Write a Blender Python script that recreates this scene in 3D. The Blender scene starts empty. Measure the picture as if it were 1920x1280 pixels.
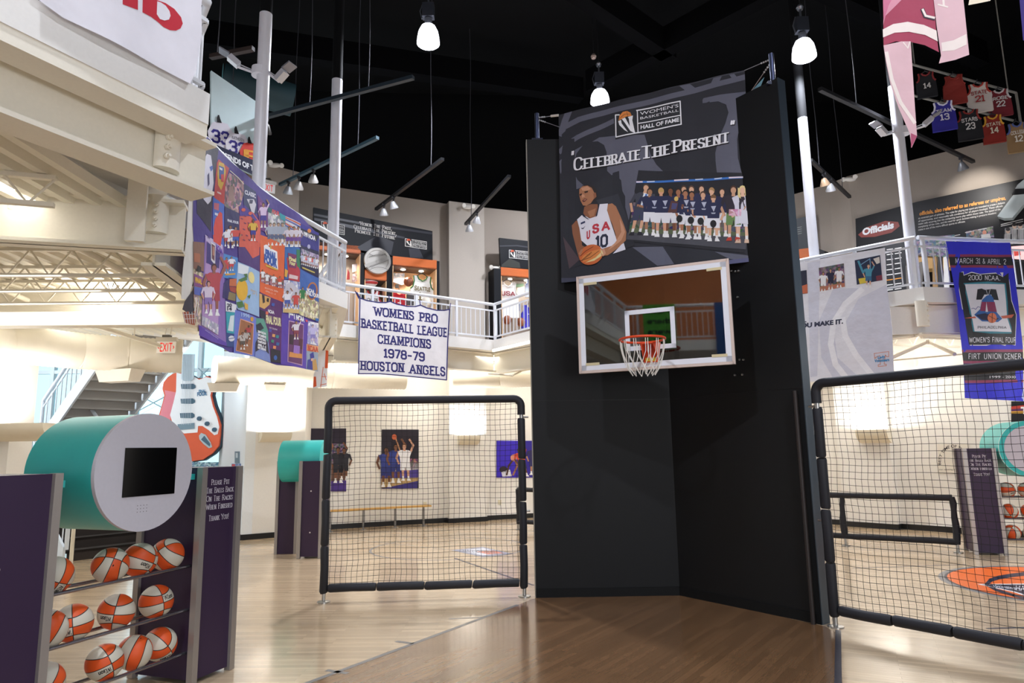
import bpy, math, random
import numpy as np
from mathutils import Vector, Matrix
from mathutils.geometry import tessellate_polygon
random.seed(7)
SC = bpy.context.scene
COL = SC.collection
# ---------------------------------------------------------------- camera
EYE = 1.75
F = 1280.0
TILT, ROLL = math.radians(8.94), math.radians(0.915)
cw = Vector((0, math.cos(TILT), math.sin(TILT)))
u0 = Vector((0, -math.sin(TILT), math.cos(TILT)))
r0 = Vector((1, 0, 0))
cr = r0 * math.cos(ROLL) - u0 * math.sin(ROLL)
cu = u0 * math.cos(ROLL) + r0 * math.sin(ROLL)
CAM = Vector((0, 0, EYE))
cd = bpy.data.cameras.new('camera')
cam = bpy.data.objects.new('camera', cd)
COL.objects.link(cam)
cd.sensor_width = 36
cd.lens = F / 1920 * 36
cd.clip_start = .05
cd.clip_end = 200
cam.matrix_world = Matrix(((cr.x, cu.x, -cw.x, 0), (cr.y, cu.y, -cw.y, 0), (cr.z, cu.z, -cw.z, EYE), (0, 0, 0, 1)))
SC.camera = cam
# ---------------------------------------------------------------- world, lights, exposure
SC.view_settings.view_transform = 'Standard'
SC.view_settings.look = 'None'
SC.view_settings.gamma = 1
SC.view_settings.exposure = 0.0
SC.view_settings.use_curve_mapping = False
wd = bpy.data.worlds.new('world')
SC.world = wd
wd.use_nodes = True
bg = wd.node_tree.nodes['Background']
bg.inputs[0].default_value = (.80, .88, 1, 1)
bg.inputs[1].default_value = .50
def light(kind, name, loc, power, col=(1, 1, 1), to=None, **k):
    d = bpy.data.lights.new(name, kind)
    d.energy = power
    d.color = col
    for a, b in k.items():
        setattr(d, a, b)
    o = bpy.data.objects.new(name, d)
    COL.objects.link(o)
    o.location = loc
    if to is not None:
        o.rotation_euler = (Vector(to) - Vector(loc)).to_track_quat('-Z', 'Y').to_euler()
    return o
WARM = (1, .968, .92)
COOL = (.86, .90, 1)
# unseen downward area lights added under the gallery decks as fill
def strips(loc, p, sx, sy, rz=0, col=WARM):
    o = light('AREA', 'strip_light', loc, p, col, shape='RECTANGLE', size=sx, size_y=sy)
    o.rotation_euler = (0, 0, rz)
strips((-6.0, 8.0, 3.62), 80, 2.6, 3.0)
# fill light added behind the photographer for the beams and racks
light('AREA', 'front_fill', (4.5, -5.5, 2.3), 280, (.95, .97, 1), to=(-2.6, 4.5, 3.4), shape='RECTANGLE', size=4.5, size_y=2.6)
# cool fill added for stairs and guitar; the wall there has no window
light('AREA', 'stair_fill', (-12.6, 13.6, 3.6), 400, (.88, .95, 1), to=(-7.5, 15.6, 2.6), shape='RECTANGLE', size=3.4, size_y=5)
strips((-6.4, 13.9, 3.9), 45, .8, .8, 0, (.86, .94, 1))
# unseen fill added so the rear gallery shows in the backboard glass
light('AREA', 'rear_gallery_fill', (-1.2, .4, 8.4), 260, (1, .95, .88), to=(-3.6, -4.2, 5.6), shape='RECTANGLE', size=1.5, size_y=.4)
strips((-2.0, 15.7, 3.9), 62, 4.0, .7, .35)
strips((1.8, 16.0, 3.9), 90, 2.6, 1.5, 0)
strips((7.4, 13.2, 3.9), 42, 2.6, 1.4, -.75)
strips((10.5, 9.5, 3.9), 115, 2.5, 2.5, -.75)
strips((6.0, 15.0, 3.9), 42, 1.8, 1.0, -.75)
# ---------------------------------------------------------------- pixel helpers (measuring the photograph)
def ray(px, py):
    return cr * ((px - 960) / F) + cu * ((640 - py) / F) + cw
def atz(px, py, z):
    d = ray(px, py)
    return CAM + d * ((z - EYE) / d.z)
def aty(px, py, y):
    d = ray(px, py)
    return CAM + d * (y / d.y)
def vplane(a, b):
    """vertical plane through two plan points, normal towards the camera"""
    a, b = Vector((a[0], a[1], 0)), Vector((b[0], b[1], 0))
    t = (b - a).normalized()
    n = Vector((t.y, -t.x, 0))
    if n.dot(Vector((0, 0, 0)) - a) < 0:
        n = -n
    return a, n
def onpl(px, py, pl, off=0.0):
    p0, n = pl
    d = ray(px, py)
    return CAM + d * (((p0 + n * off) - CAM).dot(n) / d.dot(n))
# ---------------------------------------------------------------- materials
def lin(h):
    c = [int(h[i:i + 2], 16) / 255 for i in (0, 2, 4)]
    return tuple(x / 12.92 if x <= .04045 else ((x + .055) / 1.055) ** 2.4 for x in c) + (1,)
_mats = {}
def M(h, rough=.6, metal=0.0, kind='plain', strength=0.0, spec=.5, ior=1.5):
    key = (h, rough, metal, kind, strength, spec, ior)
    if key in _mats:
        return _mats[key]
    m = bpy.data.materials.new(kind + '_' + h)
    m.use_nodes = True
    nt = m.node_tree
    N, L = nt.nodes, nt.links
    b = N['Principled BSDF']
    c = lin(h)
    b.inputs['Base Color'].default_value = c
    b.inputs['Roughness'].default_value = rough
    b.inputs['Metallic'].default_value = metal
    b.inputs['Specular IOR Level'].default_value = spec
    tc = N.new('ShaderNodeTexCoord')
    def mixnoise(scale, amt, detail=3):
        nz = N.new('ShaderNodeTexNoise')
        nz.inputs['Scale'].default_value = scale
        nz.inputs['Detail'].default_value = detail
        L.new(tc.outputs['Object'], nz.inputs['Vector'])
        hs = N.new('ShaderNodeHueSaturation')
        hs.inputs['Color'].default_value = c
        mr = N.new('ShaderNodeMapRange')
        mr.inputs['To Min'].default_value = 1 - amt
        mr.inputs['To Max'].default_value = 1 + amt
        L.new(nz.outputs['Fac'], mr.inputs['Value'])
        L.new(mr.outputs[0], hs.inputs['Value'])
        L.new(hs.outputs[0], b.inputs['Base Color'])
        return nz
    def bump(nz, st, dist=.01):
        bp = N.new('ShaderNodeBump')
        bp.inputs['Strength'].default_value = st
        bp.inputs['Distance'].default_value = dist
        L.new(nz.outputs['Fac'], bp.inputs['Height'])
        L.new(bp.outputs[0], b.inputs['Normal'])
    if kind == 'plain':
        mixnoise(6, .05)
    elif kind == 'paint':
        nz = mixnoise(40, .04)
        bump(nz, .08, .004)
    elif kind == 'fabric':
        nz = mixnoise(5, .10)
        bump(nz, .35, .03)
    elif kind == 'board':
        nz = mixnoise(9, .22, 6)
        bump(nz, .05)
    elif kind == 'crowd':
        vo = N.new('ShaderNodeTexVoronoi')
        vo.inputs['Scale'].default_value = 22
        L.new(tc.outputs['Object'], vo.inputs['Vector'])
        rp = N.new('ShaderNodeValToRGB')
        e = rp.color_ramp.elements
        e[0].color = c
        e[0].position = .35
        e[1].color = tuple(min(1, q * 4 + .05) for q in c[:3]) + (1,)
        sp = N.new('ShaderNodeSeparateColor')
        L.new(vo.outputs['Color'], sp.inputs[0])
        L.new(sp.outputs[0], rp.inputs[0])
        mx = N.new('ShaderNodeMix')
        mx.data_type = 'RGBA'
        mx.inputs[0].default_value = .12
        L.new(rp.outputs[0], mx.inputs[6])
        L.new(vo.outputs['Color'], mx.inputs[7])
        L.new(mx.outputs[2], b.inputs['Base Color'])
    elif kind == 'wood':
        mp = N.new('ShaderNodeMapping')
        mp.inputs['Scale'].default_value = (3, 3, 30)
        L.new(tc.outputs['Object'], mp.inputs[0])
        nz = mixnoise(2, .12, 5)
        L.new(mp.outputs[0], nz.inputs['Vector'])
    elif kind == 'emit':
        b.inputs['Emission Color'].default_value = c
        b.inputs['Emission Strength'].default_value = strength
    elif kind == 'glass':
        b.inputs['Transmission Weight'].default_value = 1
        b.inputs['IOR'].default_value = 1.5
    elif kind == 'pane':
        N.remove(b)
        tr = N.new('ShaderNodeBsdfTransparent')
        tr.inputs[0].default_value = c
        gl = N.new('ShaderNodeBsdfGlossy')
        gl.inputs['Roughness'].default_value = .03
        fr = N.new('ShaderNodeFresnel')
        fr.inputs[0].default_value = ior
        mx = N.new('ShaderNodeMixShader')
        L.new(fr.outputs[0], mx.inputs[0])
        L.new(tr.outputs[0], mx.inputs[1])
        L.new(gl.outputs[0], mx.inputs[2])
        L.new(mx.outputs[0], N['Material Output'].inputs[0])
    _mats[key] = m
    return m
def plank_mat(name, ang, h):
    m = bpy.data.materials.new(name)
    m.use_nodes = True
    nt = m.node_tree
    N, L = nt.nodes, nt.links
    b = N['Principled BSDF']
    tc = N.new('ShaderNodeTexCoord')
    mp = N.new('ShaderNodeMapping')
    mp.inputs['Rotation'].default_value = (0, 0, -ang)
    L.new(tc.outputs['Object'], mp.inputs[0])
    br = N.new('ShaderNodeTexBrick')
    br.inputs['Scale'].default_value = 1
    br.inputs['Brick Width'].default_value = .9
    br.inputs['Row Height'].default_value = .057
    br.inputs['Mortar Size'].default_value = .0012
    br.inputs['Mortar Smooth'].default_value = .3
    br.offset = .37
    c = lin(h)
    br.inputs['Color1'].default_value = c
    br.inputs['Color2'].default_value = tuple(x * .74 for x in c[:3]) + (1,)
    br.inputs['Mortar'].default_value = tuple(x * .5 for x in c[:3]) + (1,)
    L.new(mp.outputs[0], br.inputs['Vector'])
    nz = N.new('ShaderNodeTexNoise')
    mp2 = N.new('ShaderNodeMapping')
    mp2.inputs['Scale'].default_value = (1.2, 22, 1)
    L.new(mp.outputs[0], mp2.inputs[0])
    L.new(mp2.outputs[0], nz.inputs['Vector'])
    nz.inputs['Detail'].default_value = 5
    mx = N.new('ShaderNodeMix')
    mx.data_type = 'RGBA'
    mx.blend_type = 'MULTIPLY'
    mx.inputs[0].default_value = .5
    rp = N.new('ShaderNodeValToRGB')
    rp.color_ramp.elements[0].position = .3
    rp.color_ramp.elements[0].color = (.72, .66, .58, 1)
    rp.color_ramp.elements[1].position = .65
    L.new(nz.outputs['Fac'], rp.inputs[0])
    L.new(br.outputs['Color'], mx.inputs[6])
    L.new(rp.outputs[0], mx.inputs[7])
    L.new(mx.outputs[2], b.inputs['Base Color'])
    nr = N.new('ShaderNodeTexNoise')
    nr.inputs['Scale'].default_value = 1.4
    L.new(mp.outputs[0], nr.inputs['Vector'])
    mr = N.new('ShaderNodeMapRange')
    mr.inputs['To Min'].default_value = .13
    mr.inputs['To Max'].default_value = .26
    L.new(nr.outputs['Fac'], mr.inputs['Value'])
    L.new(mr.outputs[0], b.inputs['Roughness'])
    bp = N.new('ShaderNodeBump')
    bp.inputs['Strength'].default_value = .12
    bp.inputs['Distance'].default_value = .002
    L.new(br.outputs['Fac'], bp.inputs['Height'])
    bp.invert = True
    L.new(bp.outputs[0], b.inputs['Normal'])
    b.inputs['Coat Weight'].default_value = .35
    b.inputs['Coat Roughness'].default_value = .10
    return m
def ball_mat(h1, h2, seam):
    m = bpy.data.materials.new('basketball_panels')
    m.use_nodes = True
    nt = m.node_tree
    N, L = nt.nodes, nt.links
    b = N['Principled BSDF']
    b.inputs['Roughness'].default_value = .5
    tc = N.new('ShaderNodeTexCoord')
    nv = N.new('ShaderNodeVectorMath')
    nv.operation = 'NORMALIZE'
    L.new(tc.outputs['Object'], nv.inputs[0])
    sp = N.new('ShaderNodeSeparateXYZ')
    L.new(nv.outputs[0], sp.inputs[0])
    def mt(op, a, c=None):
        n = N.new('ShaderNodeMath')
        n.operation = op
        for i, q in enumerate((a, c)):
            if q is None:
                continue
            if isinstance(q, (int, float)):
                n.inputs[i].default_value = q
            else:
                L.new(q, n.inputs[i])
        return n.outputs[0]
    x, y, z = sp.outputs
    ax = mt('ABSOLUTE', x)
    g = mt('SUBTRACT', ax, mt('ADD', mt('MULTIPLY', mt('MULTIPLY', z, z), .34), .46))
    par = mt('MULTIPLY', mt('MULTIPLY', x, z), g)
    isw = mt('GREATER_THAN', par, 0)
    mx = N.new('ShaderNodeMix')
    mx.data_type = 'RGBA'
    L.new(isw, mx.inputs[0])
    mx.inputs[6].default_value = lin(h1)
    mx.inputs[7].default_value = lin(h2)
    d = mt('MINIMUM', mt('MINIMUM', ax, mt('ABSOLUTE', z)), mt('MULTIPLY', mt('ABSOLUTE', g), .9))
    sm = mt('LESS_THAN', d, .022)
    m2 = N.new('ShaderNodeMix')
    m2.data_type = 'RGBA'
    L.new(sm, m2.inputs[0])
    L.new(mx.outputs[2], m2.inputs[6])
    m2.inputs[7].default_value = lin(seam)
    L.new(m2.outputs[2], b.inputs['Base Color'])
    vo = N.new('ShaderNodeTexVoronoi')
    vo.inputs['Scale'].default_value = 260
    L.new(tc.outputs['Object'], vo.inputs['Vector'])
    bp = N.new('ShaderNodeBump')
    bp.inputs['Strength'].default_value = .15
    bp.inputs['Distance'].default_value = .002
    L.new(vo.outputs['Distance'], bp.inputs['Height'])
    L.new(bp.outputs[0], b.inputs['Normal'])
    return m
# ---------------------------------------------------------------- tagging and mesh building
def tag(o, label=None, cat=None, group=None, kind=None):
    if label: o['label'] = label
    if cat: o['category'] = cat
    if group: o['group'] = group
    if kind: o['kind'] = kind
    return o
BASE = {}
def thing(name, base, label, cat, group=None):
    o = bpy.data.objects.new(name, None)
    COL.objects.link(o)
    o.location = base
    o.empty_display_size = .1
    BASE[o.name] = Vector(base)
    return tag(o, label, cat, group)
V = Vector
class MB:
    def __init__(s):
        s.v, s.f, s.i, s.m = [], [], [], []
    def mi(s, mat):
        if mat not in s.m:
            s.m.append(mat)
        return s.m.index(mat)
    def add(s, vs, fs, mat):
        n = len(s.v)
        s.v += [V(p) for p in vs]
        k = s.mi(mat)
        for f in fs:
            s.f.append([n + q for q in f])
            s.i.append(k)
        return s
    def poly(s, vs, mat):
        return s.add(vs, [list(range(len(vs)))], mat)
    def box(s, c, sz, mat, rz=0.0):
        c = V(c)
        R = Matrix.Rotation(rz, 3, 'Z')
        vs = [c + R @ V((a * sz[0] / 2, b * sz[1] / 2, d * sz[2] / 2)) for a, b, d in
              ((-1, -1, -1), (1, -1, -1), (1, 1, -1), (-1, 1, -1), (-1, -1, 1), (1, -1, 1), (1, 1, 1), (-1, 1, 1))]
        return s.add(vs, [(3, 2, 1, 0), (4, 5, 6, 7), (0, 1, 5, 4), (1, 2, 6, 5), (2, 3, 7, 6), (3, 0, 4, 7)], mat)
    def bar(s, p, q, w, h, mat, up=(0, 0, 1)):
        p, q = V(p), V(q)
        d = (q - p).normalized()
        up = V(up)
        if abs(d.dot(up)) > .98:
            up = V((1, 0, 0))
        x = d.cross(up).normalized() * (w / 2)
        z = x.cross(d).normalized() * (h / 2)
        vs = [p - x - z, p + x - z, p + x + z, p - x + z, q - x - z, q + x - z, q + x + z, q - x + z]
        return s.add(vs, [(0, 1, 2, 3), (7, 6, 5, 4), (0, 4, 5, 1), (1, 5, 6, 2), (2, 6, 7, 3), (3, 7, 4, 0)], mat)
    def tube(s, pts, r, mat, n=10, closed=False, caps=True):
        pts = [V(p) for p in pts]
        m = len(pts)
        rs = r if isinstance(r, (list, tuple)) else [r] * m
        vs, fs = [], []
        prev = None
        for k, p in enumerate(pts):
            if closed:
                d = pts[(k + 1) % m] - pts[k - 1]
            else:
                d = pts[min(k + 1, m - 1)] - pts[max(k - 1, 0)]
            d.normalize()
            if prev is None:
                a = V((0, 0, 1)) if abs(d.z) < .9 else V((1, 0, 0))
                x = d.cross(a).normalized()
            else:
                x = (prev - d * prev.dot(d)).normalized()
            prev = x
            y = d.cross(x)
            for j in range(n):
                t = 2 * math.pi * j / n
                vs.append(p + (x * math.cos(t) + y * math.sin(t)) * rs[k])
        for k in range(m if closed else m - 1):
            for j in range(n):
                a, b = k * n + j, k * n + (j + 1) % n
                c, d = ((k + 1) % m) * n + (j + 1) % n, ((k + 1) % m) * n + j
                fs.append((a, b, c, d))
        if caps and not closed:
            fs.append(tuple(range(n - 1, -1, -1)))
            fs.append(tuple((m - 1) * n + j for j in range(n)))
        return s.add(vs, fs, mat)
    def lathe(s, prof, c, mat, n=20, axis=(0, 0, 1)):
        c = V(c)
        q = V((0, 0, 1)).rotation_difference(V(axis).normalized())
        vs, fs = [], []
        for r, z in prof:
            for j in range(n):
                t = 2 * math.pi * j / n
                vs.append(c + q @ V((r * math.cos(t), r * math.sin(t), z)))
        for k in range(len(prof) - 1):
            for j in range(n):
                fs.append((k * n + j, k * n + (j + 1) % n, (k + 1) * n + (j + 1) % n, (k + 1) * n + j))
        if prof[0][0] > 1e-4: fs.append(tuple(range(n - 1, -1, -1)))
        if prof[-1][0] > 1e-4: fs.append(tuple((len(prof) - 1) * n + j for j in range(n)))
        return s.add(vs, fs, mat)
    def ball(s, c, r, mat, nu=24, nv=14):
        rr = r if isinstance(r, (tuple, list)) else (r, r, r)
        c = V(c)
        vs, fs = [], []
        for k in range(nv + 1):
            p = math.pi * k / nv
            for j in range(nu):
                t = 2 * math.pi * j / nu
                vs.append(c + V((math.sin(p) * math.cos(t) * rr[0], math.sin(p) * math.sin(t) * rr[1], -math.cos(p) * rr[2])))
        for k in range(nv):
            for j in range(nu):
                fs.append((k * nu + j, k * nu + (j + 1) % nu, (k + 1) * nu + (j + 1) % nu, (k + 1) * nu + j))
        return s.add(vs, fs, mat)
    def prism(s, pts, vec, mat, side=None):
        pts = [V(p) for p in pts]
        vec = V(vec)
        n = len(pts)
        s.add(pts, [list(range(n))], mat)
        s.add([p + vec for p in pts], [list(range(n - 1, -1, -1))], mat)
        vs = pts + [p + vec for p in pts]
        return s.add(vs, [(j, (j + 1) % n, n + (j + 1) % n, n + j) for j in range(n)], side or mat)
    def build(s, name, parent=None, label=None):
        me = bpy.data.meshes.new(name)
        if parent is None:
            xs = [p.x for p in s.v]; ys = [p.y for p in s.v]; zs = [p.z for p in s.v]
            base = V(((min(xs) + max(xs)) / 2, (min(ys) + max(ys)) / 2, min(zs)))
        else:
            base = BASE[parent.name]
        me.from_pydata([tuple(p - base) for p in s.v], [], s.f)
        for m in s.m:
            me.materials.append(m)
        me.polygons.foreach_set('material_index', s.i)
        me.polygons.foreach_set('use_smooth', [True] * len(s.f))
        me.update()
        try:
            me.set_sharp_from_angle(angle=math.radians(38))
        except Exception:
            pass
        o = bpy.data.objects.new(name, me)
        COL.objects.link(o)
        if parent is None:
            o.location = base
        else:
            o.parent = parent
        BASE[o.name] = base
        if label: o['label'] = label
        return o
def struct(name, mb):
    return tag(mb.build(name), kind='structure')
# ---------------------------------------------------------------- lettering
GL = {
'A': (.80, [[(0, 0), (.4, 1), (.8, 0)], [(.15, .33), (.65, .33)]]),
'B': (.62, [[(.1, 0), (.1, 1)], [(.1, 1), (.45, 1), (.58, .88), (.58, .65), (.45, .53), (.1, .53)], [(.45, .53), (.62, .4), (.62, .13), (.48, 0), (.1, 0)]]),
'C': (.66, [[(.64, .72), (.62, .86), (.46, 1), (.18, 1), (0, .82), (0, .18), (.18, 0), (.46, 0), (.62, .14), (.64, .26)]]),
'D': (.70, [[(.1, 0), (.1, 1)], [(.1, 1), (.48, 1), (.68, .8), (.68, .2), (.48, 0), (.1, 0)]]),
'E': (.58, [[(.1, 0), (.1, 1)], [(.1, 1), (.56, 1)], [(.1, .52), (.46, .52)], [(.1, 0), (.58, 0)]]),
'F': (.55, [[(.1, 0), (.1, 1)], [(.1, 1), (.55, 1)], [(.1, .52), (.45, .52)]]),
'G': (.70, [[(.64, .78), (.6, .88), (.46, 1), (.18, 1), (0, .82), (0, .18), (.18, 0), (.48, 0), (.64, .12), (.64, .45), (.4, .45)]]),
'H': (.72, [[(.1, 0), (.1, 1)], [(.62, 0), (.62, 1)], [(.1, .52), (.62, .52)]]),
'I': (.28, [[(.14, 0), (.14, 1)]]),
'J': (.45, [[(.36, 1), (.36, .15), (.24, 0), (.1, 0), (0, .14)]]),
'K': (.70, [[(.1, 0), (.1, 1)], [(.62, 1), (.12, .45)], [(.28, .6), (.66, 0)]]),
'L': (.56, [[(.1, 0), (.1, 1)], [(.1, 0), (.56, 0)]]),
'M': (.92, [[(.08, 0), (.1, 1)], [(.1, 1), (.46, .15), (.82, 1)], [(.82, 1), (.84, 0)]]),
'N': (.74, [[(.1, 0), (.1, 1)], [(.1, 1), (.64, 0)], [(.64, 0), (.64, 1)]]),
'O': (.74, [[(.2, 0), (.54, 0), (.74, .2), (.74, .8), (.54, 1), (.2, 1), (0, .8), (0, .2), (.2, 0)]]),
'P': (.60, [[(.1, 0), (.1, 1)], [(.1, 1), (.46, 1), (.6, .88), (.6, .58), (.46, .46), (.1, .46)]]),
'R': (.66, [[(.1, 0), (.1, 1)], [(.1, 1), (.46, 1), (.58, .88), (.58, .62), (.46, .5), (.1, .5)], [(.38, .5), (.66, 0)]]),
'S': (.58, [[(.54, .76), (.52, .88), (.4, 1), (.14, 1), (.02, .88), (.02, .66), (.14, .55), (.44, .47), (.56, .35), (.56, .13), (.42, 0), (.14, 0), (.02, .13), (.0, .25)]]),
'T': (.66, [[(.33, 0), (.33, 1)], [(0, 1), (.66, 1)]]),
'U': (.72, [[(.1, 1), (.1, .16), (.24, 0), (.5, 0), (.64, .16), (.64, 1)]]),
'V': (.78, [[(0, 1), (.39, 0), (.78, 1)]]),
'W': (1.08, [[(0, 1), (.28, 0), (.54, .9), (.8, 0), (1.08, 1)]]),
'X': (.7, [[(0, 0), (.7, 1)], [(0, 1), (.7, 0)]]),
'Y': (.72, [[(0, 1), (.36, .48), (.72, 1)], [(.36, .48), (.36, 0)]]),
'0': (.60, [[(.15, 0), (.45, 0), (.6, .18), (.6, .82), (.45, 1), (.15, 1), (0, .82), (0, .18), (.15, 0)]]),
'1': (.36, [[(.02, .82), (.2, 1)], [(.2, 1), (.2, 0)], [(.02, 0), (.38, 0)]]),
'2': (.58, [[(0, .76), (.04, .9), (.16, 1), (.42, 1), (.56, .86), (.56, .62), (0, 0), (.58, 0)]]),
'3': (.58, [[(.02, .82), (.14, 1), (.44, 1), (.56, .88), (.56, .65), (.44, .53), (.24, .53)], [(.44, .53), (.58, .4), (.58, .14), (.44, 0), (.14, 0), (0, .16)]]),
'4': (.62, [[(.46, 0), (.46, 1), (0, .3), (.62, .3)]]),
'7': (.56, [[(0, 1), (.56, 1), (.2, 0)]]),
'8': (.58, [[(.16, .53), (.42, .53), (.58, .4), (.58, .13), (.44, 0), (.14, 0), (0, .13), (0, .4), (.16, .53), (.03, .66), (.03, .88), (.16, 1), (.42, 1), (.55, .88), (.55, .66), (.42, .53)]]),
'9': (.58, [[(.02, .14), (.14, 0), (.42, 0), (.56, .16), (.56, .84), (.42, 1), (.16, 1), (0, .86), (0, .6), (.14, .47), (.56, .47)]]),
'-': (.5, [[(.05, .45), (.45, .45)]]), '.': (.2, [[(.1, 0), (.1, .1)]]), ',': (.2, [[(.12, .1), (.04, -.16)]]),
'!': (.24, [[(.12, .32), (.12, 1)], [(.12, 0), (.12, .1)]]), "'": (.2, [[(.12, 1), (.06, .72)]]),
'"': (.4, [[(.1, 1), (.05, .78)], [(.3, 1), (.25, .78)]]), '&': (.7, [[(.66, .4), (.4, 0), (.15, 0), (0, .16), (.02, .36), (.4, .7), (.38, .92), (.24, 1), (.1, .9), (.12, .72), (.68, 0)]]),
' ': (.4, []),
}
def chaikin(p):
    if len(p) < 3:
        return p
    closed = p[0] == p[-1]
    for _ in range(2):
        q = [] if closed else [p[0]]
        for a, b in zip(p[:-1], p[1:]):
            q += [(a[0] * .75 + b[0] * .25, a[1] * .75 + b[1] * .25), (a[0] * .25 + b[0] * .75, a[1] * .25 + b[1] * .75)]
        if closed: q.append(q[0])
        else: q.append(p[-1])
        p = q
    return p
def stroke_text(txt, w=.13, serif=True, smooth=False, thin=1.0, gap=.2):
    """convex polygons in units of cap height; returns polygons and total width"""
    out = []
    x = 0.0
    for chn in txt:
        sc = 1.0
        c = chn
        if chn.islower():
            c = chn.upper(); sc = .78
        if c not in GL:
            c = ' '
        wd_, strokes = GL[c]
        ww = w
        for st in strokes:
            st = [tuple(q) for q in st]
            raw = st
            if smooth and c in 'BCDGJOPQRSU023689&':
                st = chaikin(st)
            P2 = [(x + a * sc, b * sc) for a, b in st]
            for a, b in zip(P2[:-1], P2[1:]):
                dx, dy = b[0] - a[0], b[1] - a[1]
                l = math.hypot(dx, dy) or 1e-6
                dx, dy = dx / l, dy / l
                k = ww * (thin + (1 - thin) * abs(dy)) / 2
                e = k * .55 if not (smooth and len(raw) > 2) else k * .2
                a2, b2 = (a[0] - dx * e, a[1] - dy * e), (b[0] + dx * e, b[1] + dy * e)
                out.append([(a2[0] + dy * k, a2[1] - dx * k), (b2[0] + dy * k, b2[1] - dx * k), (b2[0] - dy * k, b2[1] + dx * k), (a2[0] - dy * k, a2[1] + dx * k)])
            if serif and raw[0] != raw[-1]:
                for e, nb in ((raw[0], raw[1]), (raw[-1], raw[-2])):
                    dy = abs(e[1] - nb[1]); dx = abs(e[0] - nb[0])
                    if c not in "CGSJ0236789.,'!&\"-1" and dy > dx and (e[1] in (0, 1)):
                        X, Y = x + e[0] * sc, e[1] * sc
                        sw = ww * 1.25; sh = ww * .32 * (.5 + .5 * thin) 
                        out.append([(X - sw, Y - sh), (X + sw, Y - sh), (X + sw, Y + sh), (X - sw, Y + sh)])
        x += (wd_ + gap) * sc
    return out, max(x - gap, .01)
_tc = {}
def font_text(txt, bold=.0):
    """triangles of the built-in sans face in units of cap height"""
    if (txt, bold) in _tc:
        return _tc[(txt, bold)]
    cu_ = bpy.data.curves.new('lettering', 'FONT')
    cu_.body = txt
    cu_.offset = bold
    cu_.resolution_u = 3
    o = bpy.data.objects.new('lettering', cu_)
    COL.objects.link(o)
    dg = bpy.context.evaluated_depsgraph_get()
    me = bpy.data.meshes.new_from_object(o.evaluated_get(dg))
    vs = [(v.co.x / .70, v.co.y / .70) for v in me.vertices]
    tri = []
    for p in me.polygons:
        tri.append([vs[k] for k in p.vertices])
    bpy.data.objects.remove(o)
    bpy.data.curves.remove(cu_)
    bpy.data.meshes.remove(me)
    x0 = min((v[0] for v in vs), default=0)
    x1 = max((v[0] for v in vs), default=1)
    tri = [[(a - x0, b) for a, b in t] for t in tri]
    _tc[(txt, bold)] = (tri, x1 - x0)
    return _tc[(txt, bold)]
# ---------------------------------------------------------------- printed artwork traced in photo pixels, mapped onto its real surface
def clip(poly, x, keep_left):
    out = []
    n = len(poly)
    for k in range(n):
        a, b = poly[k], poly[(k + 1) % n]
        ia = (a[0] <= x) if keep_left else (a[0] >= x)
        ib = (b[0] <= x) if keep_left else (b[0] >= x)
        if ia: out.append(a)
        if ia != ib:
            t = (x - a[0]) / (b[0] - a[0])
            out.append((x, a[1] + t * (b[1] - a[1])))
    return out
def cut(poly, reg):
    """part of a convex polygon inside a convex region (either winding)"""
    ar = sum(a[0] * b[1] - b[0] * a[1] for a, b in zip(reg, reg[1:] + reg[:1]))
    sg = 1 if ar > 0 else -1
    for a, b in zip(reg, reg[1:] + reg[:1]):
        out = []
        side = lambda p: sg * ((b[0] - a[0]) * (p[1] - a[1]) - (b[1] - a[1]) * (p[0] - a[0]))
        for k in range(len(poly)):
            p, q = poly[k], poly[(k + 1) % len(poly)]
            u, w = side(p), side(q)
            if u >= 0: out.append(p)
            if (u >= 0) != (w >= 0):
                t = u / (u - w)
                out.append((p[0] + t * (q[0] - p[0]), p[1] + t * (q[1] - p[1])))
        poly = out
        if len(poly) < 3: return []
    return poly
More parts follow.
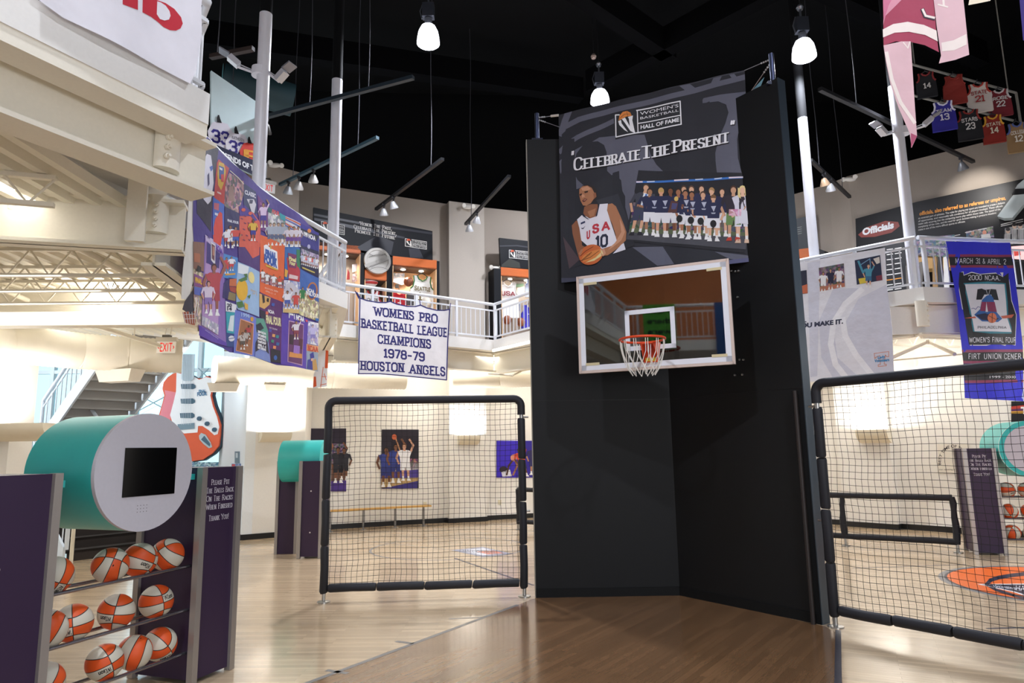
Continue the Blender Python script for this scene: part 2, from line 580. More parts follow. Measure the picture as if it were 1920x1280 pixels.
class Art:
    def __init__(s, mapper, normal, strip=0, eps=.0016, mb=None):
        s.map, s.n, s.strip, s.eps = mapper, V(normal), strip, eps
        s.mb = mb or MB()
        s.clip = None
    def put(s, poly, mat, layer):
        """poly: convex or concave pixel polygon"""
        if len(poly) > 3:
            tris = [[poly[k] for k in t] for t in tessellate_polygon([[V((a, b, 0)) for a, b in poly]])]
        else:
            tris = [poly]
        for t in tris:
            pcs = [t]
            if s.strip:
                xs = [q[0] for q in t]
                k0, k1 = math.floor(min(xs) / s.strip), math.ceil(max(xs) / s.strip)
                pcs = []
                for k in range(k0, k1):
                    c = clip(t, k * s.strip, False)
                    if len(c) > 2: c = clip(c, (k + 1) * s.strip, True)
                    if len(c) > 2: pcs.append(c)
            for c in pcs:
                if s.clip:
                    c = cut(c, s.clip)
                    if len(c) < 3: continue
                s.mb.add([s.map(*q) + s.n * (layer * s.eps) for q in c], [list(range(len(c)))], mat)
    def line(s, pts, w, mat, layer):
        for a, b in zip(pts[:-1], pts[1:]):
            dx, dy = b[0] - a[0], b[1] - a[1]
            l = math.hypot(dx, dy) or 1
            ox, oy = -dy / l * w / 2, dx / l * w / 2
            ex, ey = dx / l * w * .25, dy / l * w * .25
            s.put([(a[0] + ox - ex, a[1] + oy - ey), (b[0] + ox + ex, b[1] + oy + ey), (b[0] - ox + ex, b[1] - oy + ey), (a[0] - ox - ex, a[1] - oy - ey)], mat, layer)
    def oval(s, cx, cy, rx, ry, mat, layer, n=16, rot=0, a0=0, a1=360):
        k = range(n + 1) if a1 - a0 < 360 else range(n)
        pts = []
        for j in k:
            t = math.radians(a0 + (a1 - a0) * j / n)
            x, y = rx * math.cos(t), ry * math.sin(t)
            pts.append((cx + x * math.cos(rot) - y * math.sin(rot), cy + x * math.sin(rot) + y * math.cos(rot)))
        s.put(pts, mat, layer)
    def text(s, txt, p0, p1, h, mat, layer, style='sans', bold=0.0, h1=None, fit=True, lean=None, **k):
        polys, W = font_text(txt, bold) if style == 'sans' else stroke_text(txt, **k)
        h1 = h1 or h
        dx, dy = p1[0] - p0[0], p1[1] - p0[1]
        L_ = math.hypot(dx, dy)
        lx = lean if lean is not None else 0.0
        for p in polys:
            q = []
            for a, b in p:
                t = a / W
                hh = h + (h1 - h) * t
                q.append((p0[0] + dx * t + lx * b * hh, p0[1] + dy * t - b * hh))
            s.put(q, mat, layer)
    def arctext(s, txt, cx, cy, rx, ry, a0, a1, h, mat, layer):
        polys, W = font_text(txt, .01)
        for p in polys:
            q = []
            for a, b in p:
                t = math.radians(a0 + (a1 - a0) * a / W)
                k = 1 + b * h / rx
                q.append((cx + rx * k * math.cos(t), cy - ry * k * math.sin(t)))
            s.put(q, mat, layer)
def flat(pl, off=0.0):
    return lambda x, y: onpl(x, y, pl, off)
def figure(A, x, yf, h, shirt, shorts, skin, hair, layer, lean=0.0, shoe='F0F0F0', arm=0, num=None, sleeve=True):
    """small printed player: feet at (x,yf), height h in pixels"""
    P_ = lambda a, b: (x + a * h + lean * b * h, yf - b * h)
    c = lambda q: M(q, .7)
    for sgn in (-1, 1):
        A.put([P_(.03 * sgn, .46), P_(.11 * sgn, .46), P_(.10 * sgn, .05), P_(.05 * sgn, .05)], c(skin), layer)
        A.put([P_(.03 * sgn, .0), P_(.14 * sgn, .0), P_(.11 * sgn, .06), P_(.04 * sgn, .07)], c(shoe), layer + .3)
        A.put([P_(.05 * sgn, .05), P_(.10 * sgn, .05), P_(.10 * sgn, .13), P_(.05 * sgn, .13)], c('E8E8E8'), layer + .2)
    A.put([P_(-.13, .52), P_(.13, .52), P_(.14, .29), P_(.02, .29), (P_(0, .40)), P_(-.02, .29), P_(-.14, .29)], c(shorts), layer + .4)
    up = {0: ((.19, .80), (.23, .62), (.17, .47)), 1: ((.19, .80), (.25, .98), (.15, 1.14)), 2: ((.19, .80), (.26, .64), (.08, .60))}
    for sgn in (-1, 1):
        a, b, d = up[arm if sgn > 0 else (0 if arm == 1 else arm)]
        A.line([P_(a[0] * sgn * .9, a[1]), P_(b[0] * sgn, b[1])], .06 * h, c(shirt if sleeve else skin), layer + .5)
        A.line([P_(b[0] * sgn, b[1]), P_(d[0] * sgn, d[1])], .05 * h, c(skin), layer + .6)
    A.put([P_(-.13, .50), P_(.13, .50), P_(.14, .66), P_(.19, .80), P_(.10, .845), P_(-.10, .845), P_(-.19, .80), P_(-.14, .66)], c(shirt), layer + .7)
    A.put([P_(-.035, .82), P_(.035, .82), P_(.03, .88), P_(-.03, .88)], c(skin), layer + .8)
    cx, cy = P_(0, .935)
    A.oval(cx, cy - .012 * h, .062 * h, .075 * h, c(hair), layer + .85, 12)
    A.oval(cx, cy + .008 * h, .050 * h, .060 * h, c(skin), layer + .95, 12)
    if num:
        A.text(num, P_(-.07, .60), P_(.07, .60), .11 * h, c('F2F2F2' if shirt != 'F0F0F0' else '202848'), layer + 1)
# ================================================================ SETTING
DECK, FB, RZ, WT = 4.25, 4.0, 5.1, 8.15
WHT = M('ECEAE6', .55, kind='paint')
CREAM = M('EFE9DA', .55, kind='paint')
RAILW = M('DDDFE4', .4)
BLACKC = M('050506', .9, spec=.2)
BEIGE = M('9E9286', .75, kind='paint')
LOWW = M('F1EEE8', .7, kind='paint')
A0 = V((-2.19, 4.67, 0)); AD = V((.436, .900, 0)); AN = V((.900, -.436, 0))
ANEAR = A0 - AD * 4.6
A1 = V((-3.22, 6.75, 0)); L1 = V((-3.2, 8.19, 0)); L2 = V((-3.0, 9.29, 0)); L3 = V((-2.62, 10.7, 0))
B0 = V((-3.4, 13.28, 0)); B2 = V((-.42, 15.63, 0)); C1 = V((.47, 14.32, 0)); C2 = V((1.6, 12.9, 0)); C3 = V((4.4, 13.1, 0))
R0 = V((5.3, 12.2, 0)); R1 = V((6.70, 10.85, 0)); R2 = V((9.4, 11.32, 0))
# ---- floor: three courts of maple planks with painted lines
fl = MB()
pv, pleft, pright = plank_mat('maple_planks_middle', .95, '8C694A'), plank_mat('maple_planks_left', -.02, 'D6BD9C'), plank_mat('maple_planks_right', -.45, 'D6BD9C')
def fz(pts, mat): fl.poly([(x, y, 0) for x, y in pts], mat)
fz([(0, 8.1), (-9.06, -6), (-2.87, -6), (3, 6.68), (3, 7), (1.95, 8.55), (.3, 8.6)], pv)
fz([(0, 8.1), (.3, 8.6), (1.95, 8.55), (7.8, 20), (-16, 20), (-16, -6), (-9.06, -6)], pleft)
fz([(1.95, 8.55), (3, 7), (3, 6.68), (-2.87, -6), (18, -6), (18, 20), (7.8, 20)], pright)
FA = Art(lambda x, y: atz(x, y, 0), (0, 0, 1), eps=.0009, mb=fl)
GREYL, DARKL = M('7C7A78', .3), M('24263A', .3)
def fline(a, b, w, mat, layer=1):
    a, b = V((a[0], a[1], 0)), V((b[0], b[1], 0))
    d = (b - a).normalized(); o = V((-d.y, d.x, 0)) * (w / 2); z = V((0, 0, .0009 * layer))
    fl.poly([a + o + z, b + o + z, b - o + z, a - o + z], mat)
fline((.02, 8.13), (-2.5, 4.2), .05, GREYL)
fline(atz(742, 1202, 0), atz(775, 1206, 0), .05, GREYL)
fline(atz(612, 1256, 0), atz(652, 1262, 0), .05, GREYL)
fline(atz(842, 1160, 0), atz(905, 1157, 0), .03, GREYL)
fline((3.06, 6.85), (2.0, 4.6), .05, DARKL)
def fring(c, r, w, mat, layer=1, a0=0, a1=360, n=72):
    z = .0009 * layer
    for k in range(n):
        t0, t1 = (math.radians(a0 + (a1 - a0) * q / n) for q in (k, k + 1))
        fl.poly([(c[0] + R_ * math.cos(t), c[1] + R_ * math.sin(t), z) for R_, t in ((r - w / 2, t0), (r + w / 2, t0), (r + w / 2, t1), (r - w / 2, t1))], mat)
def fdisc(c, r, mat, layer):
    fl.poly([(c[0] + r * math.cos(2 * math.pi * k / 64), c[1] + r * math.sin(2 * math.pi * k / 64), .0009 * layer) for k in range(64)], mat)
# left court circle and emblem
fring((-1.2, 12.8), 1.4, .04, GREYL)
fline(atz(852, 1046, 0), atz(1000, 1097, 0), .04, DARKL)
fline(atz(850, 1031, 0), atz(560, 1000, 0), .02, GREYL)
EM = [(845, 1031), (905, 1025), (962, 1038), (905, 1044)]
FA.put(EM, M('8E90A0', .3), 1)
FA.put([(862, 1032), (906, 1027), (945, 1037), (905, 1041)], M('D8D8E0', .3), 2)
FA.put([(893, 1034), (925, 1032), (945, 1037), (915, 1039)], M('D9826A', .3), 3)
FA.text('HALL OF FAME', (868, 1035), (930, 1038), 5, M('5A5C70', .3), 4)
# right court orange roundel with emblem
OC = V((6.80, 8.68)); OR_ = 1.32
fdisc(OC, OR_ + .10, GREYL, 1); fdisc(OC, OR_ + .03, DARKL, 2); fdisc(OC, OR_, M('E2661F', .3), 3)
FA.line([(1920, 1076), (1895, 1079), (1872, 1083), (1857, 1088), (1850, 1096)], 7, DARKL, 4)
FA.line([(1850, 1096), (1868, 1106), (1900, 1116), (1930, 1124)], 5, DARKL, 4)
FA.put([(1832, 1095), (1990, 1094), (1990, 1140), (1900, 1110)], M('F0F0F0', .3), 4)
FA.put([(1840, 1096), (1990, 1096), (1990, 1136), (1902, 1109)], M('1D2138', .3), 5)
FA.text('WOMENS', (1862, 1101), (1905, 1106), 4, M('E8E8F0', .3), 6)
FA.text('HALL OF FAME', (1905, 1107), (1990, 1112), 9, M('E8E8F0', .3), 6)
fline(atz(1600, 1065, 0), atz(1810, 1058, 0), .03, DARKL)
fline(atz(1850, 1178, 0), atz(1925, 1176, 0), .04, DARKL)
floor = struct('floor', fl)
# ---- back walls (ground floor and gallery) with pilaster
W0, W1, W2 = V((-4.75, 15.85, 0)), V((-1.72, 17.17, 0)), V((.75, 18.15, 0))
PWa, PWb = vplane(W0, W1), vplane(W1, W2)
def wall(name, a, b, z0, z1, mat, th=.15, back=None):
    p, n = vplane(a, b)
    m = MB()
    a3, b3 = V((a[0], a[1], z0)), V((b[0], b[1], z0))
    h = V((0, 0, z1 - z0))
    m.prism([a3, b3, b3 + h, a3 + h], -n * th, mat)
    return struct(name, m)
def base(name, a, b, sides=.0):
    p, n = vplane(a, b)
    m = MB(); d = V((0, 0, .11)); a3, b3 = V((a[0], a[1], 0)), V((b[0], b[1], 0))
    m.prism([a3, b3, b3 + d, a3 + d], n * .018, M('161616', .4))
    if sides:
        t = (b3 - a3).normalized()
        for p_, s_ in ((a3, -1), (b3, 1)): m.prism([p_ + n * .018, p_ + n * .018 + d, p_ - n * sides + d, p_ - n * sides], t * (.018 * s_), M('161616', .4))
    return struct(name, m)
wall('wall_back_left', W0, W1, 0, 4.0, LOWW); wall('wall_back_centre', W1, W2, 0, 4.0, LOWW)
wall('wall_gallery_back_left', W0 + V((-1.6, -.95, 0)), W1, 4.0, WT, BEIGE); wall('wall_gallery_back_centre', W1, W2 + V((4, 1.2, 0)), 4.0, WT, BEIGE)
base('baseboard_back_left', W0, W1); base('baseboard_back_centre', W1, W2)
pa, pb = onpl(838, 985, PWa), onpl(908, 980, PWb)
pn = PWa[1]
def pilaster(name, a, b, dep, z0, z1, mat):
    _, n = vplane(a, b)
    m = MB(); a3, b3 = V((a[0], a[1], z0)), V((b[0], b[1], z0))
    m.prism([a3, b3, b3 + n * dep, a3 + n * dep], (0, 0, z1 - z0), mat)
    return struct(name, m)
pilaster('wall_pilaster_back', pa, pb, .22, 0, 4.0, LOWW); pilaster('wall_pilaster_back_gallery', pa, pb, .22, 4.0, WT, M('B4AA9E', .75, kind='paint'))
_, n_ = vplane(pa, pb)
base('baseboard_pilaster_back', pa + n_ * .22, pb + n_ * .22, sides=.22)
# pier with sconce at left, its blue-lit return and the window bay behind
q0, q1 = V((-5.58, 14.35, 0)), V((-4.55, 15.05, 0))
m = MB(); m.prism([q0, q1, W0 + V((.1, -.05, 0)), V((-5.4, 16.2, 0))], (0, 0, 4.0), LOWW); struct('wall_pier_left', m)
base('baseboard_pier_left', q0, q1)
wall('wall_window_return', q0, V((-7.25, 17.0, 0)), 0, 8.15, M('EDF2F6', .6, kind='paint'), th=.2)
base('baseboard_window_return', q0, V((-7.0, 16.6, 0)))
# near left column
m = MB(); m.box((-8.12, 10.65, 2.0), (1.0, .5, 4.0), LOWW); struct('wall_column_left', m)
# far left and behind the photographer
wall('wall_left', V((-13.0, 0, 0)), V((-13.0, 18.2, 0)), 0, 8.15, LOWW)
# right walls
RA, RB, RC = V((4.6, 18.0, 0)), V((7.37, 15.09, 0)), V((10.2, 11.9, 0))
wall('wall_right_back', RA, RB, 0, 4.0, LOWW); wall('wall_right', RB, V((12.5, 9.3, 0)), 0, 4.0, LOWW)
base('baseboard_right_back', RA, RB); base('baseboard_right', RB, RC)
RP = vplane(RB, RC)
rpa, rpb = onpl(1592, 990, RP), onpl(1692, 1000, RP)
pilaster('wall_pilaster_right', rpa, rpb, .2, 0, 4.0, LOWW)
_, n_ = vplane(rpa, rpb)
base('baseboard_pilaster_right', rpa + n_ * .2, rpb + n_ * .2, sides=.2)
G0, G1, G2, G3 = V((6.2, 18.2, 0)), V((7.95, 16.25, 0)), V((8.2, 15.75, 0)), V((12.6, 12.0, 0))
wall('wall_gallery_right_back', G0, G1, 4.0, WT, BEIGE); wall('wall_gallery_right_step', G1, G2, 4.0, WT, BEIGE); wall('wall_gallery_right', G2, G3, 4.0, WT, BEIGE)
# gallery wall at the left with exit sign
E0, E1 = V((-6.9, 13.2, 0)), V((-4.85, 15.0, 0))
wall('wall_gallery_left', E0, E1, 4.25, WT, BEIGE, th=.3)
# black roof
m = MB(); m.box((0, 7, 12.6), (34, 30, .2), BLACKC); struct('ceiling', m)
m = MB()
for a, b in (((-13.6, 18.6), (13.8, 20.6)), ((-13.3, -8), (-13.3, 18.9)), ((13.4, -8), (13.4, 21.0))):
    p, n = vplane(a, b); m.prism([(a[0], a[1], 8.15), (b[0], b[1], 8.15), (b[0], b[1], 12.6), (a[0], a[1], 12.6)], -n * .1, BLACKC)
struct('wall_upper_black', m)
BB = M('050507', .95, spec=.1)
for k, (a, b) in enumerate((((-6, 6), (4, 15.5)), ((11.2, 7), (2.2, 17)), ((-9, 14), (2, 17.4)), ((-1, 9), (12, 16)))):
    m = MB(); m.bar((a[0], a[1], 11.4), (b[0], b[1], 11.4), .35, .6, BB); struct('beam_roof', m)
# ---- gallery slabs with white fascias
def slab(name, pts, z0=FB, z1=DECK, mat=WHT):
    m = MB(); m.prism([V((p[0], p[1], z0)) for p in pts], (0, 0, z1 - z0), mat); return struct(name, m)
slab('slab_gallery_near', [ANEAR, A0, V((-3.45, 6.4, 0)), V((-4.4, 6.2, 0)), ANEAR - AN * 3], 4.12, 4.36)
slab('slab_gallery_left', [ANEAR - AN * 2.5, V((-3.4, 4.2, 0)), V((-3.55, 5.5, 0)), A1 + V((-.02, 0, 0)), L1, L2, L3, B0, W0 + V((.3, 0, 0)), V((-5.0, 15.6, 0)), V((-6.9, 12.9, 0)), V((-8.6, 11.0, 0)), V((-13, 10, 0)), V((-13, .5, 0))])
slab('slab_gallery_back', [B0, B2, C1, C2, C3, R0, R1, R2, V((13.2, 11.5, 0)), V((8.9, 16.2, 0)), V((6.0, 19.0, 0)), V((.8, 18.0, 0)), V((-1.7, 17.05, 0)), W0])
# thin raised kerb above the fascia line
# corrugated decking under the left gallery
def ribs(name, x0, x1, y0, y1, z, mat, cut=None):
    m = MB()
    x = x0
    while x < x1:
        m.prism([(x, y0, z), (x + .12, y0, z), (x + .095, y0, z - .075), (x + .025, y0, z - .075)], (0, y1 - y0, 0), mat)
        x += .2
    return struct(name, m)
ribs('ceiling_decking_left', -12.5, -3.45, 4.3, 12.4, FB, CREAM)
ribs('ceiling_decking_right', 7.0, 12.0, 11.6, 13.6, FB, CREAM)
# perimeter and cross beams, I sections
def ibeam(name, p, q, zt, zb, mat=CREAM, fw=.22, tw=.02, tf=.03):
    m = MB(); p, q = V((p[0], p[1], 0)), V((q[0], q[1], 0)); z = lambda h: V((0, 0, h))
    m.bar(p + z((zt + zb) / 2), q + z((zt + zb) / 2), tw, zt - zb, mat)
    m.bar(p + z(zt - tf / 2), q + z(zt - tf / 2), fw, tf, mat)
    m.bar(p + z(zb + tf / 2), q + z(zb + tf / 2), fw, tf, mat)
    return struct(name, m)
NB0 = A0 - AN * .33 + AD * .25
ibeam('beam_gallery_near', NB0 - AD * 5, NB0, 4.12, 3.70, fw=.26)
m = MB(); m.bar(A0 - AN * .12 - AD * 4.6 + V((0, 0, 4.07)), A0 - AN * .12 + V((0, 0, 4.07)), .22, .10, CREAM); struct('beam_edge_angle', m)
ibeam('beam_cross_left', (-8, 4.5), (-2.95, 5.95), 4.0, 3.54)
ibeam('beam_edge_left', (-3.35, 6.2), L1 + V((-.45, 0, 0)), 4.0, 3.5); ibeam('beam_edge_left_back', L1 + V((-.45, 0, 0)), L3 + V((-.4, -.2, 0)), 4.0, 3.5)
ibeam('beam_far_left', (-9.5, 8.6), (-3.3, 8.9), 3.98, 3.42); ibeam('beam_end_left', L3 + V((-.2, -.25, 0)), B0 + V((-.5, .2, 0)), 4.0, 3.5)
ibeam('beam_back_left', B0 + V((-.2, .35, 0)), B2 + V((-.03, .45, 0)), 3.99, 3.55); ibeam('beam_back_centre', B2 + V((0, .45, 0)), C1 + V((.4, .35, 0)), 3.99, 3.5)
ibeam('beam_right', R0 + V((.25, .35, 0)), R1 + V((.05, .42, 0)), 3.99, 3.5); ibeam('beam_right_far', R1 + V((0, .3, 0)), R2 + V((0, .3, 0)), 3.99, 3.5)
m = MB(); m.bar(R1 + V((-.4, .32, 3.75)), R1 + V((.9, .22, 3.75)), .05, .46, WHT); struct('beam_corner_plate_right', m)
# open web joists
def joist(label, p, q, zt, zb, mat=CREAM):
    p, q = V((p[0], p[1], 0)), V((q[0], q[1], 0)); d = q - p; n = max(4, int(d.length / .42))
    t = thing('bar_joist', p + V((0, 0, zt)), label, 'joist', 'open web joists under the galleries')
    for nm, z in (('top_chord', zt), ('bottom_chord', zb)):
        b = MB(); b.bar(p + V((0, 0, z)), q + V((0, 0, z)), .05, .035, mat); b.build(nm, t)
    w = MB()
    for k in range(n):
        a, c = p + d * (k / n), p + d * ((k + 1) / n)
        mid = (a + c) / 2
        w.tube([a + V((0, 0, zt)), mid + V((0, 0, zb)), c + V((0, 0, zt))], .012, mat, 5)
    w.build('web', t)
joist('cream open web joist nearest the cross beam under the left gallery', (-7.6, 6.75), (-3.35, 7.05), 3.9, 3.62)
joist('cream open web joist in the middle of the left gallery ceiling', (-8.2, 7.5), (-3.4, 7.7), 3.9, 3.62)
joist('cream open web joist just before the far beam of the left gallery', (-9, 8.15), (-3.4, 8.35), 3.9, 3.62)
joist('slanting cream joist above the exit sign with the long bottom chord', (-9.4, 9.6), (-3.4, 10.0), 3.94, 3.79)
joist('short cream joist in front of the cross beam near the black spotlight', (-4.9, 4.65), (-3.55, 5.08), 3.9, 3.68)
joist('pale joist hanging below the right gallery beside the blue banner', (7.1, 11.7), (8.9, 12.2), 3.85, 3.55)
joist('second pale joist behind the right gallery beam', (6.9, 12.5), (8.6, 13.0), 3.85, 3.55)
# pipes
def pipe(label, pts, r=.03, mat=CREAM):
    pts = [V((p.x, p.y, min(p.z, 3.86))) for p in pts]
    m = MB(); m.tube(pts, r, mat, 10)
    for p in pts[1:-1]: m.ball(p, r * 1.5, mat, 10, 6)
    return tag(m.build('sprinkler_pipe'), label, 'pipe', 'cream sprinkler pipes')
pipe('cream sprinkler pipe with drop elbow running diagonally under the left decking', [aty(28, 285, 5.6), aty(25, 385, 5.6), aty(140, 460, 6.6), aty(325, 560, 8.3)], .034)
pipe('long cream pipe sloping down towards the illuminated exit sign', [aty(0, 540, 8.3), aty(120, 592, 9.4), aty(300, 648, 11)], .032)
pipe('thin cream branch pipe dropping across the far left ceiling', [aty(20, 532, 8.9), aty(150, 572, 9.4), aty(195, 608, 9.9)], .016)
pipe('cream pipe under the right gallery in front of the duct', [aty(1668, 672, 12.2), aty(1740, 640, 12.2), aty(1790, 664, 11.6)], .035)
pipe('thin white pipe hung under the right decking', [aty(1670, 675, 12.9), aty(1815, 662, 12.2)], .022)
pipe('thin cream pipe bracket in front of the back wall near the black partition', [aty(915, 700, 15.5), aty(960, 704, 15.5), aty(985, 692, 15.5)], .02)
# corner connection plates with bolts
def connector(label, c, axis_n, h, r, nb=4, spots=None):
    c = V(c); n = V(axis_n).normalized(); t = V((-n.y, n.x, 0))
    o = thing('connection_plate', c, label, 'plate', 'bolted beam connection plates')
    b = MB(); pr = [c + t * (r * math.sin(a)) + n * (r * .8 * math.cos(a)) for a in [math.radians(x) for x in range(-90, 91, 15)]]
    b.prism(pr, (0, 0, h), CREAM); b.build('curved_plate', o)
    for k in range(len(spots) if spots else nb):
        b = MB(); b.lathe([(.022, -.01), (.022, .012), (.013, .014), (.012, .034), (0, .036)], spots[k] if spots else c + n * (r * .62) + t * (r * .55) + V((0, 0, h * (.2 + .6 * k / max(1, nb - 1)))), CREAM, 6, n); b.build('bolt', o)
pc = onpl(310, 320, (A0 - AN * .3, AN)); connector('curved cream connection plate with four bolts on the near gallery beam', pc, AN, .44, .10, spots=[onpl(x, y, (A0 - AN * .215, AN)) for x, y in ((320, 240), (317, 257), (315, 275), (313, 292))])
pc = aty(291, 438, 5.85); connector('small cream connection plate with four bolts behind the near beam', pc, (.35, -1, 0), .34, .10, spots=[aty(x, y, 5.76) for x, y in ((293, 382), (292, 396), (291, 409), (289, 421))])
pc = aty(1731, 612, 10.9); connector('white connection plate with bolts under the right gallery corner', pc, (0, -1, 0), .42, .10)
pc = aty(620, 640, 10.9); connector('connection plate with bolts under the end of the left gallery', pc, (.6, -.8, 0), .45, .10)
# white stiffener post under the cross beam
m = MB(); m.box(aty(253, 440, 5.6) + V((0, 0, .25)), (.15, .05, .62), CREAM, .3); struct('beam_stiffener', m)
# ---- columns
def column(label, x, y, z0, ztop=7.9, r=.088):
    o = thing('column', (x, y, z0), label, 'column', 'round white gallery columns with black tops')
    b = MB(); b.tube([(x, y, z0), (x, y, ztop)], r, M('E3E3EA', .32), 24); b.build('white_shaft', o)
    b = MB(); b.tube([(x, y, ztop), (x, y, 12.5)], r * .97, M('08090B', .85, spec=.2), 20); b.build('black_shaft', o)
column('tall white column rising behind the quilt of posters with two bracket spotlights', -3.42, 8.85, DECK)
column('white column at the end of the left gallery next to the poster quilt', -2.86, 10.62, DECK)
column('white column beside the right edge of the black partition', 5.62, 12.25, DECK)
column('white column behind the hanging pink banner at the right gallery corner', 6.74, 11.12, DECK)
# ---- railings
def railing(label, pts, zd=DECK + .0, zt=RZ, skip=()):
    pts = [V((p[0], p[1], 0)) for p in pts]
    o = thing('balcony_railing', pts[0] + V((0, 0, zd)), label, 'railing', 'white gallery railings')
    Z = lambda p, z: V((p.x, p.y, z))
    b = MB(); b.tube([Z(p, zt) for p in pts], .036, RAILW, 12); b.build('handrail', o)
    b = MB()
    for p, q in zip(pts[:-1], pts[1:]): b.bar(Z(p, zt - .15), Z(q, zt - .15), .035, .03, RAILW)
    b.build('upper_rail', o)
    b = MB()
    for p, q in zip(pts[:-1], pts[1:]): b.bar(Z(p, zd + .08), Z(q, zd + .08), .035, .03, RAILW)
    b.build('lower_rail', o)
    for si, (p, q) in enumerate(zip(pts[:-1], pts[1:])):
        d = q - p; n = max(1, round(d.length / 1.15))
        for k in range(n + 1):
            if k == n and si < len(pts) - 2: continue
            c = p + d * (k / n)
            if k in (0, n): c = p + d * (.03 if k == 0 else .97)
            b = MB(); b.bar(Z(c, zd), Z(c, zt), .05, .05, RAILW, (d.x, d.y, 0)); b.build('post', o)
        if si in skip: continue
        nb = int(d.length / .125)
        for k in range(1, nb):
            c = p + d * (k / nb)
            b = MB(); b.tube([Z(c, zd + .08), Z(c, zt - .15)], .010, RAILW, 6); b.build('baluster', o)
    return o
IN = V((0, 0, 0))
railing('white railing along the left gallery behind the quilt of posters', [A1 + V((-.05, .1, 0)), L1 + V((-.06, 0, 0)), L2 + V((-.06, 0, 0)), L3 + V((-.06, -.02, 0)), L3 + V((-.5, .9, 0)), B0 + V((-.35, -.35, 0))], skip=(0,))
railing('white railing at the back left above the white champions banner', [B0 + V((-.3, -.05, 0)), B2 + V((0, .06, 0)), C1 + V((.03, .04, 0)), C2])
railing('white railing along the right gallery with the long white banner', [C3, R0 + V((.04, .04, 0)), R1 + V((.0, .06, 0))])
railing('white railing along the right gallery with the blue banner', [R1 + V((.04, .06, 0)), R2 + V((0, .06, 0)), V((12.9, 11.55, 0))])
railing('white railing at the upper left corner behind the red lettered banner', [V((-3.36, 6.25, 0)), A0 - AN * .06 - AD * .02, A0 - AN * .06 - AD * 4.4], zd=4.36)
# ---- the gallery behind the photographer, seen only in the backboard glass
S0, S1 = ANEAR + V((0, .2, 0)), V((1.5, -4.6, 0))
slab('slab_gallery_rear', [ANEAR, S0, S1, V((1.0, -6.4, 0)), V((-7, -5.0, 0)), V((-8, .3, 0))])
railing('white railing of the rear gallery mirrored in the backboard glass', [S0 + V((.0, -.1, 0)), S1])
wall('wall_gallery_rear', V((-7.5, -2.0, 0)), V((0, -6.8, 0)), DECK, WT, M('C4713A', .6, kind='paint'))
# ================================================================ CENTRE PARTITION
HB = V((1.95, 8.5, 0)); HL = V((.24, 8.49, 0)); HR = V((2.995, 7.055, 0)); HT = 5.78
PBK = M('0B0C0E', .6, kind='board', spec=.35); PBS = M('08090A', .7, spec=.3)
part = thing('partition', HB, 'tall black V-shaped partition wall standing behind the backboard', 'partition')
nL = V((0, -1, 0)); _, nR = vplane(HB, HR)
for nm, a, b, n in (('wall_panel', HL, HB, nL), ('wall_panel', HB, HR, nR)):
    m = MB(); m.prism([a, b, b + V((0, 0, HT)), a + V((0, 0, HT))], -n * .125, PBK); m.build(nm, part)
    m = MB(); m.prism([a, b, b + V((0, 0, .10)), a + V((0, 0, .10))], n * .014, PBS); m.build('baseboard', part)
    m = MB(); d_ = (b - a).normalized(); m.prism([a + n * .002 + V((0, 0, 2.33)), b + n * .002 + V((0, 0, 2.33)), b + n * .002 + V((0, 0, 2.334)), a + n * .002 + V((0, 0, 2.334))], n * .002, M('060607', .5)); m.build('panel_joint', part)
dR = (HR - HB).normalized()
m = MB(); m.prism([HR + nR * .003 + dR * .002, HR + dR * .012 + nR * .003, HR + dR * .012 - nR * .13, HR + dR * .002 - nR * .13], (0, 0, HT), M('49545E', .35, metal=.6)); m.build('edge_trim', part, 'brushed grey metal edge trim')
m = MB(); m.prism([HL + V((-.002, -.002, 0)), HL + V((-.012, -.002, 0)), HL + V((-.012, .145, 0)), HL + V((-.002, .145, 0))], (0, 0, HT), M('8A8478', .5)); m.build('edge_trim', part, 'pale edge trim')
m = MB(); m.tube([HR + nR * .05 - dR * .06, HR + nR * .05 - dR * .06 + V((0, 0, 2.3))], .022, M('2A2220', .5), 10); m.build('upright_tube', part)
PT = []
for nm, p, z1 in (('post', V((.38, 8.56, HT)), 6.18), ('post', V((2.985, 7.14, HT - .04)), 6.12)):
    m = MB(); m.tube([p, V((p.x, p.y, z1))], .028, M('3A3F55', .3, metal=.8), 14); m.box(p + V((0, 0, .02)), (.14, .06, .04), M('2A2D3C', .4, metal=.6)); m.build(nm, part); PT.append(V((p.x, p.y, z1 - .06)))
for px, py in ((1373, 508), (1380, 509), (1386, 508), (1384, 557), (1370, 561), (1388, 674), (1395, 674), (1379, 703), (1393, 702)):
    c = onpl(px, py, (HB, nR)); m = MB(); m.lathe([(.012, 0), (.012, .02), (0, .026)], c, M('B0B0B0', .3, metal=.9), 8, nR); m.build('bolt', part)
# ---- hoop
BA, BBp = V((.78, 7.79, 0)), V((2.32, 7.10, 0)); BZ0, BZ1 = 2.605, 3.715
BP = vplane(BA, BBp); bn = BP[1]; bt = (BBp - BA).normalized(); BW = (BBp - BA).length
bpt = lambda s, z, o=0.0: BA + bt * s + bn * o + V((0, 0, z))
hoop = thing('basketball_hoop', bpt(BW / 2, BZ0), 'glass basketball backboard with orange rim and white net on the black partition', 'basketball hoop')
ALU = M('D8C6BC', .4, metal=.2); WP = M('E4E6EE', .5)
m = MB()
for a, b in (((0, BZ0), (BW, BZ0)), ((0, BZ1), (BW, BZ1))):
    m.bar(bpt(*a, -.02), bpt(*b, -.02), .05, .03, ALU)
for s in (0, BW): m.bar(bpt(s, BZ0 - .015, -.02), bpt(s, BZ1 + .015, -.02), .03, .05, ALU, tuple(bn))
m.build('frame', hoop)
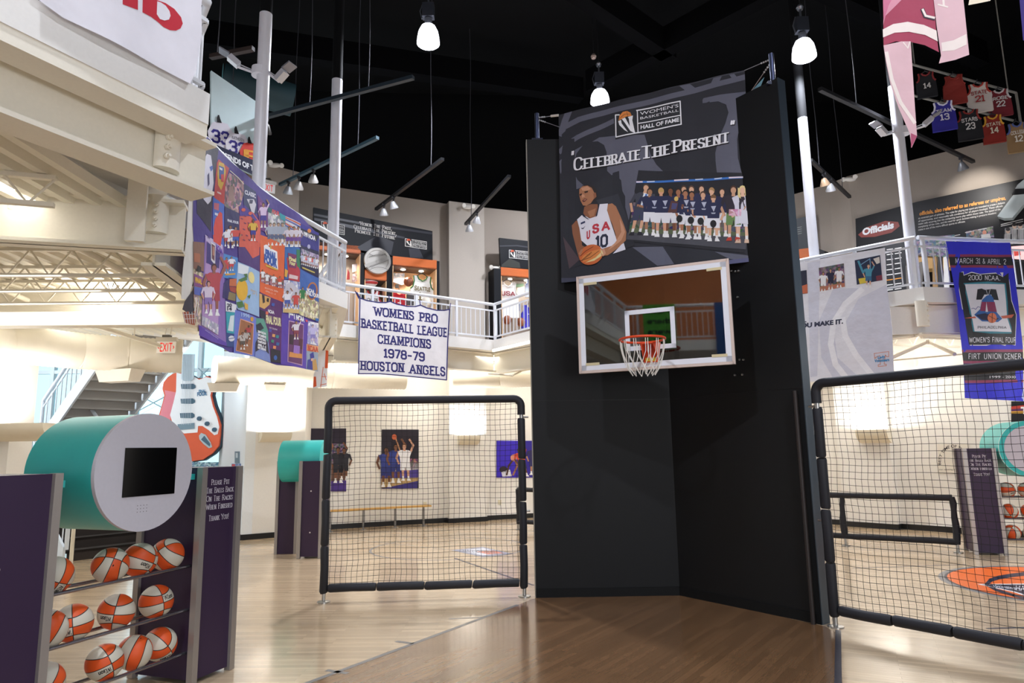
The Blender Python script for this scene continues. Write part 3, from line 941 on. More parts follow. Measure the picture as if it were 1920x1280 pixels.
g = MB(); g.prism([bpt(.015, BZ0 + .015), bpt(BW - .015, BZ0 + .015), bpt(BW - .015, BZ1 - .015), bpt(.015, BZ1 - .015)], -bn * .012, M('A8B2B0', kind='pane', ior=2.0)); g.build('glass', hoop)
def rectline(m, s0, s1, z0, z1, w, o, mat):
    for a, b in (((s0, z0 + w / 2), (s1, z0 + w / 2)), ((s0, z1 - w / 2), (s1, z1 - w / 2))):
        m.bar(bpt(*a, o), bpt(*b, o), .002, w, mat)
    for s in (s0 + w / 2, s1 - w / 2): m.bar(bpt(s, z0, o), bpt(s, z1, o), w, .002, mat, tuple(bn))
m = MB(); rectline(m, .016, BW - .016, BZ0 + .016, BZ1 - .016, .058, .003, WP); m.build('border_stripe', hoop)
def bs(px, py): 
    p = onpl(px, py, BP); return (p - BA).dot(bt), p.z
s0, z1 = bs(1171, 583); s1, z0 = bs(1268, 648)
m = MB(); rectline(m, s0, s1, z0 - .02, z1, .05, .003, WP); m.build('target_square', hoop)
for s, z in ((.10, BZ0 + .085), (.10, BZ1 - .085), (BW - .19, BZ0 + .085), (BW - .19, BZ1 - .085)):
    m = MB(); m.bar(bpt(s - .03 + .0, z, .005), bpt(s + .13, z, .005), .006, .03, M('D9CDA4', .4, metal=.3)); m.build('corner_clip', hoop)
RC_, RZm = bpt(BW * .5 - .02, 0, .40), 2.865
RC_ = V((RC_.x, RC_.y, RZm))
OR = M('E0491C', .4)
m = MB(); m.tube([RC_ + V((math.cos(t) * .235, math.sin(t) * .235, 0)) for t in [2 * math.pi * k / 40 for k in range(40)]], .0125, OR, 10, closed=True)
rim = m.build('rim', hoop)
m = MB(); bc = V((RC_.x, RC_.y, 0)) - bn * .40
m.prism([bc + bt * .11 + V((0, 0, RZm + .01)), bc - bt * .11 + V((0, 0, RZm + .01)), bc - bt * .08 + V((0, 0, RZm - .20)), bc + bt * .08 + V((0, 0, RZm - .20))], bn * .03, OR)
m.prism([bc + bn * .03 + bt * .09 + V((0, 0, RZm)), bc + bn * .03 - bt * .09 + V((0, 0, RZm)), bc + bn * .19 - bt * .06 + V((0, 0, RZm)), bc + bn * .19 + bt * .06 + V((0, 0, RZm))], (0, 0, -.015), OR)
for sg in (-1, 1): m.prism([bc + bn * .03 + bt * (.085 * sg) + V((0, 0, RZm)), bc + bn * .18 + bt * (.05 * sg) + V((0, 0, RZm)), bc + bn * .03 + bt * (.08 * sg) + V((0, 0, RZm - .18))], bt * .008, OR)
m.build('rim_bracket', hoop)
m = MB(); m.prism([bc + bn * .031 + bt * .06 + V((0, 0, RZm - .15)), bc + bn * .031 - bt * .06 + V((0, 0, RZm - .15)), bc + bn * .031 - bt * .06 + V((0, 0, RZm - .19)), bc + bn * .031 + bt * .06 + V((0, 0, RZm - .19))], bn * .003, M('E8C23A', .4)); m.build('bracket_label', hoop, 'yellow sticker')
m = MB(); NW = M('E8E4DC', .8)
def npnt(th, k):
    tt = k / 5
    r = .232 * (1 - tt) ** .75 + .118 * tt ** .8
    return RC_ + V((math.cos(th) * r, math.sin(th) * r, -.018 - .36 * tt ** 1.1))
for j in range(12):
    th = 2 * math.pi * j / 12
    for sg in (-1, 1):
        pts = []
        for k in range(6):
            off = 0 if k < 3 else (k - 2.0) * .5 * (2 * math.pi / 12) * sg * .66
            pts.append(npnt(th + off + (.05 * sg if k < 3 else 0), k))
        m.tube(pts, .0042, NW, 5)
m.build('net', hoop)
m = MB()
for s in (.35, BW - .35):
    p = bpt(s, 3.3, -.03)
    q = plane_q = (V((p.x, 8.49, 3.3)) if s < BW / 2 else p - bn * .28)
    m.bar(p, q, .06, .06, M('1A1A1C', .5))
m.build('wall_arm', hoop)
# ---- hanging photo banner
NA, NBq = V((.66, 8.40, 0)), V((2.78, 7.45, 0))
NP = vplane(NA, NBq); nn = NP[1]
def ripple(pl, amp, k, off=0.0, k2=0.0):
    p0, n = pl
    t = V((-n.y, n.x, 0))
    def f(x, y):
        p = onpl(x, y, pl, off)
        return p + n * (amp * math.sin(k * (p - p0).dot(t) + k2 * p.z))
    return f
A = Art(ripple(NP, .008, 11, 0, .7), nn, strip=14)
DK, GY = M('26272F', .75, kind='fabric'), M('5F606F', .75, kind='fabric')
Z3 = lambda x, y: (960 + x / 3.423, 80 + y / 3.423)
Z4 = lambda x, y: (1020 + x / 4, 420 + y / 4)
A.clip = [(1047, 215), (1396, 131), (1414, 490), (1053, 530)]
A.put([(1047, 215), (1396, 131), (1414, 490), (1053, 530)], DK, 0)
def gpoly(pts, f=Z3, mat=GY, l=1): A.put([f(*p) for p in pts], mat, l)
def gline(pts, w, f=Z3, mat=GY, l=1): A.line([f(*p) for p in pts], w / 3.423, mat, l)
gline([(345, 535), (430, 495), (520, 468), (640, 435), (760, 410), (900, 375), (1050, 338), (1250, 285), (1380, 252), (1495, 218)], 34)
gline([(305, 700), (360, 645), (420, 608), (480, 580), (560, 545), (655, 500)], 30)
gline([(370, 425), (340, 500), (312, 590)], 42); gline([(1095, 262), (1150, 302)], 52); gline([(1328, 205), (1300, 265)], 44); gline([(1400, 190), (1440, 240)], 30)
gpoly([(303, 760), (345, 715), (400, 690), (455, 662), (415, 710), (398, 770), (395, 830), (420, 880), (470, 925), (370, 950), (330, 880), (308, 830)])
gpoly([(515, 637), (560, 607), (640, 598), (850, 590), (865, 640), (890, 720), (925, 780), (970, 825), (812, 825), (785, 965), (730, 915), (690, 872), (650, 860), (610, 822), (606, 700), (590, 655), (550, 632)])
gpoly([(1212, 388), (1228, 355), (1340, 335), (1500, 312), (1505, 432), (1465, 520), (1445, 620), (1450, 740), (1475, 838), (1315, 835), (1302, 720), (1325, 620), (1370, 520), (1390, 450), (1375, 400), (1325, 378), (1240, 385)])
gpoly([(700, 880), (790, 960), (770, 1040), (750, 1140), (720, 1050)], l=1)
gpoly([(665, 175), (890, 168), (975, 298), (850, 312)], Z4); gpoly([(1280, 205), (1555, 240), (1560, 290), (1385, 258)], Z4)
# corner sheen strip and sewn hem
A.put([Z3(298, 442), Z3(1496, 172), Z3(1496, 184), Z3(298, 456)], M('3B3C47', .6, kind='fabric'), 2)
A.put([Z4(125, 405), Z4(245, 402), Z4(245, 432), Z4(128, 440)], M('33354A', .6, kind='fabric'), 2); A.put([Z4(1380, 270), Z4(1578, 250), Z4(1580, 282), Z4(1382, 300)], M('55567A', .6, kind='fabric'), 2)
WHI = M('EDEDF2', .6)
# emblem
LG = [Z3(652, 470), Z3(1085, 372), Z3(1092, 524), Z3(664, 622)]
A.put(LG, M('1A1B22', .6, kind='fabric'), 3)
def emblem(A, f, l, w=2.2, full=True, ltr=WHI, orange=M('E38A3C', .6)):
    A.line([f(690, 465), f(665, 465), f(668, 606), f(1087, 526), f(1080, 378), f(800, 437)], w, ltr, l)
    A.line([f(805, 437), f(810, 580)], w * .8, ltr, l); A.line([f(808, 520), f(1085, 468)], w * .8, ltr, l)
    A.put([f(685, 500), f(692, 470), f(712, 448), f(740, 441), f(762, 452), f(770, 472), f(735, 478), f(700, 495)], orange, l + 1)
    if full:
        A.line([f(690, 490), f(725, 462), f(768, 462)], .7, M('5A2A10', .6), l + 2); A.line([f(738, 442), f(745, 476)], .7, M('5A2A10', .6), l + 2)
    A.put([f(683, 505), f(702, 498), f(705, 520), f(748, 578), f(722, 562), f(690, 530)], ltr, l + 1)
    A.put([f(706, 492), f(728, 484), f(758, 540), f(752, 490), f(745, 480), f(778, 470), f(774, 500), f(792, 583), f(762, 570), f(728, 520)], ltr, l + 1)
emblem(A, Z3, 4)
A.text("WOMEN'S", Z3(822, 466), Z3(1070, 416), 6.0, WHI, 5); A.text('BASKETBALL', Z3(824, 494), Z3(1070, 444), 4.6, WHI, 5); A.text('HALL OF FAME', Z3(826, 556), Z3(1074, 508), 7.0, WHI, 5, bold=.03)
WT_ = M('F0F0F5', .6); SH_ = M('101014', .7)
for mat, dx, l in ((SH_, 1.4, 4), (WT_, 0, 5)):
    for t, a, b, h in (('"', (383, 783), (400, 780), 26), ('Celebrate', (402, 820), (820, 750), 22), ('The', (834, 745), (1010, 715), 22), ('Present', (1035, 708), (1388, 640), 22), ('"', (1405, 590), (1432, 585), 26)):
        pa_, pb_ = Z3(*a), Z3(*b)
        A.text(t, (pa_[0] + dx, pa_[1] + dx), (pb_[0] + dx, pb_[1] + dx), h if t != '"' else 24, mat, l, 'stroke', w=.19, thin=.45, smooth=True, gap=.17)
# portrait print
Z1 = lambda x, y: (1040 + x / 6.4, 310 + y / 6.4)
pp = lambda pts, h, l, rough=.7: A.put([Z1(*p) for p in pts], M(h, rough), l)
A.put([Z1(70, 420), Z1(740, 88), Z1(900, 700), Z1(960, 960), Z1(175, 1245)], M('22242C', .7, kind='board'), 3)
pp([(100, 850), (300, 1130), (175, 1240)], '4A3A40', 4); pp([(500, 420), (760, 340), (880, 650), (860, 900), (700, 700)], '2F313A', 4)
SK, SK2, SK3 = 'AE7654', '8E5A3E', 'CC9676'
pp([(205, 720), (260, 660), (300, 690), (320, 800), (330, 960), (390, 990), (350, 1080), (290, 1110), (250, 960), (215, 820)], SK2, 5)
pp([(625, 470), (690, 455), (735, 490), (790, 610), (835, 720), (862, 800), (855, 900), (760, 990), (640, 1080), (560, 1090), (560, 1020), (640, 980), (720, 900), (735, 840), (690, 700), (640, 590)], SK, 5)
pp([(780, 640), (825, 730), (845, 800), (800, 900), (700, 980), (640, 1020), (740, 900), (800, 800)], SK3, 6)
pp([(270, 650), (345, 585), (420, 640), (500, 600), (535, 470), (640, 458), (630, 540), (680, 700), (730, 850), (745, 900), (700, 960), (560, 1010), (400, 970), (320, 900), (300, 760)], 'E6E4EE', 6)
pp([(800, 950), (830, 930), (852, 1010), (700, 1060)], 'E0DEE8', 6)
pp([(345, 590), (360, 500), (440, 470), (520, 470), (525, 560), (490, 620), (430, 640), (370, 610)], SK2, 7); pp([(400, 560), (500, 520), (480, 610), (430, 630)], SK, 8)
pp([(325, 590), (350, 582), (380, 625), (425, 655), (400, 650), (345, 615)], '1E2238', 8); pp([(500, 600), (535, 470), (545, 470), (515, 610), (495, 625)], '1E2238', 8)
pp([(330, 250), (400, 236), (470, 255), (510, 310), (515, 390), (480, 440), (430, 300), (350, 280)], '2A211E', 7)
pp([(300, 290), (340, 255), (400, 248), (450, 275), (485, 340), (480, 400), (440, 460), (385, 490), (345, 485), (315, 430), (298, 360)], SK, 8)
pp([(320, 280), (400, 255), (440, 290), (400, 310), (340, 310)], SK3, 9); pp([(300, 350), (330, 338), (332, 360), (306, 372)], '3A241A', 9); pp([(360, 320), (408, 308), (404, 330), (368, 340)], '3A241A', 9)
pp([(328, 360), (350, 350), (372, 378), (335, 395)], SK3, 9); pp([(335, 425), (365, 402), (400, 410), (370, 440), (345, 445)], '5A2A22', 9); pp([(345, 424), (370, 412), (390, 415), (366, 428)], 'C08070', 10)
pp([(470, 345), (498, 330), (508, 380), (478, 410)], SK2, 9)
for t, a, b, h in (('U', (390, 885), (428, 868), 13), ('S', (470, 815), (528, 800), 14), ('A', (578, 782), (655, 768), 14)):
    A.text(t, Z1(*a), Z1(*b), h, M('C0303E', .7), 8, 'stroke', w=.26, serif=False)
A.text('10', Z1(505, 990), Z1(630, 965), 20, M('20243C', .7), 8, 'stroke', w=.24, serif=False)
pp([(315, 690), (368, 670), (372, 690), (318, 712)], '303860', 8); pp([(320, 752), (345, 755), (372, 728), (350, 765), (330, 765)], '20243C', 8)
A.oval(*Z1(440, 1075), 148 / 6.4, 118 / 6.4, M('C9652F', .6), 9, 24, -.35)
pp([(325, 1130), (345, 1090), (420, 1040), (540, 1010), (590, 1060), (560, 1110), (440, 1150), (345, 1160)], 'D88442', 10); pp([(370, 1172), (500, 1110), (560, 1050), (552, 1000), (580, 1040), (590, 1075), (480, 1150)], 'E3CE92', 11)
A.line([Z1(312, 1090), Z1(380, 1030), Z1(470, 980)], .8, M('3A1A10', .7), 11); A.line([Z1(305, 1150), Z1(430, 1110), Z1(540, 1030)], .8, M('3A1A10', .7), 11)
A.text('molten', Z1(335, 1150), Z1(450, 1060), 5, M('3A1A10', .7), 12)
pp([(560, 1020), (600, 1000), (620, 1060), (590, 1095), (565, 1085)], SK3, 11); pp([(290, 1060), (320, 1010), (350, 1010), (310, 1090)], SK, 11)
# team print
Z2 = lambda x, y: (1170 + x / 6.736, 310 + y / 6.736)
A.put([Z2(185, 65), Z2(1590, 100), Z2(1600, 640), Z2(1525, 1110), Z2(30, 960), Z2(100, 560)], M('1C1C24', .7, kind='board'), 3)
A.put([Z2(120, 470), Z2(1600, 560), Z2(1555, 900), Z2(60, 860)], M('18181E', .7, kind='crowd'), 4); A.put([Z2(45, 850), Z2(1560, 900), Z2(1540, 1065), Z2(30, 935)], M('4A4A52', .7, kind='board'), 5); A.put([Z2(90, 790), Z2(1570, 850), Z2(1560, 895), Z2(60, 860)], M('5A6648', .7), 5)
A.line([Z2(165, 215), Z2(800, 195), Z2(1588, 150)], 4.0, M('2F6FC0', .6), 5)
for a, b in ((165, 235), (640, 815), (1330, 1550)): A.line([Z2(a, 215 - (a - 165) * .046), Z2(b, 215 - (b - 165) * .046)], 2.6, M('E6D8E0', .6), 6)
for a in (340, 950, 1190): A.line([Z2(a - 45, 218 - (a - 165) * .046), Z2(a + 45, 210 - (a - 165) * .046)], 2.0, M('C8D8F0', .6), 6)
N2 = '22264A'
back = [(760, 690, 'D8A888', '4A3020'), (855, 690, 'E0B090', '5A4030'), (980, 680, 'E0B090', '3A2418'), (1108, 710, 'E6B898', 'B08858'), (1240, 720, 'E0B090', '3A2418')]
for x, yf, s, hr in back: figure(A, *Z2(x, yf + 180), 600 / 6.736, N2, 'E8E8EE', s, hr, 6)
figure(A, *Z2(150, 885), 640 / 6.736, '3E404C', '3A3E58', 'D8A888', '4A3828', 7, lean=.22, shoe='202028')
A.put([Z2(255, 350), Z2(312, 370), Z2(275, 545), Z2(210, 530)], M('E4EAF4', .7), 8.5); A.line([Z2(285, 372), Z2(240, 535)], 3.2, M('3C70C0', .7), 8.8)
front = [(330, 890, 590, 'A87858', '2A1C18', 2), (470, 905, 610, 'D8A080', 'C8A060', 2), (590, 910, 620, '7A4C34', '1C1410', 2), (690, 905, 600, 'A87050', '2A1C18', 2), (780, 925, 600, 'B07858', '1C1410', 0), (860, 940, 600, 'A06C4C', '1C1410', 2), (1000, 940, 600, 'D8A888', '4A3020', 0), (1130, 960, 580, 'E0B090', '7A5838', 0)]
for x, yf, h, s, hr, am in front: figure(A, *Z2(x, yf), h / 6.736, N2, 'E8E8EE', s, hr, 9, arm=am)
for x, y in ((385, 490), (520, 490), (790, 490), (870, 510), (1010, 510), (1130, 560)):
    A.put([Z2(x - 30, y - 40), Z2(x + 35, y - 45), Z2(x + 5, y + 30)], M('B8BCD0', .7), 12)
    A.put([Z2(x - 30, y + 40), Z2(x + 30, y + 40), Z2(x + 20, y + 55), Z2(x - 20, y + 55)], M('B8BCD0', .7), 12)
A.put([Z2(600, 450), Z2(690, 470), Z2(670, 600), Z2(555, 600)], M('5A3430', .6), 12.5); A.oval(*Z2(665, 430), 4, 4.5, M('D8B860', .5), 13, 14)
A.put([Z2(610, 480), Z2(680, 490), Z2(660, 560), Z2(600, 560)], M('4A4A78', .6), 13)
for x, y in ((850, 700), (972, 710), (1130, 740), (705, 680)): A.oval(*Z2(x, y), 6, 7, M('18181C', .7), 13, 12)
figure(A, *Z2(1385, 955), 680 / 6.736, '2C2430', '6A8A50', 'D0A080', '4A2C1C', 9, shoe='C04030')
A.put([Z2(1330, 560), Z2(1490, 560), Z2(1480, 650), Z2(1325, 640)], M('C87890', .7, kind='crowd'), 12)
figure(A, *Z2(1500, 985), 710 / 6.736, 'D8D6E2', 'E0DEE8', 'E8BCA0', 'E6D090', 9, shoe='D8B8A0')
A.put([Z2(1445, 560), Z2(1610, 590), Z2(1585, 750), Z2(1450, 740)], M('DCDCE6', .7), 12); A.put([Z2(1440, 290), Z2(1465, 300), Z2(1480, 430), Z2(1440, 400)], M('E6D090', .7), 12); A.put([Z2(1525, 280), Z2(1565, 350), Z2(1530, 400)], M('E6D090', .7), 12)
ban = tag(A.mb.build('photo_banner'), 'dark Celebrate the Present banner with player portrait and team photo above the backboard', 'banner')
# its wire ties
for k, (p, q) in enumerate(((PT[0], onpl(1047, 216, NP)), (PT[0] + V((0, 0, -.02)), onpl(1049, 238, NP)), (PT[1], onpl(1396, 132, NP)), (PT[1] + V((0, 0, -.03)), onpl(1409, 170, NP)))):
    m = MB(); m.tube([p, q], .004, M('A8A8B0', .3, metal=.9), 6)
    for t in (.12, .2, .28, .36): m.ball(p.lerp(q, t), .011, M('C8C8CC', .3, metal=.9), 8, 6)
    if k == 0: m.tube([p.lerp(q, .66), q], .016, M('D8D0C8', .5), 8)
    tag(m.build('tie_wire'), ['upper wire tie with white sleeve at the left post of the partition', 'lower wire tie at the left post of the partition', 'upper wire tie at the right post of the partition', 'lower wire tie at the right post of the partition'][k], 'wire', 'wires holding the photo banner')
m = MB(); tp = [onpl(x, y, NP, -.12) for x, y in ((1408, 172), (1433, 145), (1425, 165), (1412, 182))]
m.prism(tp, nn * .004, M('6C9AA8', .6, kind='fabric')); tag(m.build('cloth_corner'), 'small folded pale blue cloth corner behind the photo banner at the right post', 'cloth')
# ================================================================ NET SCREENS
FOAM = M('1B1B22', .62); STEEL = M('B4B2AE', .3, metal=.9); CORD = M('141416', .8)
def screen(label, p, q, zt, z0=.16, cells=.0625, mids=(), r=.048, seg=.52, feet=True):
    """foam padded frame with netting between plan points p and q"""
    p, q = V((p[0], p[1], 0)), V((q[0], q[1], 0)); d = (q - p).normalized(); W = (q - p).length
    n = V((d.y, -d.x, 0))
    if n.y > 0: n = -n
    P_ = lambda s, z, o=0.0: p + d * s + n * o + V((0, 0, z))
    t = thing('net_screen', p, label, 'net screen')
    def foam(a, b, nm):
        a, b = V(a), V(b); L_ = (b - a).length; k = max(1, round(L_ / seg)); m = MB()
        for i in range(k):
            g0, g1 = a.lerp(b, (i + .012) / k), a.lerp(b, (i + .988) / k)
            w = [.97, 1.03, 1, 1.02, .97]
            m.tube([g0.lerp(g1, x) + V((random.uniform(-.004, .004),) * 3) * (0 if x in (0, 1) else 1) for x in (0, .04, .5, .96, 1)], [r * .9 * w[0], r * w[1], r * w[2], r * w[3], r * .9], FOAM, 14)
        m.build(nm, t)
    foam(P_(0, .10), P_(0, zt - .10), 'post'); foam(P_(W, .10), P_(W, zt - .24), 'post')
    m = MB(); arc = [P_(.09 - .09 * math.cos(a), zt - .09 + .09 * math.sin(a)) for a in [math.radians(x) for x in range(0, 91, 15)]]
    m.tube([P_(0, zt - .14)] + arc + [P_(W * f, zt) for f in (.2, .5, .8)] + [P_(W - .09 + .09 * math.sin(a), zt - .09 + .09 * math.cos(a)) for a in [math.radians(x) for x in range(0, 91, 15)]] + [P_(W, zt - .2)], r, FOAM, 16); m.build('top_rail', t)
    foam(P_(.045, z0), P_(W - .05, z0), 'bottom_rail')
    for s in (0, W):
        m = MB(); m.tube([P_(s, 0), P_(s, .14)], .024, STEEL, 12); m.lathe([(.075, 0), (.075, .012), (.03, .02)], P_(s, 0), STEEL, 16); m.build('foot', t, 'galvanised steel foot')
    m = MB(); m.tube([P_(W, zt - .28), P_(W, zt - .18)], .026, STEEL, 12); m.tube([P_(W, zt - .23), P_(W + .09, zt - .23)], .012, STEEL, 8); m.build('clamp', t, 'galvanised wall clamp'); m = MB(); m.tube([P_(W - .02, 1.0), P_(W + .09, 1.0)], .012, STEEL, 8); m.build('clamp', t, 'galvanised wall clamp')
    m = MB(); nx, nz = int(W / cells), int((zt - z0) / cells)
    sag = lambda s, z: .015 * math.sin(3.1 * s + 2 * z) + .01 * math.sin(9 * z + s)
    sx = lambda s, z: s + .006 * math.sin(13 * z + 4 * s) - .03 * (s / W - .5) * math.sin(math.pi * min(1, max(0, (z - z0) / (zt - z0))))
    sz = lambda s, z: z - .008 * math.sin(6 * s + z)
    def cord(pts): m.tube([P_(sx(s, z), sz(s, z), sag(s, z)) for s, z in pts], .0021, CORD, 4, caps=False)
    for k in range(1, nx): cord([(W * k / nx, z0 + (zt - z0) * j / 14) for j in range(15)])
    for k in range(1, nz): cord([(W * j / 14, z0 + (zt - z0) * k / nz) for j in range(15)])
    m.build('netting', t)
    return t
screen('tall black padded net screen left of the black partition', (-2.27, 8.42), (.10, 8.56), 2.37)
d_ = dR
screen('tall black padded net screen right of the black partition', HR + V((.09, -.10, 0)) + d_ * 2.6, HR + V((.09, -.10, 0)), 2.36)
def barrier(label, pts, z0, zt, posts):
    t = thing('low_barrier', pts[0], label, 'barrier')
    a, b = V((pts[0][0], pts[0][1], 0)), V((pts[1][0], pts[1][1], 0)); d = b - a
    for z, nm in ((zt, 'top_rail'), (z0, 'bottom_rail')):
        m = MB(); m.tube([a + d * f + V((0, 0, z + random.uniform(-.006, .006))) for f in [k / 8 for k in range(9)]], [.05 * random.uniform(.92, 1.05) for _ in range(9)], FOAM, 12); m.build(nm, t)
    for f in posts:
        c = a + d * f
        m = MB(); m.tube([c + V((random.uniform(-.012, .012), 0, z0 - .04 + (zt - z0 + .05) * k / 7)) for k in range(8)], [.05 * random.uniform(.75, 1.1) for _ in range(8)], FOAM, 12); m.build('post', t)
        m = MB(); m.tube([c, c + V((0, 0, z0))], .022, STEEL, 10); m.lathe([(.07, 0), (.07, .012), (.03, .02)], c, STEEL, 14); m.build('foot', t, 'galvanised steel foot')
p0, p1, p2 = atz(1486, 1022, 0), atz(1586, 1023, 0), atz(1797, 1036, 0)
dd = (p2 - p1); st = p1 - dd * .55
barrier('low black padded barrier in front of the right wall', (st, p2), .17, .86, (0, .355, 1))
p1, p2 = atz(972, 993, 0), atz(1075, 998, 0)
barrier('low black padded barrier just left of the partition in front of the back wall', (p1, p2), .17, .86, (0, 1))
# ================================================================ BALL RACKS
PUR = M('33203F', .5, kind='paint'); TEAL = M('34BDB8', .42); TRIM = M('A9A29C', .35, metal=.5); DISC = M('C9C6CE', .55, kind='paint')
CHR = M('8E8C94', .25, metal=.9)
def rack(label, corner, e, L, wdt, dep, h, cyl=None, sign=None, sticks=(.88, .55, .23), slabs=2, wl=None, screw=True, cylz=1.63, cylr=.42, ocr=0.05, screen=True, cyl_len=.92):
    """corner: plan point at the left front edge of the right-hand upright; e: direction along the rods to the right"""
    e = V((e[0], e[1], 0)).normalized(); mm = V((e.y, -e.x, 0))      # mm points out of the front
    c = V((corner[0], corner[1], 0))
    P_ = lambda s, o, z: c + e * s + mm * o + V((0, 0, z))
    t = thing('ball_rack', P_(-L / 2, -dep / 2, 0), label, 'ball rack')
    w0 = wdt
    for nm, s in (('upright', 0), ('upright', -L - (wl or w0)))[:slabs]:
        wdt = w0 if s == 0 else (wl or w0)
        m = MB(); m.prism([P_(s, 0, .03), P_(s + wdt, 0, .03), P_(s + wdt, -dep, .03), P_(s, -dep, .03)], (0, 0, h - .03), PUR); u = m.build(nm, t)
        m = MB()
        for a, o in ((s, 0), (s + wdt, 0), (s, -dep), (s + wdt, -dep)):
            m.box(P_(a, o, h / 2 + .003), (.055, .055, h), TRIM, math.atan2(e.y, e.x))
        m.build('edge_trim', u, 'grey metal edge strips')
        if screw and not (sign and s == 0):
            for z in (.42, 1.10):
                m = MB(); m.lathe([(.013, 0), (.012, .006), (0, .008)], P_(s + wdt * .5, .0, z), M('E8E0E0', .3, metal=.3), 10, mm); m.build('screw_cap', u)
        if sign and s == 0:
            m = MB()
            ln = [("Please Put", 1.50, .20), ("The Balls Back", 1.435, .30), ("On The Racks", 1.37, .29), ("When Finished", 1.305, .29), ("Thank You!", 1.215, .22)]
            for tx, z, w in ln:
                polys, W = stroke_text(tx, w=.13, thin=.5, smooth=True, gap=.15)
                x0 = wdt / 2 - w / 2
                for p in polys: m.poly([P_(s + x0 + a / W * w, .0015, z + b * .042) for a, b in p], M('E6E2EA', .6))
            m.build('lettering', u, 'white serif notice about returning the balls')
    for z in sticks:
        for o in (-.07, -.24):
            m = MB(); m.tube([P_(-L, o, z), P_(0, o, z)], .0125, CHR, 10); m.build('rod', t)
    if cyl is not None:
        cc = P_(cyl, ocr, cylz)
        m = MB(); n = 56
        pr = lambda r, o: [cc + e * (r * math.cos(2 * math.pi * k / n)) + V((0, 0, r * math.sin(2 * math.pi * k / n))) + mm * o for k in range(n)]
        a, b = pr(cylr, -.001), pr(cylr, -cyl_len)
        m.add(a + b, [(k, (k + 1) % n, n + (k + 1) % n, n + k) for k in range(n)] + [tuple(range(n, 2 * n))], TEAL); hood = m.build('drum', t, 'teal horizontal drum')
        m = MB(); m.prism(pr(cylr + .004, -.014), mm * .03, DISC); m.build('face_plate', t, 'round grey face plate')
        if screen:
            q = lambda s, z, o: cc + e * s + V((0, 0, z)) + mm * o
            m = MB(); sw, s0 = .225, .03
            m.prism([q(s0 - sw, -.17, .0165), q(s0 + sw, -.17, .0165), q(s0 + sw, .17, .0165), q(s0 - sw, .17, .0165)], mm * .004, M('050506', .12)); m.build('screen', t)
            m = MB()
            for r_ in range(3):
                for k in range(4): m.lathe([(.0035, 0), (0, .002)], q(-.06 + .026 * k, -.235 - .022 * r_, .016), M('55535A', .6), 6, mm)
            m.build('speaker_holes', t)
        for s in (-L - .01, 0.0):
            for z in (cylz - .06,):
                m = MB(); m.bar(P_(s, -.10, z), P_(s + (.13 if s < -.1 else -.13), -.10, z), .05, .045, TEAL); m.build('bracket', t)
    return t, P_
rk, RP1 = rack('large ball rack with purple uprights and teal drum in the left foreground', (-2.50, 5.57), (.34, .94), 1.22, .40, .60, 1.64, cyl=-.585, sign=True, ocr=.04, wl=.62, cylr=.413, cyl_len=.66)
rk2, RP2 = rack('far ball rack with teal drum behind the right net screen', (7.22, 11.10), (.95, -.31), 1.1, .40, .50, 1.64, sign=True, cyl=None, slabs=1, screw=False, sticks=())
# rack behind the right screen continues to the right of its lettered upright
e2 = V((.95, -.31, 0)).normalized(); m2 = V((e2.y, -e2.x, 0)); c2 = V((7.22, 11.10, 0)) + e2 * .4
for z in (.88, .55, .23):
    for o in (-.07, -.24):
        m = MB(); m.tube([c2 + m2 * o + V((0, 0, z)), c2 + e2 * 1.1 + m2 * o + V((0, 0, z))], .0125, CHR, 8); m.build('rod', rk2)
m = MB(); q = c2 + e2 * 1.1; m.prism([q, q + e2 * .4, q + e2 * .4 - m2 * .5, q - m2 * .5], (0, 0, 1.64), PUR); m.build('upright', rk2)
cc = c2 + e2 * .5 + m2 * .04 + V((0, 0, 1.62)); n = 48
pr = lambda r, o: [cc + e2 * (r * math.cos(2 * math.pi * k / n)) + V((0, 0, r * math.sin(2 * math.pi * k / n))) + m2 * o for k in range(n)]
m = MB(); a, b = pr(.44, 0), pr(.44, -.9); m.add(a + b, [(k, (k + 1) % n, n + (k + 1) % n, n + k) for k in range(n)], TEAL); m.build('drum', rk2, 'teal horizontal drum')
m = MB(); a, b = pr(.44, .02), pr(.37, .02)
m.add(a + b, [(k, (k + 1) % n, n + (k + 1) % n, n + k) for k in range(n)], TEAL); m.prism(pr(.37, -.01), m2 * .035, DISC); m.build('face_plate', rk2, 'round grey face plate')
rack('ball rack with purple end panel and teal hood left of the left net screen', (-3.62, 11.8), (1, -.02), .9, .36, .42, 1.60, slabs=1, sticks=(), screw=True)
rk3 = [o for o in COL.objects if o.name.startswith('ball_rack')][-1]
m = MB(); m.box((-4.02, 12.5, .8), (.34, .30, 1.6), PUR, .0); u = m.build('upright', rk3)
m = MB()
for x in (-4.19, -3.85): m.box((x, 12.35, .8), (.05, .05, 1.6), TRIM)
m.build('edge_trim', u, 'grey metal edge strips')
m = MB(); cy, cz, n = 12.22, 1.60, 30; ring = lambda x, r: [V((x, cy + r * .9 * math.cos(2 * math.pi * k / n), cz + r * math.sin(2 * math.pi * k / n))) for k in range(n)]
a, b = ring(-4.06, .36), ring(-3.34, .36)
m.add(a + b, [(k, (k + 1) % n, n + (k + 1) % n, n + k) for k in range(n)] + [tuple(range(n)), tuple(range(n, 2 * n))], TEAL); m.build('drum', rk3, 'teal horizontal drum')
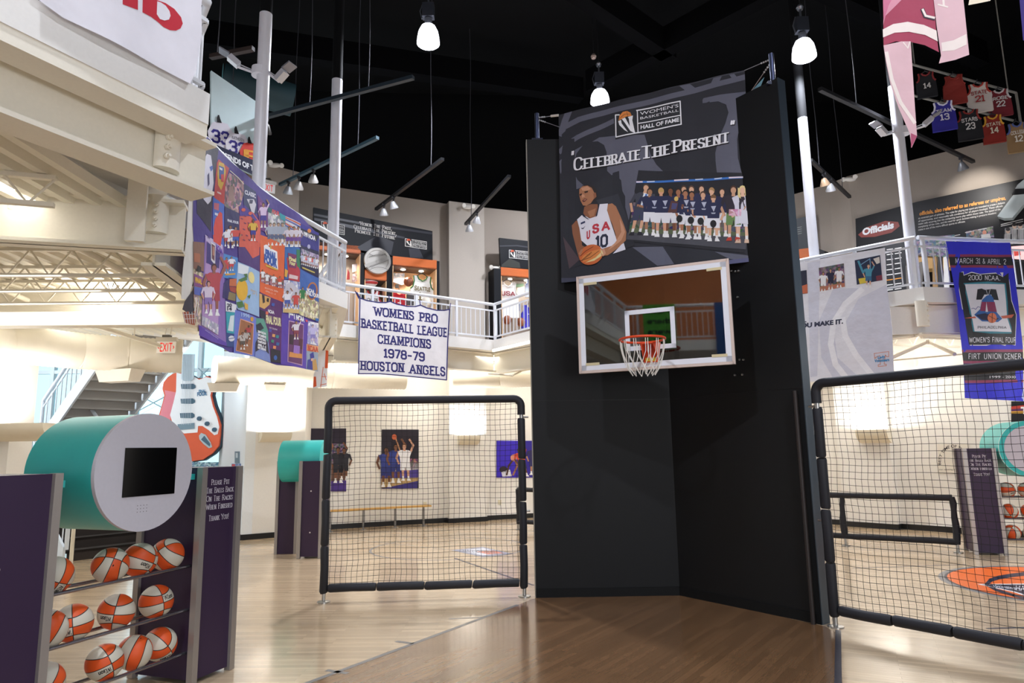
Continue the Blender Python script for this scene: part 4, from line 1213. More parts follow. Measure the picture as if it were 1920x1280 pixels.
# ---- basketballs
BALLM = ball_mat('DE5418', 'CFC9B8', '1C1815')
def ball_mesh():
    m = MB(); R_ = .121
    m.ball((0, 0, 0), R_, BALLM, 40, 24)
    for s0, sg in ((.245, 1),):
        polys, W = font_text('Wilson', .035)
        for p in polys:
            q = []
            for a, b in p:
                zz = .07 + .72 * a / W; xx = sg * (.12 + .25 * b)
                y = -math.sqrt(max(.01, 1 - zz * zz * .72 - xx * xx))
                d = V((xx, y, sg * zz * -.85)).normalized()
                q.append(d * (R_ * 1.004))
            m.poly(q, M('17161A', .6))
    for k in range(2):
        m.poly([V((x, y, z)).normalized() * (R_ * 1.004) for x, y, z in ((.1, .9, .3), (.16, .9, .36), (.12, .9, .45), (.08, .9, .38))], M('17161A', .6))
    me = bpy.data.meshes.new('basketball')
    me.from_pydata([tuple(p) for p in m.v], [], m.f)
    for q in m.m: me.materials.append(q)
    me.polygons.foreach_set('material_index', m.i); me.polygons.foreach_set('use_smooth', [True] * len(m.f)); me.update()
    return me
BME = ball_mesh()
proto = None
def put_ball(c, rot, label, group, r=1.0):
    global proto
    if proto is None:
        proto = bpy.data.objects.new('basketball', BME); o = proto
    else:
        o = proto.copy()
    COL.objects.link(o)
    o.location = c; o.rotation_euler = rot; o.scale = (r, r, r)
    return tag(o, label, 'basketball', group)
e1 = V((.34, .94, 0)).normalized(); m1 = V((e1.y, -e1.x, 0)); c1 = V((-2.50, 5.57, 0)); bpl = (c1 - m1 * .155, m1)
rowz = {0: .88, 1: .55, 2: .23}
ords = ('top', 'middle', 'bottom')
spec = [  # px, row, rotation, description
 (100, 0, (.3, .4, 1.0), 'orange and white basketball half hidden by the left upright on the top rods'),
 (207, 0, (2.6, .35, .5), 'basketball with upside down lettering, leftmost of the three together on the top rods'),
 (262, 0, (-.5, 2.0, .9), 'basketball in the middle of the three together on the top rods'),
 (314, 0, (.5, 2.4, .2), 'basketball at the right end of the top rods'),
 (88, 1, (1.2, .4, .3), 'basketball cut off by the left upright on the middle rods'),
 (137, 1, (.2, 1.45, .75), 'basketball with lettering down its left side on the middle rods'),
 (218, 1, (.15, 1.72, .55), 'basketball with upright lettering in the middle of the middle rods'),
 (293, 1, (.3, -1.75, .6), 'basketball with upside down lettering at the right end of the middle rods'),
 (82, 2, (.2, .6, .9), 'basketball cut off by the left upright on the bottom rods'),
 (196, 2, (-.3, 1.2, .6), 'basketball with slanting lettering, leftmost of the three together on the bottom rods'),
 (252, 2, (1.5, .3, .2), 'basketball with panels meeting in a cross in the middle of the bottom rods'),
 (300, 2, (.5, .8, 1.6), 'basketball at the right end of the bottom rods')]
for px, row, rot, lab in spec:
    zc = rowz[row] + .1025
    y = 1100
    for _ in range(6):
        p = onpl(px, y, bpl)
        y += (p.z - zc) / (max(p.y, 1)) * F
    p = onpl(px, y, bpl); p.z = zc
    put_ball(p, rot, lab, 'basketballs on the left rack')
k = 0
names = ('leftmost', 'second', 'third', 'fourth')
for row in range(3):
    for j in range(2):
        p = c2 + e2 * (.16 + .27 * j) + m2 * -.155 + V((0, 0, rowz[row] + .1025))
        put_ball(p, (.4 * j + row, 1.3 - row * .8, .5 + j), f'{names[j]} basketball on the {ords[row]} rods of the far ball rack', 'basketballs on the far rack')
# ================================================================ DUCTS, SCONCES, EXIT SIGNS
DUCT = M('F0EADC', .5)
def duct(label, pts, r=.30):
    pts = [V(p) for p in pts]; m = MB(); path = []; rs = []
    for a, b in zip(pts[:-1], pts[1:]):
        n = max(2, int((b - a).length / .036))
        for k in range(n):
            path.append(a.lerp(b, k / n)); rs.append(r if k % 2 else r * 1.04)
    path.append(pts[-1]); rs.append(r)
    m.tube(path, rs, DUCT, 28)
    for f in (.25, .75):
        p = pts[0].lerp(pts[-1], f); p = min(path, key=lambda q: (q - p).length)
        m.tube([p + V((0, 0, r * .9)), V((p.x, p.y, 4.0))], .012, DUCT, 6)
    return tag(m.build('ventilation_duct'), label, 'duct', 'round spiral ducts')
def vent(label, c, w, d, h, rz):
    m = MB(); c = V(c); R = Matrix.Rotation(rz, 3, 'Z')
    tp = [c + R @ V((a * w / 2 * 1.25, b * d / 2, h / 2)) for a, b in ((-1, -1), (1, -1), (1, 1), (-1, 1))]
    bt_ = [c + R @ V((a * w / 2, b * d / 2 * .8, -h / 2)) for a, b in ((-1, -1), (1, -1), (1, 1), (-1, 1))]
    m.add(tp + bt_, [(0, 1, 2, 3), (7, 6, 5, 4)] + [(k, 4 + k, 4 + (k + 1) % 4, (k + 1) % 4) for k in range(4)], M('EFE8DC', .5))
    return tag(m.build('duct_diffuser'), label, 'vent')
duct('left spiral duct curving past the stairs and ending above the guitar', [atz(-160, 600, 3.45), atz(0, 643, 3.45), atz(75, 650, 3.45), atz(150, 658, 3.45), atz(240, 664, 3.45), atz(342, 668, 3.45)], .29)
duct('right spiral duct starting beside the guitar and running along the back wall', [atz(402, 693, 3.45), atz(500, 698, 3.45), atz(620, 704, 3.45), atz(760, 707, 3.45)] , .28)
duct('far spiral duct piece running behind the black partition', [atz(850, 706, 3.5), atz(940, 705, 3.5), atz(1040, 700, 3.5), atz(1130, 690, 3.5)], .28)
duct('spiral duct under the right gallery beside the blue banner', [atz(1480, 690, 3.45), atz(1600, 684, 3.45), atz(1720, 680, 3.4), atz(1840, 672, 3.4), atz(1960, 655, 3.4)], .30)
vent('pale diffuser box below the left duct in front of the stairs', atz(228, 663, 3.45) + V((0, 0, -.38)), .62, .3, .2, -.3)
vent('pale diffuser box below the start of the right duct', atz(422, 694, 3.45) + V((0, 0, -.36)), .5, .3, .17, .3)
vent('small pale diffuser under the right duct near the pier', atz(515, 698, 3.45) + V((0, 0, -.34)), .36, .22, .14, .6)
def sconce(label, px, py, pl, w, h, d, glow=60, rot=0):
    c = onpl(px, py, pl); n = pl[1]; t = V((-n.y, n.x, 0))
    o = thing('wall_sconce', c, label, 'sconce')
    m = MB(); pr = [c + n * (d * math.cos(a)) * 1 + V((0, 0, h * (math.sin(a)))) for a in [math.radians(x) for x in range(-90, 1, 15)]] + [c + n * .005]
    m.prism([p - t * (w / 2) for p in pr], t * w, M('EBE3CF', .5)); m.build('trough', o)
    light('AREA', 'sconce_lamp', c + n * (d * .55) + V((0, 0, .03)), glow, (1, .96, .9), to=c + n * (d * .15) + V((0, 0, 1.2)), shape='RECTANGLE', size=w * .9, size_y=d * .6)
    return o
SP0 = vplane(V((-7.62, 10.4, 0)), V((-8.6, 10.4, 0)))
sconce('cream trough sconce glowing on the bright column at the far left', 28, 795, SP0, 1.3, .26, .34, 40)
PIER = vplane(q0, q1)
sconce('cream trough sconce on the white pier beside the teal hooded rack', 513, 811, PIER, .62, .20, .30, 45)
sconce('cream trough sconce on the pilaster behind the left net screen', 876, 817, (PWa[0] + PWa[1] * .22, PWa[1]), .52, .22, .25, 40)
sconce('cream trough sconce on the right wall behind the right net screen', 1642, 806, (RP[0] + RP[1] * .2, RP[1]), .62, .27, .28, 40)
def exit_sign(label, c, t, w, h, arrows, lit=1.0):
    """hanging or wall exit sign; t is the reading direction in plan"""
    c = V(c); t = V((t[0], t[1], 0)).normalized(); n = V((t.y, -t.x, 0))
    o = thing('exit_sign', c, label, 'exit sign')
    m = MB(); m.bar(c - t * w / 2, c + t * w / 2, .035, h, M('F4F0EC', .4)); m.build('panel', o)
    m = MB(); m.bar(c - t * w * .56 + V((0, 0, h * .68)), c + t * w * .56 + V((0, 0, h * .68)), .07, h * .34, M('BDB7AC', .4, metal=.3)); m.build('canopy', o)
    m = MB(); m.bar(c + V((0, 0, h * .85)), c + V((0, 0, h * 1.05)), .10, .12, M('55524C', .5)); m.build('mount', o)
    m = MB(); RED = M('D8231E', .5, kind='emit', strength=.5)
    polys, W = stroke_text('EXIT', w=.17, serif=False)
    for p in polys: m.poly([c + n * .0185 + t * (-w * .33 + a / W * w * .66) + V((0, 0, -h * .33 + b * h * .66)) for a, b in p], RED)
    if arrows:
        for sg in (-1, 1): 
            for u in (-1, 1): m.bar(c + n * .0187 + t * (sg * w * .38) + V((0, 0, u * h * .12)), c + n * .0187 + t * (sg * w * .44), .002, .012, RED)
    m.build('lettering', o, 'red letters reading exit')
    return o
exit_sign('hanging exit sign with red letters under the left decking above the duct', atz(312, 651, 3.55), (1, .1), .30, .20, True)
m = MB(); c = atz(312, 640, 3.7); m.tube([c + V((-.05, 0, 0)), c + V((.02, 0, .4))], .008, CREAM, 6); m.tube([c + V((.05, 0, 0)), c + V((.10, 0, .4))], .008, CREAM, 6); tag(m.build('sign_hanger'), 'thin cream hanger struts holding the lower exit sign', 'hanger')
ep = vplane(E0, E1)
c = onpl(502, 352, ep, .12); exit_sign('small red exit sign on the gallery wall beside the tall white column', c, (ep[1].y * -1, ep[1].x), .32, .2, False)
def emerg(label, px, py, pl):
    c = onpl(px, py, pl, .07); n = pl[1]; t = V((-n.y, n.x, 0)); o = thing('emergency_light', c, label, 'emergency light')
    m = MB(); m.ball(c, (.15, .06, .055), M('E8E2D8', .5), 16, 10); m.build('housing', o)
    for s in (-1, 1):
        m = MB(); m.lathe([(.03, -.03), (.05, .0), (.055, .05), (.045, .055), (0, .05)], c + t * .13 * s + n * .03 + V((0, 0, .02)), M('EDE8DE', .4), 14, n - V((0, 0, .3))); m.build('lamp_head', o)
emerg('white twin head emergency light on the gallery wall above the upper exit sign', 515, 310, ep)
emerg('white twin head emergency light on the back gallery pilaster', 877, 388, (PWa[0] + PWa[1] * .22, PWa[1]))
emerg('white twin head emergency light high on the right gallery wall', 1594, 336, vplane(G2, G3))
emerg('small white twin head emergency light beside the narrow dark display panel', 928, 503, (PWb[0] + PWb[1] * .3, PWb[1]))
# ================================================================ STAIRS
STW, STG, TRD = M('DCE4EE', .5), M('9A9794', .6, kind='paint'), M('2C2523', .85)
sd = V((.8, -.6, 0)); sp = V((-.6, -.8, 0))     # up direction of the upper flight, and towards the camera
lo0 = V((-7.15, 12.35, 0))
st = thing('staircase', lo0, 'white switchback staircase with grey underside behind the teal drum', 'staircase')
NR, RS, TD = 11, .172, .28
hw = .62
side = V((.6, .8, 0))
def flight(p0, d, n, z0, mt, mr, name):
    m = MB()
    for k in range(n):
        a = p0 + d * (TD * k); z = z0 + RS * (k + 1)
        m.prism([a - side * hw + V((0, 0, z)), a + side * hw + V((0, 0, z)), a + side * hw + d * (TD + .03) + V((0, 0, z)), a - side * hw + d * (TD + .03) + V((0, 0, z))], (0, 0, -.045), mt)
        m.prism([a - side * hw + V((0, 0, z)), a + side * hw + V((0, 0, z)), a + side * hw + V((0, 0, z - RS)), a - side * hw + V((0, 0, z - RS))], d * .02, mr)
    m.build(name, st)
    for s in (-1, 1):
        m = MB(); o = side * (hw + .03) * s; L_ = d * (TD * n); H_ = V((0, 0, RS * n))
        b = p0 + o + V((0, 0, z0))
        m.prism([b + V((0, 0, -.10)), b + V((0, 0, .24)), b + L_ + H_ + V((0, 0, .24)), b + L_ + H_ + V((0, 0, -.10))], side * .04 * s, STW); m.build('stringer', st)
def rails(p0, d, n, z0, s, nb=16):
    o = side * (hw + .02) * s; L_ = d * (TD * n); H_ = V((0, 0, RS * n)); b = p0 + o + V((0, 0, z0))
    m = MB(); m.tube([b + V((0, 0, 1.06)), b + L_ + H_ + V((0, 0, 1.06))], .035, STW, 10); m.tube([b + V((0, 0, .90)), b + L_ + H_ + V((0, 0, .90))], .018, STW, 8); m.build('handrail', st)
    for k in range(nb + 1):
        q = b + (L_ + H_) * (k / nb); m = MB(); m.tube([q + V((0, 0, .2)), q + V((0, 0, .92 if 0 < k < nb else 1.05))], .011 if 0 < k < nb else .035, STW, 8); m.build('baluster' if 0 < k < nb else 'newel_post', st)
flight(lo0, -sd, NR, 0.0, TRD, TRD, 'lower_flight')
for s in (-1, 1): rails(lo0, -sd, NR, 0, s)
lz = RS * NR
ld = lo0 - sd * (TD * NR)
m = MB(); m.prism([ld - side * .7 + V((0, 0, lz)), ld + side * 2.1 + V((0, 0, lz)), ld + side * 2.1 - sd * 1.3 + V((0, 0, lz)), ld - side * .7 - sd * 1.3 + V((0, 0, lz))], (0, 0, -.2), STG); m.build('landing', st)
up0 = V((-9.75, 15.25, 0))
flight(up0, sd, 13, lz, STG, STG, 'upper_flight')
for s in (-1, 1): rails(up0, sd, 13, lz, s)
m = MB(); m.tube([lo0 - side * .66 + sd * .28, lo0 - side * .66 + sd * .28 + V((0, 0, .9)), lo0 - side * .66 + V((0, 0, 1.0))], .03, M('E8E0CC', .5), 8); m.build('handrail_return', st)
# ================================================================ WINDOW BAY, GUITAR
def box_px(m, x0, y0, x1, y1, dy, depth, mat, th=.08):
    a, b, c, d = aty(x0, y0, dy), aty(x1, y0, dy), aty(x1, y1, dy), aty(x0, y1, dy)
    m.prism([a, b, c, d], (0, th, 0), mat)
m = MB(); m.box((-11.5, 19.6, 5), (14, .1, 14), M('EEF8FC', 1, kind='emit', strength=1.15)); tag(m.build('sky_outside'), kind='structure')
FRM = M('DCEBF2', .5)
wn = thing('window_1', (-9.2, 17.6, 0), 'tall bright window wall behind the guitar', 'window'); wn['kind'] = 'structure'
for x in (-13, -11.9, -10.8, -9.7, -8.75, -8.1, -7.3):
    m = MB(); m.box((x, 17.6, 4.1), (.10, .14, 8.2), FRM); m.build('mullion', wn)
for z in (.55, 2.2, 3.9, 5.6, 7.9):
    m = MB(); m.box((-10.1, 17.6, z), (6.0, .12, .09), FRM); m.build('transom', wn)
m = MB(); m.box((-10.1, 17.63, 4.1), (5.9, .012, 8.1), M('E6F4F8', kind='pane')); m.build('pane', wn)
for a, b in (((250, 775), (325, 735)), ((250, 735), (325, 775)), ((372, 690), (392, 710)), ((392, 690), (372, 710))):
    m = MB(); m.tube([aty(*a, 17.45), aty(*b, 17.45)], .015, M('A9C4CE', .4), 6); m.build('brace_rod', wn)
m = MB(); box_px(m, 300, 866, 430, 880, 17.5, 0, M('6E93B4', .6, kind='crowd'), .03); m.build('frieze', wn, 'patterned blue strip')
GY_ = 16.6
gt = thing('wall_guitar', aty(360, 870, GY_), 'giant red and white electric guitar standing in front of the bright window', 'guitar decoration')
GZ = lambda x, y: aty(280 + x / 4.925, 640 + y / 4.925, GY_)
def gl(pts, mat, nm, o0, th, lab=None, par=gt):
    m = MB(); m.prism([GZ(x, y) + V((0, -o0, 0)) for x, y in pts], (0, th, 0), mat); return m.build(nm, par, lab)
bodyp = [(225, 300), (180, 330), (140, 380), (130, 440), (148, 500), (130, 570), (95, 690), (90, 800), (120, 900), (190, 990), (280, 1050), (400, 1105), (500, 1090), (590, 1030), (650, 960), (662, 860), (665, 770), (640, 690), (600, 590), (578, 500), (590, 440), (630, 390), (600, 340), (540, 320), (490, 345), (425, 340), (400, 320), (300, 280)]
gl(bodyp, M('EA6A48', .3), 'body', .05, .16, 'red guitar body')
edge = [(x + (x - 370) * .035 + 4, y + (y - 690) * .02) for x, y in bodyp]
gl(edge, M('2E4A5C', .5), 'body_edge', -.02, .12, 'dark blue edge')
gl([(150, 450), (250, 470), (240, 560), (205, 690), (200, 780), (110, 760), (105, 690), (140, 560), (158, 500)], M('EC8C98', .35), 'body_tint', .053, .004, 'pink backlight tint on the body')  # pink of the light from behind, put into this patch's colour
gl([(262, 290), (430, 330), (470, 355), (535, 330), (600, 345), (625, 385), (585, 440), (572, 500), (595, 600), (635, 700), (655, 790), (640, 855), (610, 865), (560, 820), (500, 780), (460, 780), (455, 840), (330, 850), (280, 800), (225, 750), (203, 680), (235, 560), (258, 460)], M('FAFBFD', .4), 'pickguard', .062, .012, 'white pickguard')
for y, x0, x1 in ((418, 305, 438), (553, 302, 434), (685, 296, 430)):
    gl([(x0, y - 22), (x1 - 20, y - 26), (x1, y - 10), (x1, y + 12), (x1 - 22, y + 24), (x0 + 5, y + 22)], M('4C6C80', .5), 'pickup', .075, .012)
for x, y in ((476, 713), (547, 760), (615, 815)):
    m = MB(); m.lathe([(.055, 0), (.05, .05), (.0, .055)], GZ(x, y) + V((0, -.065, 0)), M('3E5C72', .5), 18, (0, -1, 0)); m.build('knob', gt)
gl([(276, 765), (428, 752), (428, 805), (276, 818)], M('7E97A6', .4), 'bridge', .08, .02)
gl([(470, 870), (490, 845), (530, 860), (575, 930), (590, 975), (560, 985), (510, 945), (475, 905)], M('B9CBD2', .4), 'output_jack', .07, .02)
gl([(490, 905), (520, 870), (575, 945), (570, 970)], M('4C6C80', .5), 'jack_slot', .075, .006)
gl([(310, 120), (430, 120), (420, 350), (395, 365), (330, 365), (312, 350)], M('CFE0EA', .5), 'neck', .09, .05, 'pale guitar neck')
m = MB()
for k in range(6): m.tube([GZ(330 + 14 * k, 120) + V((0, -.1, 0)), GZ(318 + 16 * k, 770) + V((0, -.1, 0))], .005, M('D8E0E6', .3, metal=.6), 4)
m.build('strings', gt)
ga = Art(lambda x, y: GZ(x, y) + V((0, -.076, 0)), (0, -1, 0), eps=.0015)
ga.text('FINAL', (470, 475), (535, 470), 26, M('3F7FA8', .5), 1, bold=.04); ga.text('FOUR', (455, 506), (545, 498), 34, M('2F6F9C', .5), 1, bold=.04)
ga.mb.build('lettering', gt)
rt = vplane(q0, V((-7.25, 17.0, 0)))
def plate(label, name, cat, pl, x0, y0, x1, y1, mat, off=.02, art=None):
    m = MB(); n = pl[1]; q = [onpl(x, y, pl, off) for x, y in ((x0, y0), (x1, y0), (x1, y1), (x0, y1))]
    m.prism(q, -n * (off * .9), mat)
    if art:
        A = Art(flat(pl, off), n, eps=.0015, mb=m); art(A)
    return tag(m.build(name), label, cat)
plate('small grey blue notice on the blue lit wall return', 'notice_plate', 'notice', rt, 440, 846, 448, 868, M('6F8694', .6), art=lambda A: A.put([(442, 849), (446, 849), (446, 858), (442, 858)], M('C8D4DA'), 1))
plate('colourful narrow poster below the grey blue notice on the wall return', 'narrow_poster', 'poster', rt, 434, 869, 450, 910, M('5A70B0', .6, kind='crowd'), art=lambda A: (A.put([(446, 872), (450, 872), (450, 910), (446, 910)], M('A08AA0'), 1), A.put([(435, 870), (441, 870), (441, 875), (435, 875)], M('D04040'), 1)))
m = MB(); m.prism([aty(x, y, 13.6) for x, y in ((165, 634), (222, 640), (222, 649), (165, 646))], (0, .03, 0), M('7FB2DC', .6)); 
for x in (187, 206): m.prism([aty(x + 5 * math.cos(a), 645 + 5 * math.sin(a), 13.59) for a in [math.radians(t) for t in range(180, 361, 20)]], (0, .01, 0), M('D0A050', .6))
tag(m.build('painted_frieze'), 'strip of blue mural with tan heads above the left duct', 'mural')
# bench
b0, b1 = atz(590, 1004, 0), atz(811, 985, 0)
b0, b1 = V((-4.38, 15.42, 0)), V((-2.0, 16.55, 0))
bd = (b1 - b0); bw = V((-bd.y, bd.x, 0)).normalized() * .11
bnch = thing('bench', b0, 'long thin wooden bench on grey posts along the back wall', 'bench')
m = MB(); m.prism([b0 - bw + V((0, 0, .44)), b1 - bw + V((0, 0, .44)), b1 + bw + V((0, 0, .44)), b0 + bw + V((0, 0, .44))], (0, 0, .035), M('D9A95E', .4, kind='wood')); m.build('seat', bnch)
for f in (.12, .40, .68, .94):
    p = b0 + bd * f; m = MB(); m.tube([p, p + V((0, 0, .44))], .024, M('8E8C8A', .35, metal=.7), 12); m.lathe([(.08, 0), (.08, .01), (.03, .02)], p, M('8E8C8A', .35, metal=.7), 16); m.build('leg', bnch)
for k, (px, py) in enumerate(((797, 945), (937, 941))):
    plate(('cream wall outlet above the bench', 'cream wall outlet between the pilaster and the partition')[k], 'wall_outlet', 'outlet', PWa if k == 0 else PWb, px - 3, py - 4, px + 3, py + 4, M('E4DCC0', .5))
# ================================================================ WALL POSTERS
C_ = lambda h, k='plain': M(h, .55, kind=k)
def poster_a(A):
    A.put([(576, 870), (649, 868), (649, 920), (574, 922)], C_('6A4A3C'), 1); A.put([(574, 905), (649, 900), (649, 920), (574, 922)], C_('4A2F86'), 2)
    A.put([(578, 830), (648, 832), (648, 872), (578, 872)], C_('3A2A44', 'crowd'), 1)
    figure(A, 604, 912, 78, 'F0F0F0', 'F0F0F0', '9A6A4C', '2A1C16', 3, arm=1, sleeve=False)
    A.oval(615, 818, 3.5, 4, C_('B85A3C'), 5, 12)
    figure(A, 590, 895, 55, 'F0E8E8', 'C03838', 'B08060', '2A1C16', 3); figure(A, 634, 905, 66, '2A2A34', '26262E', '7A5038', '1A1412', 3, arm=1)
    figure(A, 645, 900, 60, '2A2A34', '26262E', '7A5038', '1A1412', 3)
def poster_b(A):
    A.put([(715, 862), (784, 868), (784, 892), (714, 892)], C_('E8E6F0'), 1); A.put([(714, 885), (784, 880), (784, 898), (714, 905)], C_('4A3C8C'), 2); A.put([(715, 897), (784, 895), (783, 908), (714, 914)], C_('B99A68'), 3); A.put([(752, 908), (784, 901), (783, 915), (714, 916)], C_('3A3080'), 4)
    A.put([(716, 858), (784, 860), (784, 885), (716, 880)], C_('5A3038', 'crowd'), 1)
    figure(A, 724, 913, 74, '32408C', '2A3478', '6A4430', '1A1412', 5, arm=0, sleeve=False); figure(A, 742, 905, 72, '2E3C88', '2A3478', '7A5038', '1A1412', 6, arm=1, sleeve=False)
    figure(A, 761, 901, 68, 'EDEDF2', 'EDEDF2', 'C89880', '6A4C34', 7, arm=1, sleeve=False, lean=-.05)
    A.line([(750, 845), (742, 822)], 2.6, C_('B08060'), 7); A.oval(739, 819, 4.6, 5.2, C_('C0603C'), 8, 14)
def poster_c(A):
    A.put([(932, 826), (972, 826), (968, 895), (932, 895)], C_('3A22C0'), 1)
    A.oval(963, 858, 6, 6.5, C_('D89078'), 4, 14); A.line([(950, 890), (954, 872), (962, 862)], 3.2, C_('4A2C20'), 4); A.line([(962, 890), (970, 872), (966, 864)], 3.4, C_('9A6A4C'), 4)
    A.oval(944, 880, 8, 6, C_('2A1C28'), 3, 14); A.put([(940, 885), (956, 880), (960, 893), (942, 894)], C_('E0E0EC'), 3)
    figure(A, 985, 893, 52, 'D04A30', '2E2A60', '6A4430', '1A1412', 5, arm=1, lean=-.25); figure(A, 1000, 890, 55, '30285A', '2E2A60', 'B08060', '2A1C16', 5, arm=1)
plate('dark action poster partly behind the left post of the net screen', 'wall_poster', 'poster', PWa, 577, 803, 649, 921, C_('241A30', 'board'), art=poster_a)
plate('action poster of three players reaching for a ball above the bench', 'wall_poster', 'poster', PWa, 716, 805, 785, 915, C_('1E1626', 'board'), art=poster_b)
plate('bright purple poster with a ball in two hands on the back wall beside the partition', 'wall_poster', 'poster', PWb, 931, 826, 1010, 895, C_('2E1E98'), art=poster_c)
def best(A):
    A.arctext('BEST TIME OF THE DAY', 1787, 866, 23, 27, 190, -10, 5, C_('2A2026'), 1)
    A.text('our opening hours', (1761, 881), (1800, 881), 2.5, C_('3A2A30'), 1)
plate('small off white sign with curved lettering behind the far ball rack', 'wall_sign', 'sign', RP, 1758, 832, 1816, 886, C_('EAE4D8'), art=best)
def rbanner(A):
    A.put([(1896, 762), (1940, 757), (1940, 763), (1896, 767)], C_('B83A30'), 1); A.put([(1896, 767), (1940, 763), (1940, 769), (1896, 771)], C_('5A2A5A'), 1); A.put([(1896, 771), (1940, 769), (1940, 774), (1896, 775)], C_('E0A83A'), 1)
    A.text('T', (1914, 775), (1928, 775), 12, C_('F0F0F0'), 3, bold=.06)
plate('black banner with red purple and yellow stripes at the far right wall', 'wall_banner', 'banner', RP, 1896, 752, 1960, 820, C_('15151C'), art=rbanner)
# ================================================================ QUILT OF POSTERS ON THE LEFT RAILING
QL = [(p + V((.05, -.01, 0))) for p in (A1, L1, L2, L3)]
def qmap(px, py):
    best_ = None
    d = ray(px, py)
    for k in range(3):
        a, b = QL[k], QL[k + 1]
        t = (b - a); n = V((t.y, -t.x, 0)).normalized()
        s = (a - CAM).dot(n) / d.dot(n)
        p = CAM + d * s
        u = (p - a).dot(t) / t.length_squared
        lo, hi = (-9 if k == 0 else 0), (9 if k == 2 else 1)
        if s > 0 and lo <= u <= hi:
            l = (p - QL[0]).xy.length
            return p + n * (.016 * math.sin(5.2 * l + .4 * p.z))
        best_ = best_ or p
    return best_
QA = Art(qmap, V((.98, -.2, 0)), strip=8, eps=.0015)
F6 = lambda x, y: (340 + x / 6, 250 + y / 6)
F7 = lambda x, y: (340 + x / 4.741, 440 + y / 4.741)
QA.put([(365, 262), (386, 256), (480, 346), (560, 402), (600, 440), (598, 692), (520, 684), (462, 664), (432, 660), (420, 652), (372, 634), (366, 560), (360, 420)], C_('46308C', 'fabric'), 0)
def q6(pts, h, l, k='fabric'): QA.put([F6(*p) for p in pts], C_(h, k), l)
def q7(pts, h, l, k='fabric'): QA.put([F7(*p) for p in pts], C_(h, k), l)
# left strip
q6([(185, 200), (285, 60), (425, 175), (400, 330), (345, 720), (320, 1110), (160, 900), (165, 600)], '2A2038', 1)
q6([(220, 330), (270, 230), (320, 250), (345, 400), (355, 560), (320, 760), (280, 800), (230, 740), (212, 560)], 'DEDCEA', 2); q6([(300, 380), (340, 360), (345, 400), (320, 430)], '4A64B8', 3); q6([(275, 470), (295, 440), (300, 570), (280, 600)], '3A3460', 3); QA.put([(362, 300), (372, 296), (372, 318), (361, 322)], C_('88869C', 'fabric'), 2)
q6([(400, 330), (425, 290), (550, 390), (510, 560), (495, 800), (360, 720)], 'C23A34', 2); q6([(425, 320), (490, 340), (515, 430), (490, 560), (455, 640), (415, 580), (405, 450)], 'D9B03C', 3); q6([(425, 360), (490, 385), (485, 530), (430, 510)], '3C5AA0', 4); q6([(450, 460), (490, 460), (485, 550), (455, 540)], 'C8343A', 5); q6([(430, 380), (470, 395), (468, 420), (432, 405)], 'E8E8EC', 5)
q6([(400, 650), (455, 670), (455, 690), (402, 670)], 'E8C8C0', 4)
q6([(350, 710), (495, 800), (495, 1270), (440, 1250), (345, 1190)], '4A6CC8', 2); q6([(360, 780), (430, 790), (425, 870), (360, 850)], 'C86878', 3); q6([(440, 880), (470, 900), (480, 1100), (450, 1270), (365, 1215), (355, 1060), (380, 960)], 'D83E2E', 3); q6([(370, 890), (415, 900), (410, 930), (370, 915)], 'D8E0F0', 4)
q6([(510, 560), (550, 440), (690, 540), (700, 640), (640, 900), (560, 860), (495, 810)], '6A4A50', 2, 'crowd'); QA.line([F6(560, 420), F6(640, 500), F6(690, 570)], 1.4, C_('E4DCC8', 'fabric'), 3); q6([(545, 600), (590, 590), (600, 760), (540, 760)], 'A08078', 3)
q6([(500, 820), (650, 900), (645, 1280), (500, 1200)], '241E5A', 3); QA.text('FINAL FOUR', F6(530, 990), F6(640, 1020), 4.5, C_('E4E6F4'), 4, bold=.04); figure(QA, *F6(560, 1290), 42, 'E8E8F0', 'E8E8F0', '8A5A40', '2A1C16', 4); figure(QA, *F6(610, 1270), 36, 'D04A40', '3A58B0', 'B08060', '2A1C16', 5); figure(QA, *F6(520, 1270), 32, 'E8E8F0', 'B0404A', 'B08060', '2A1C16', 4)
q6([(690, 560), (830, 660), (850, 900), (790, 900), (690, 800)], '2A3260', 2); QA.text('CLASSIC', F6(700, 680), F6(825, 730), 7.5, C_('DADAE8'), 3, bold=.05); q6([(720, 740), (800, 740), (830, 800), (805, 900), (770, 880), (745, 800)], 'D4D2DC', 3); q6([(750, 745), (790, 750), (780, 790), (745, 790)], '4A4860', 4)
q6([(645, 850), (790, 890), (890, 1010), (890, 1278), (640, 1278)], 'D85A44', 3); q6([(640, 820), (700, 810), (860, 990), (840, 1020), (760, 930), (650, 930)], '4A2C90', 4)
for x, y in ((670, 960), (700, 930), (690, 1080), (720, 1150), (690, 1200), (840, 1080), (860, 1150), (740, 1010), (850, 1220), (700, 1010), (665, 1140), (745, 1200)): QA.oval(*F6(x, y), 2.6, 1.2, C_('7A2A50', 'fabric'), 4, 8, .6)
for x, y in ((685, 860), (755, 900), (830, 1000)): QA.oval(*F6(x, y), 3.4, 3.4, C_('D85A44', 'fabric'), 5, 10)
figure(QA, *F6(790, 1210), 40, 'D8B030', '20208A', '5A3C28', '1A1412', 5)
q6([(850, 690), (985, 830), (985, 1120), (870, 1080)], '6A2A78', 3); QA.text('2003', F6(870, 790), F6(930, 830), 5, C_('D88AC0'), 4); figure(QA, *F6(925, 1060), 46, 'D8C0E0', '3A2A90', 'A07858', '1A1412', 4, arm=1)
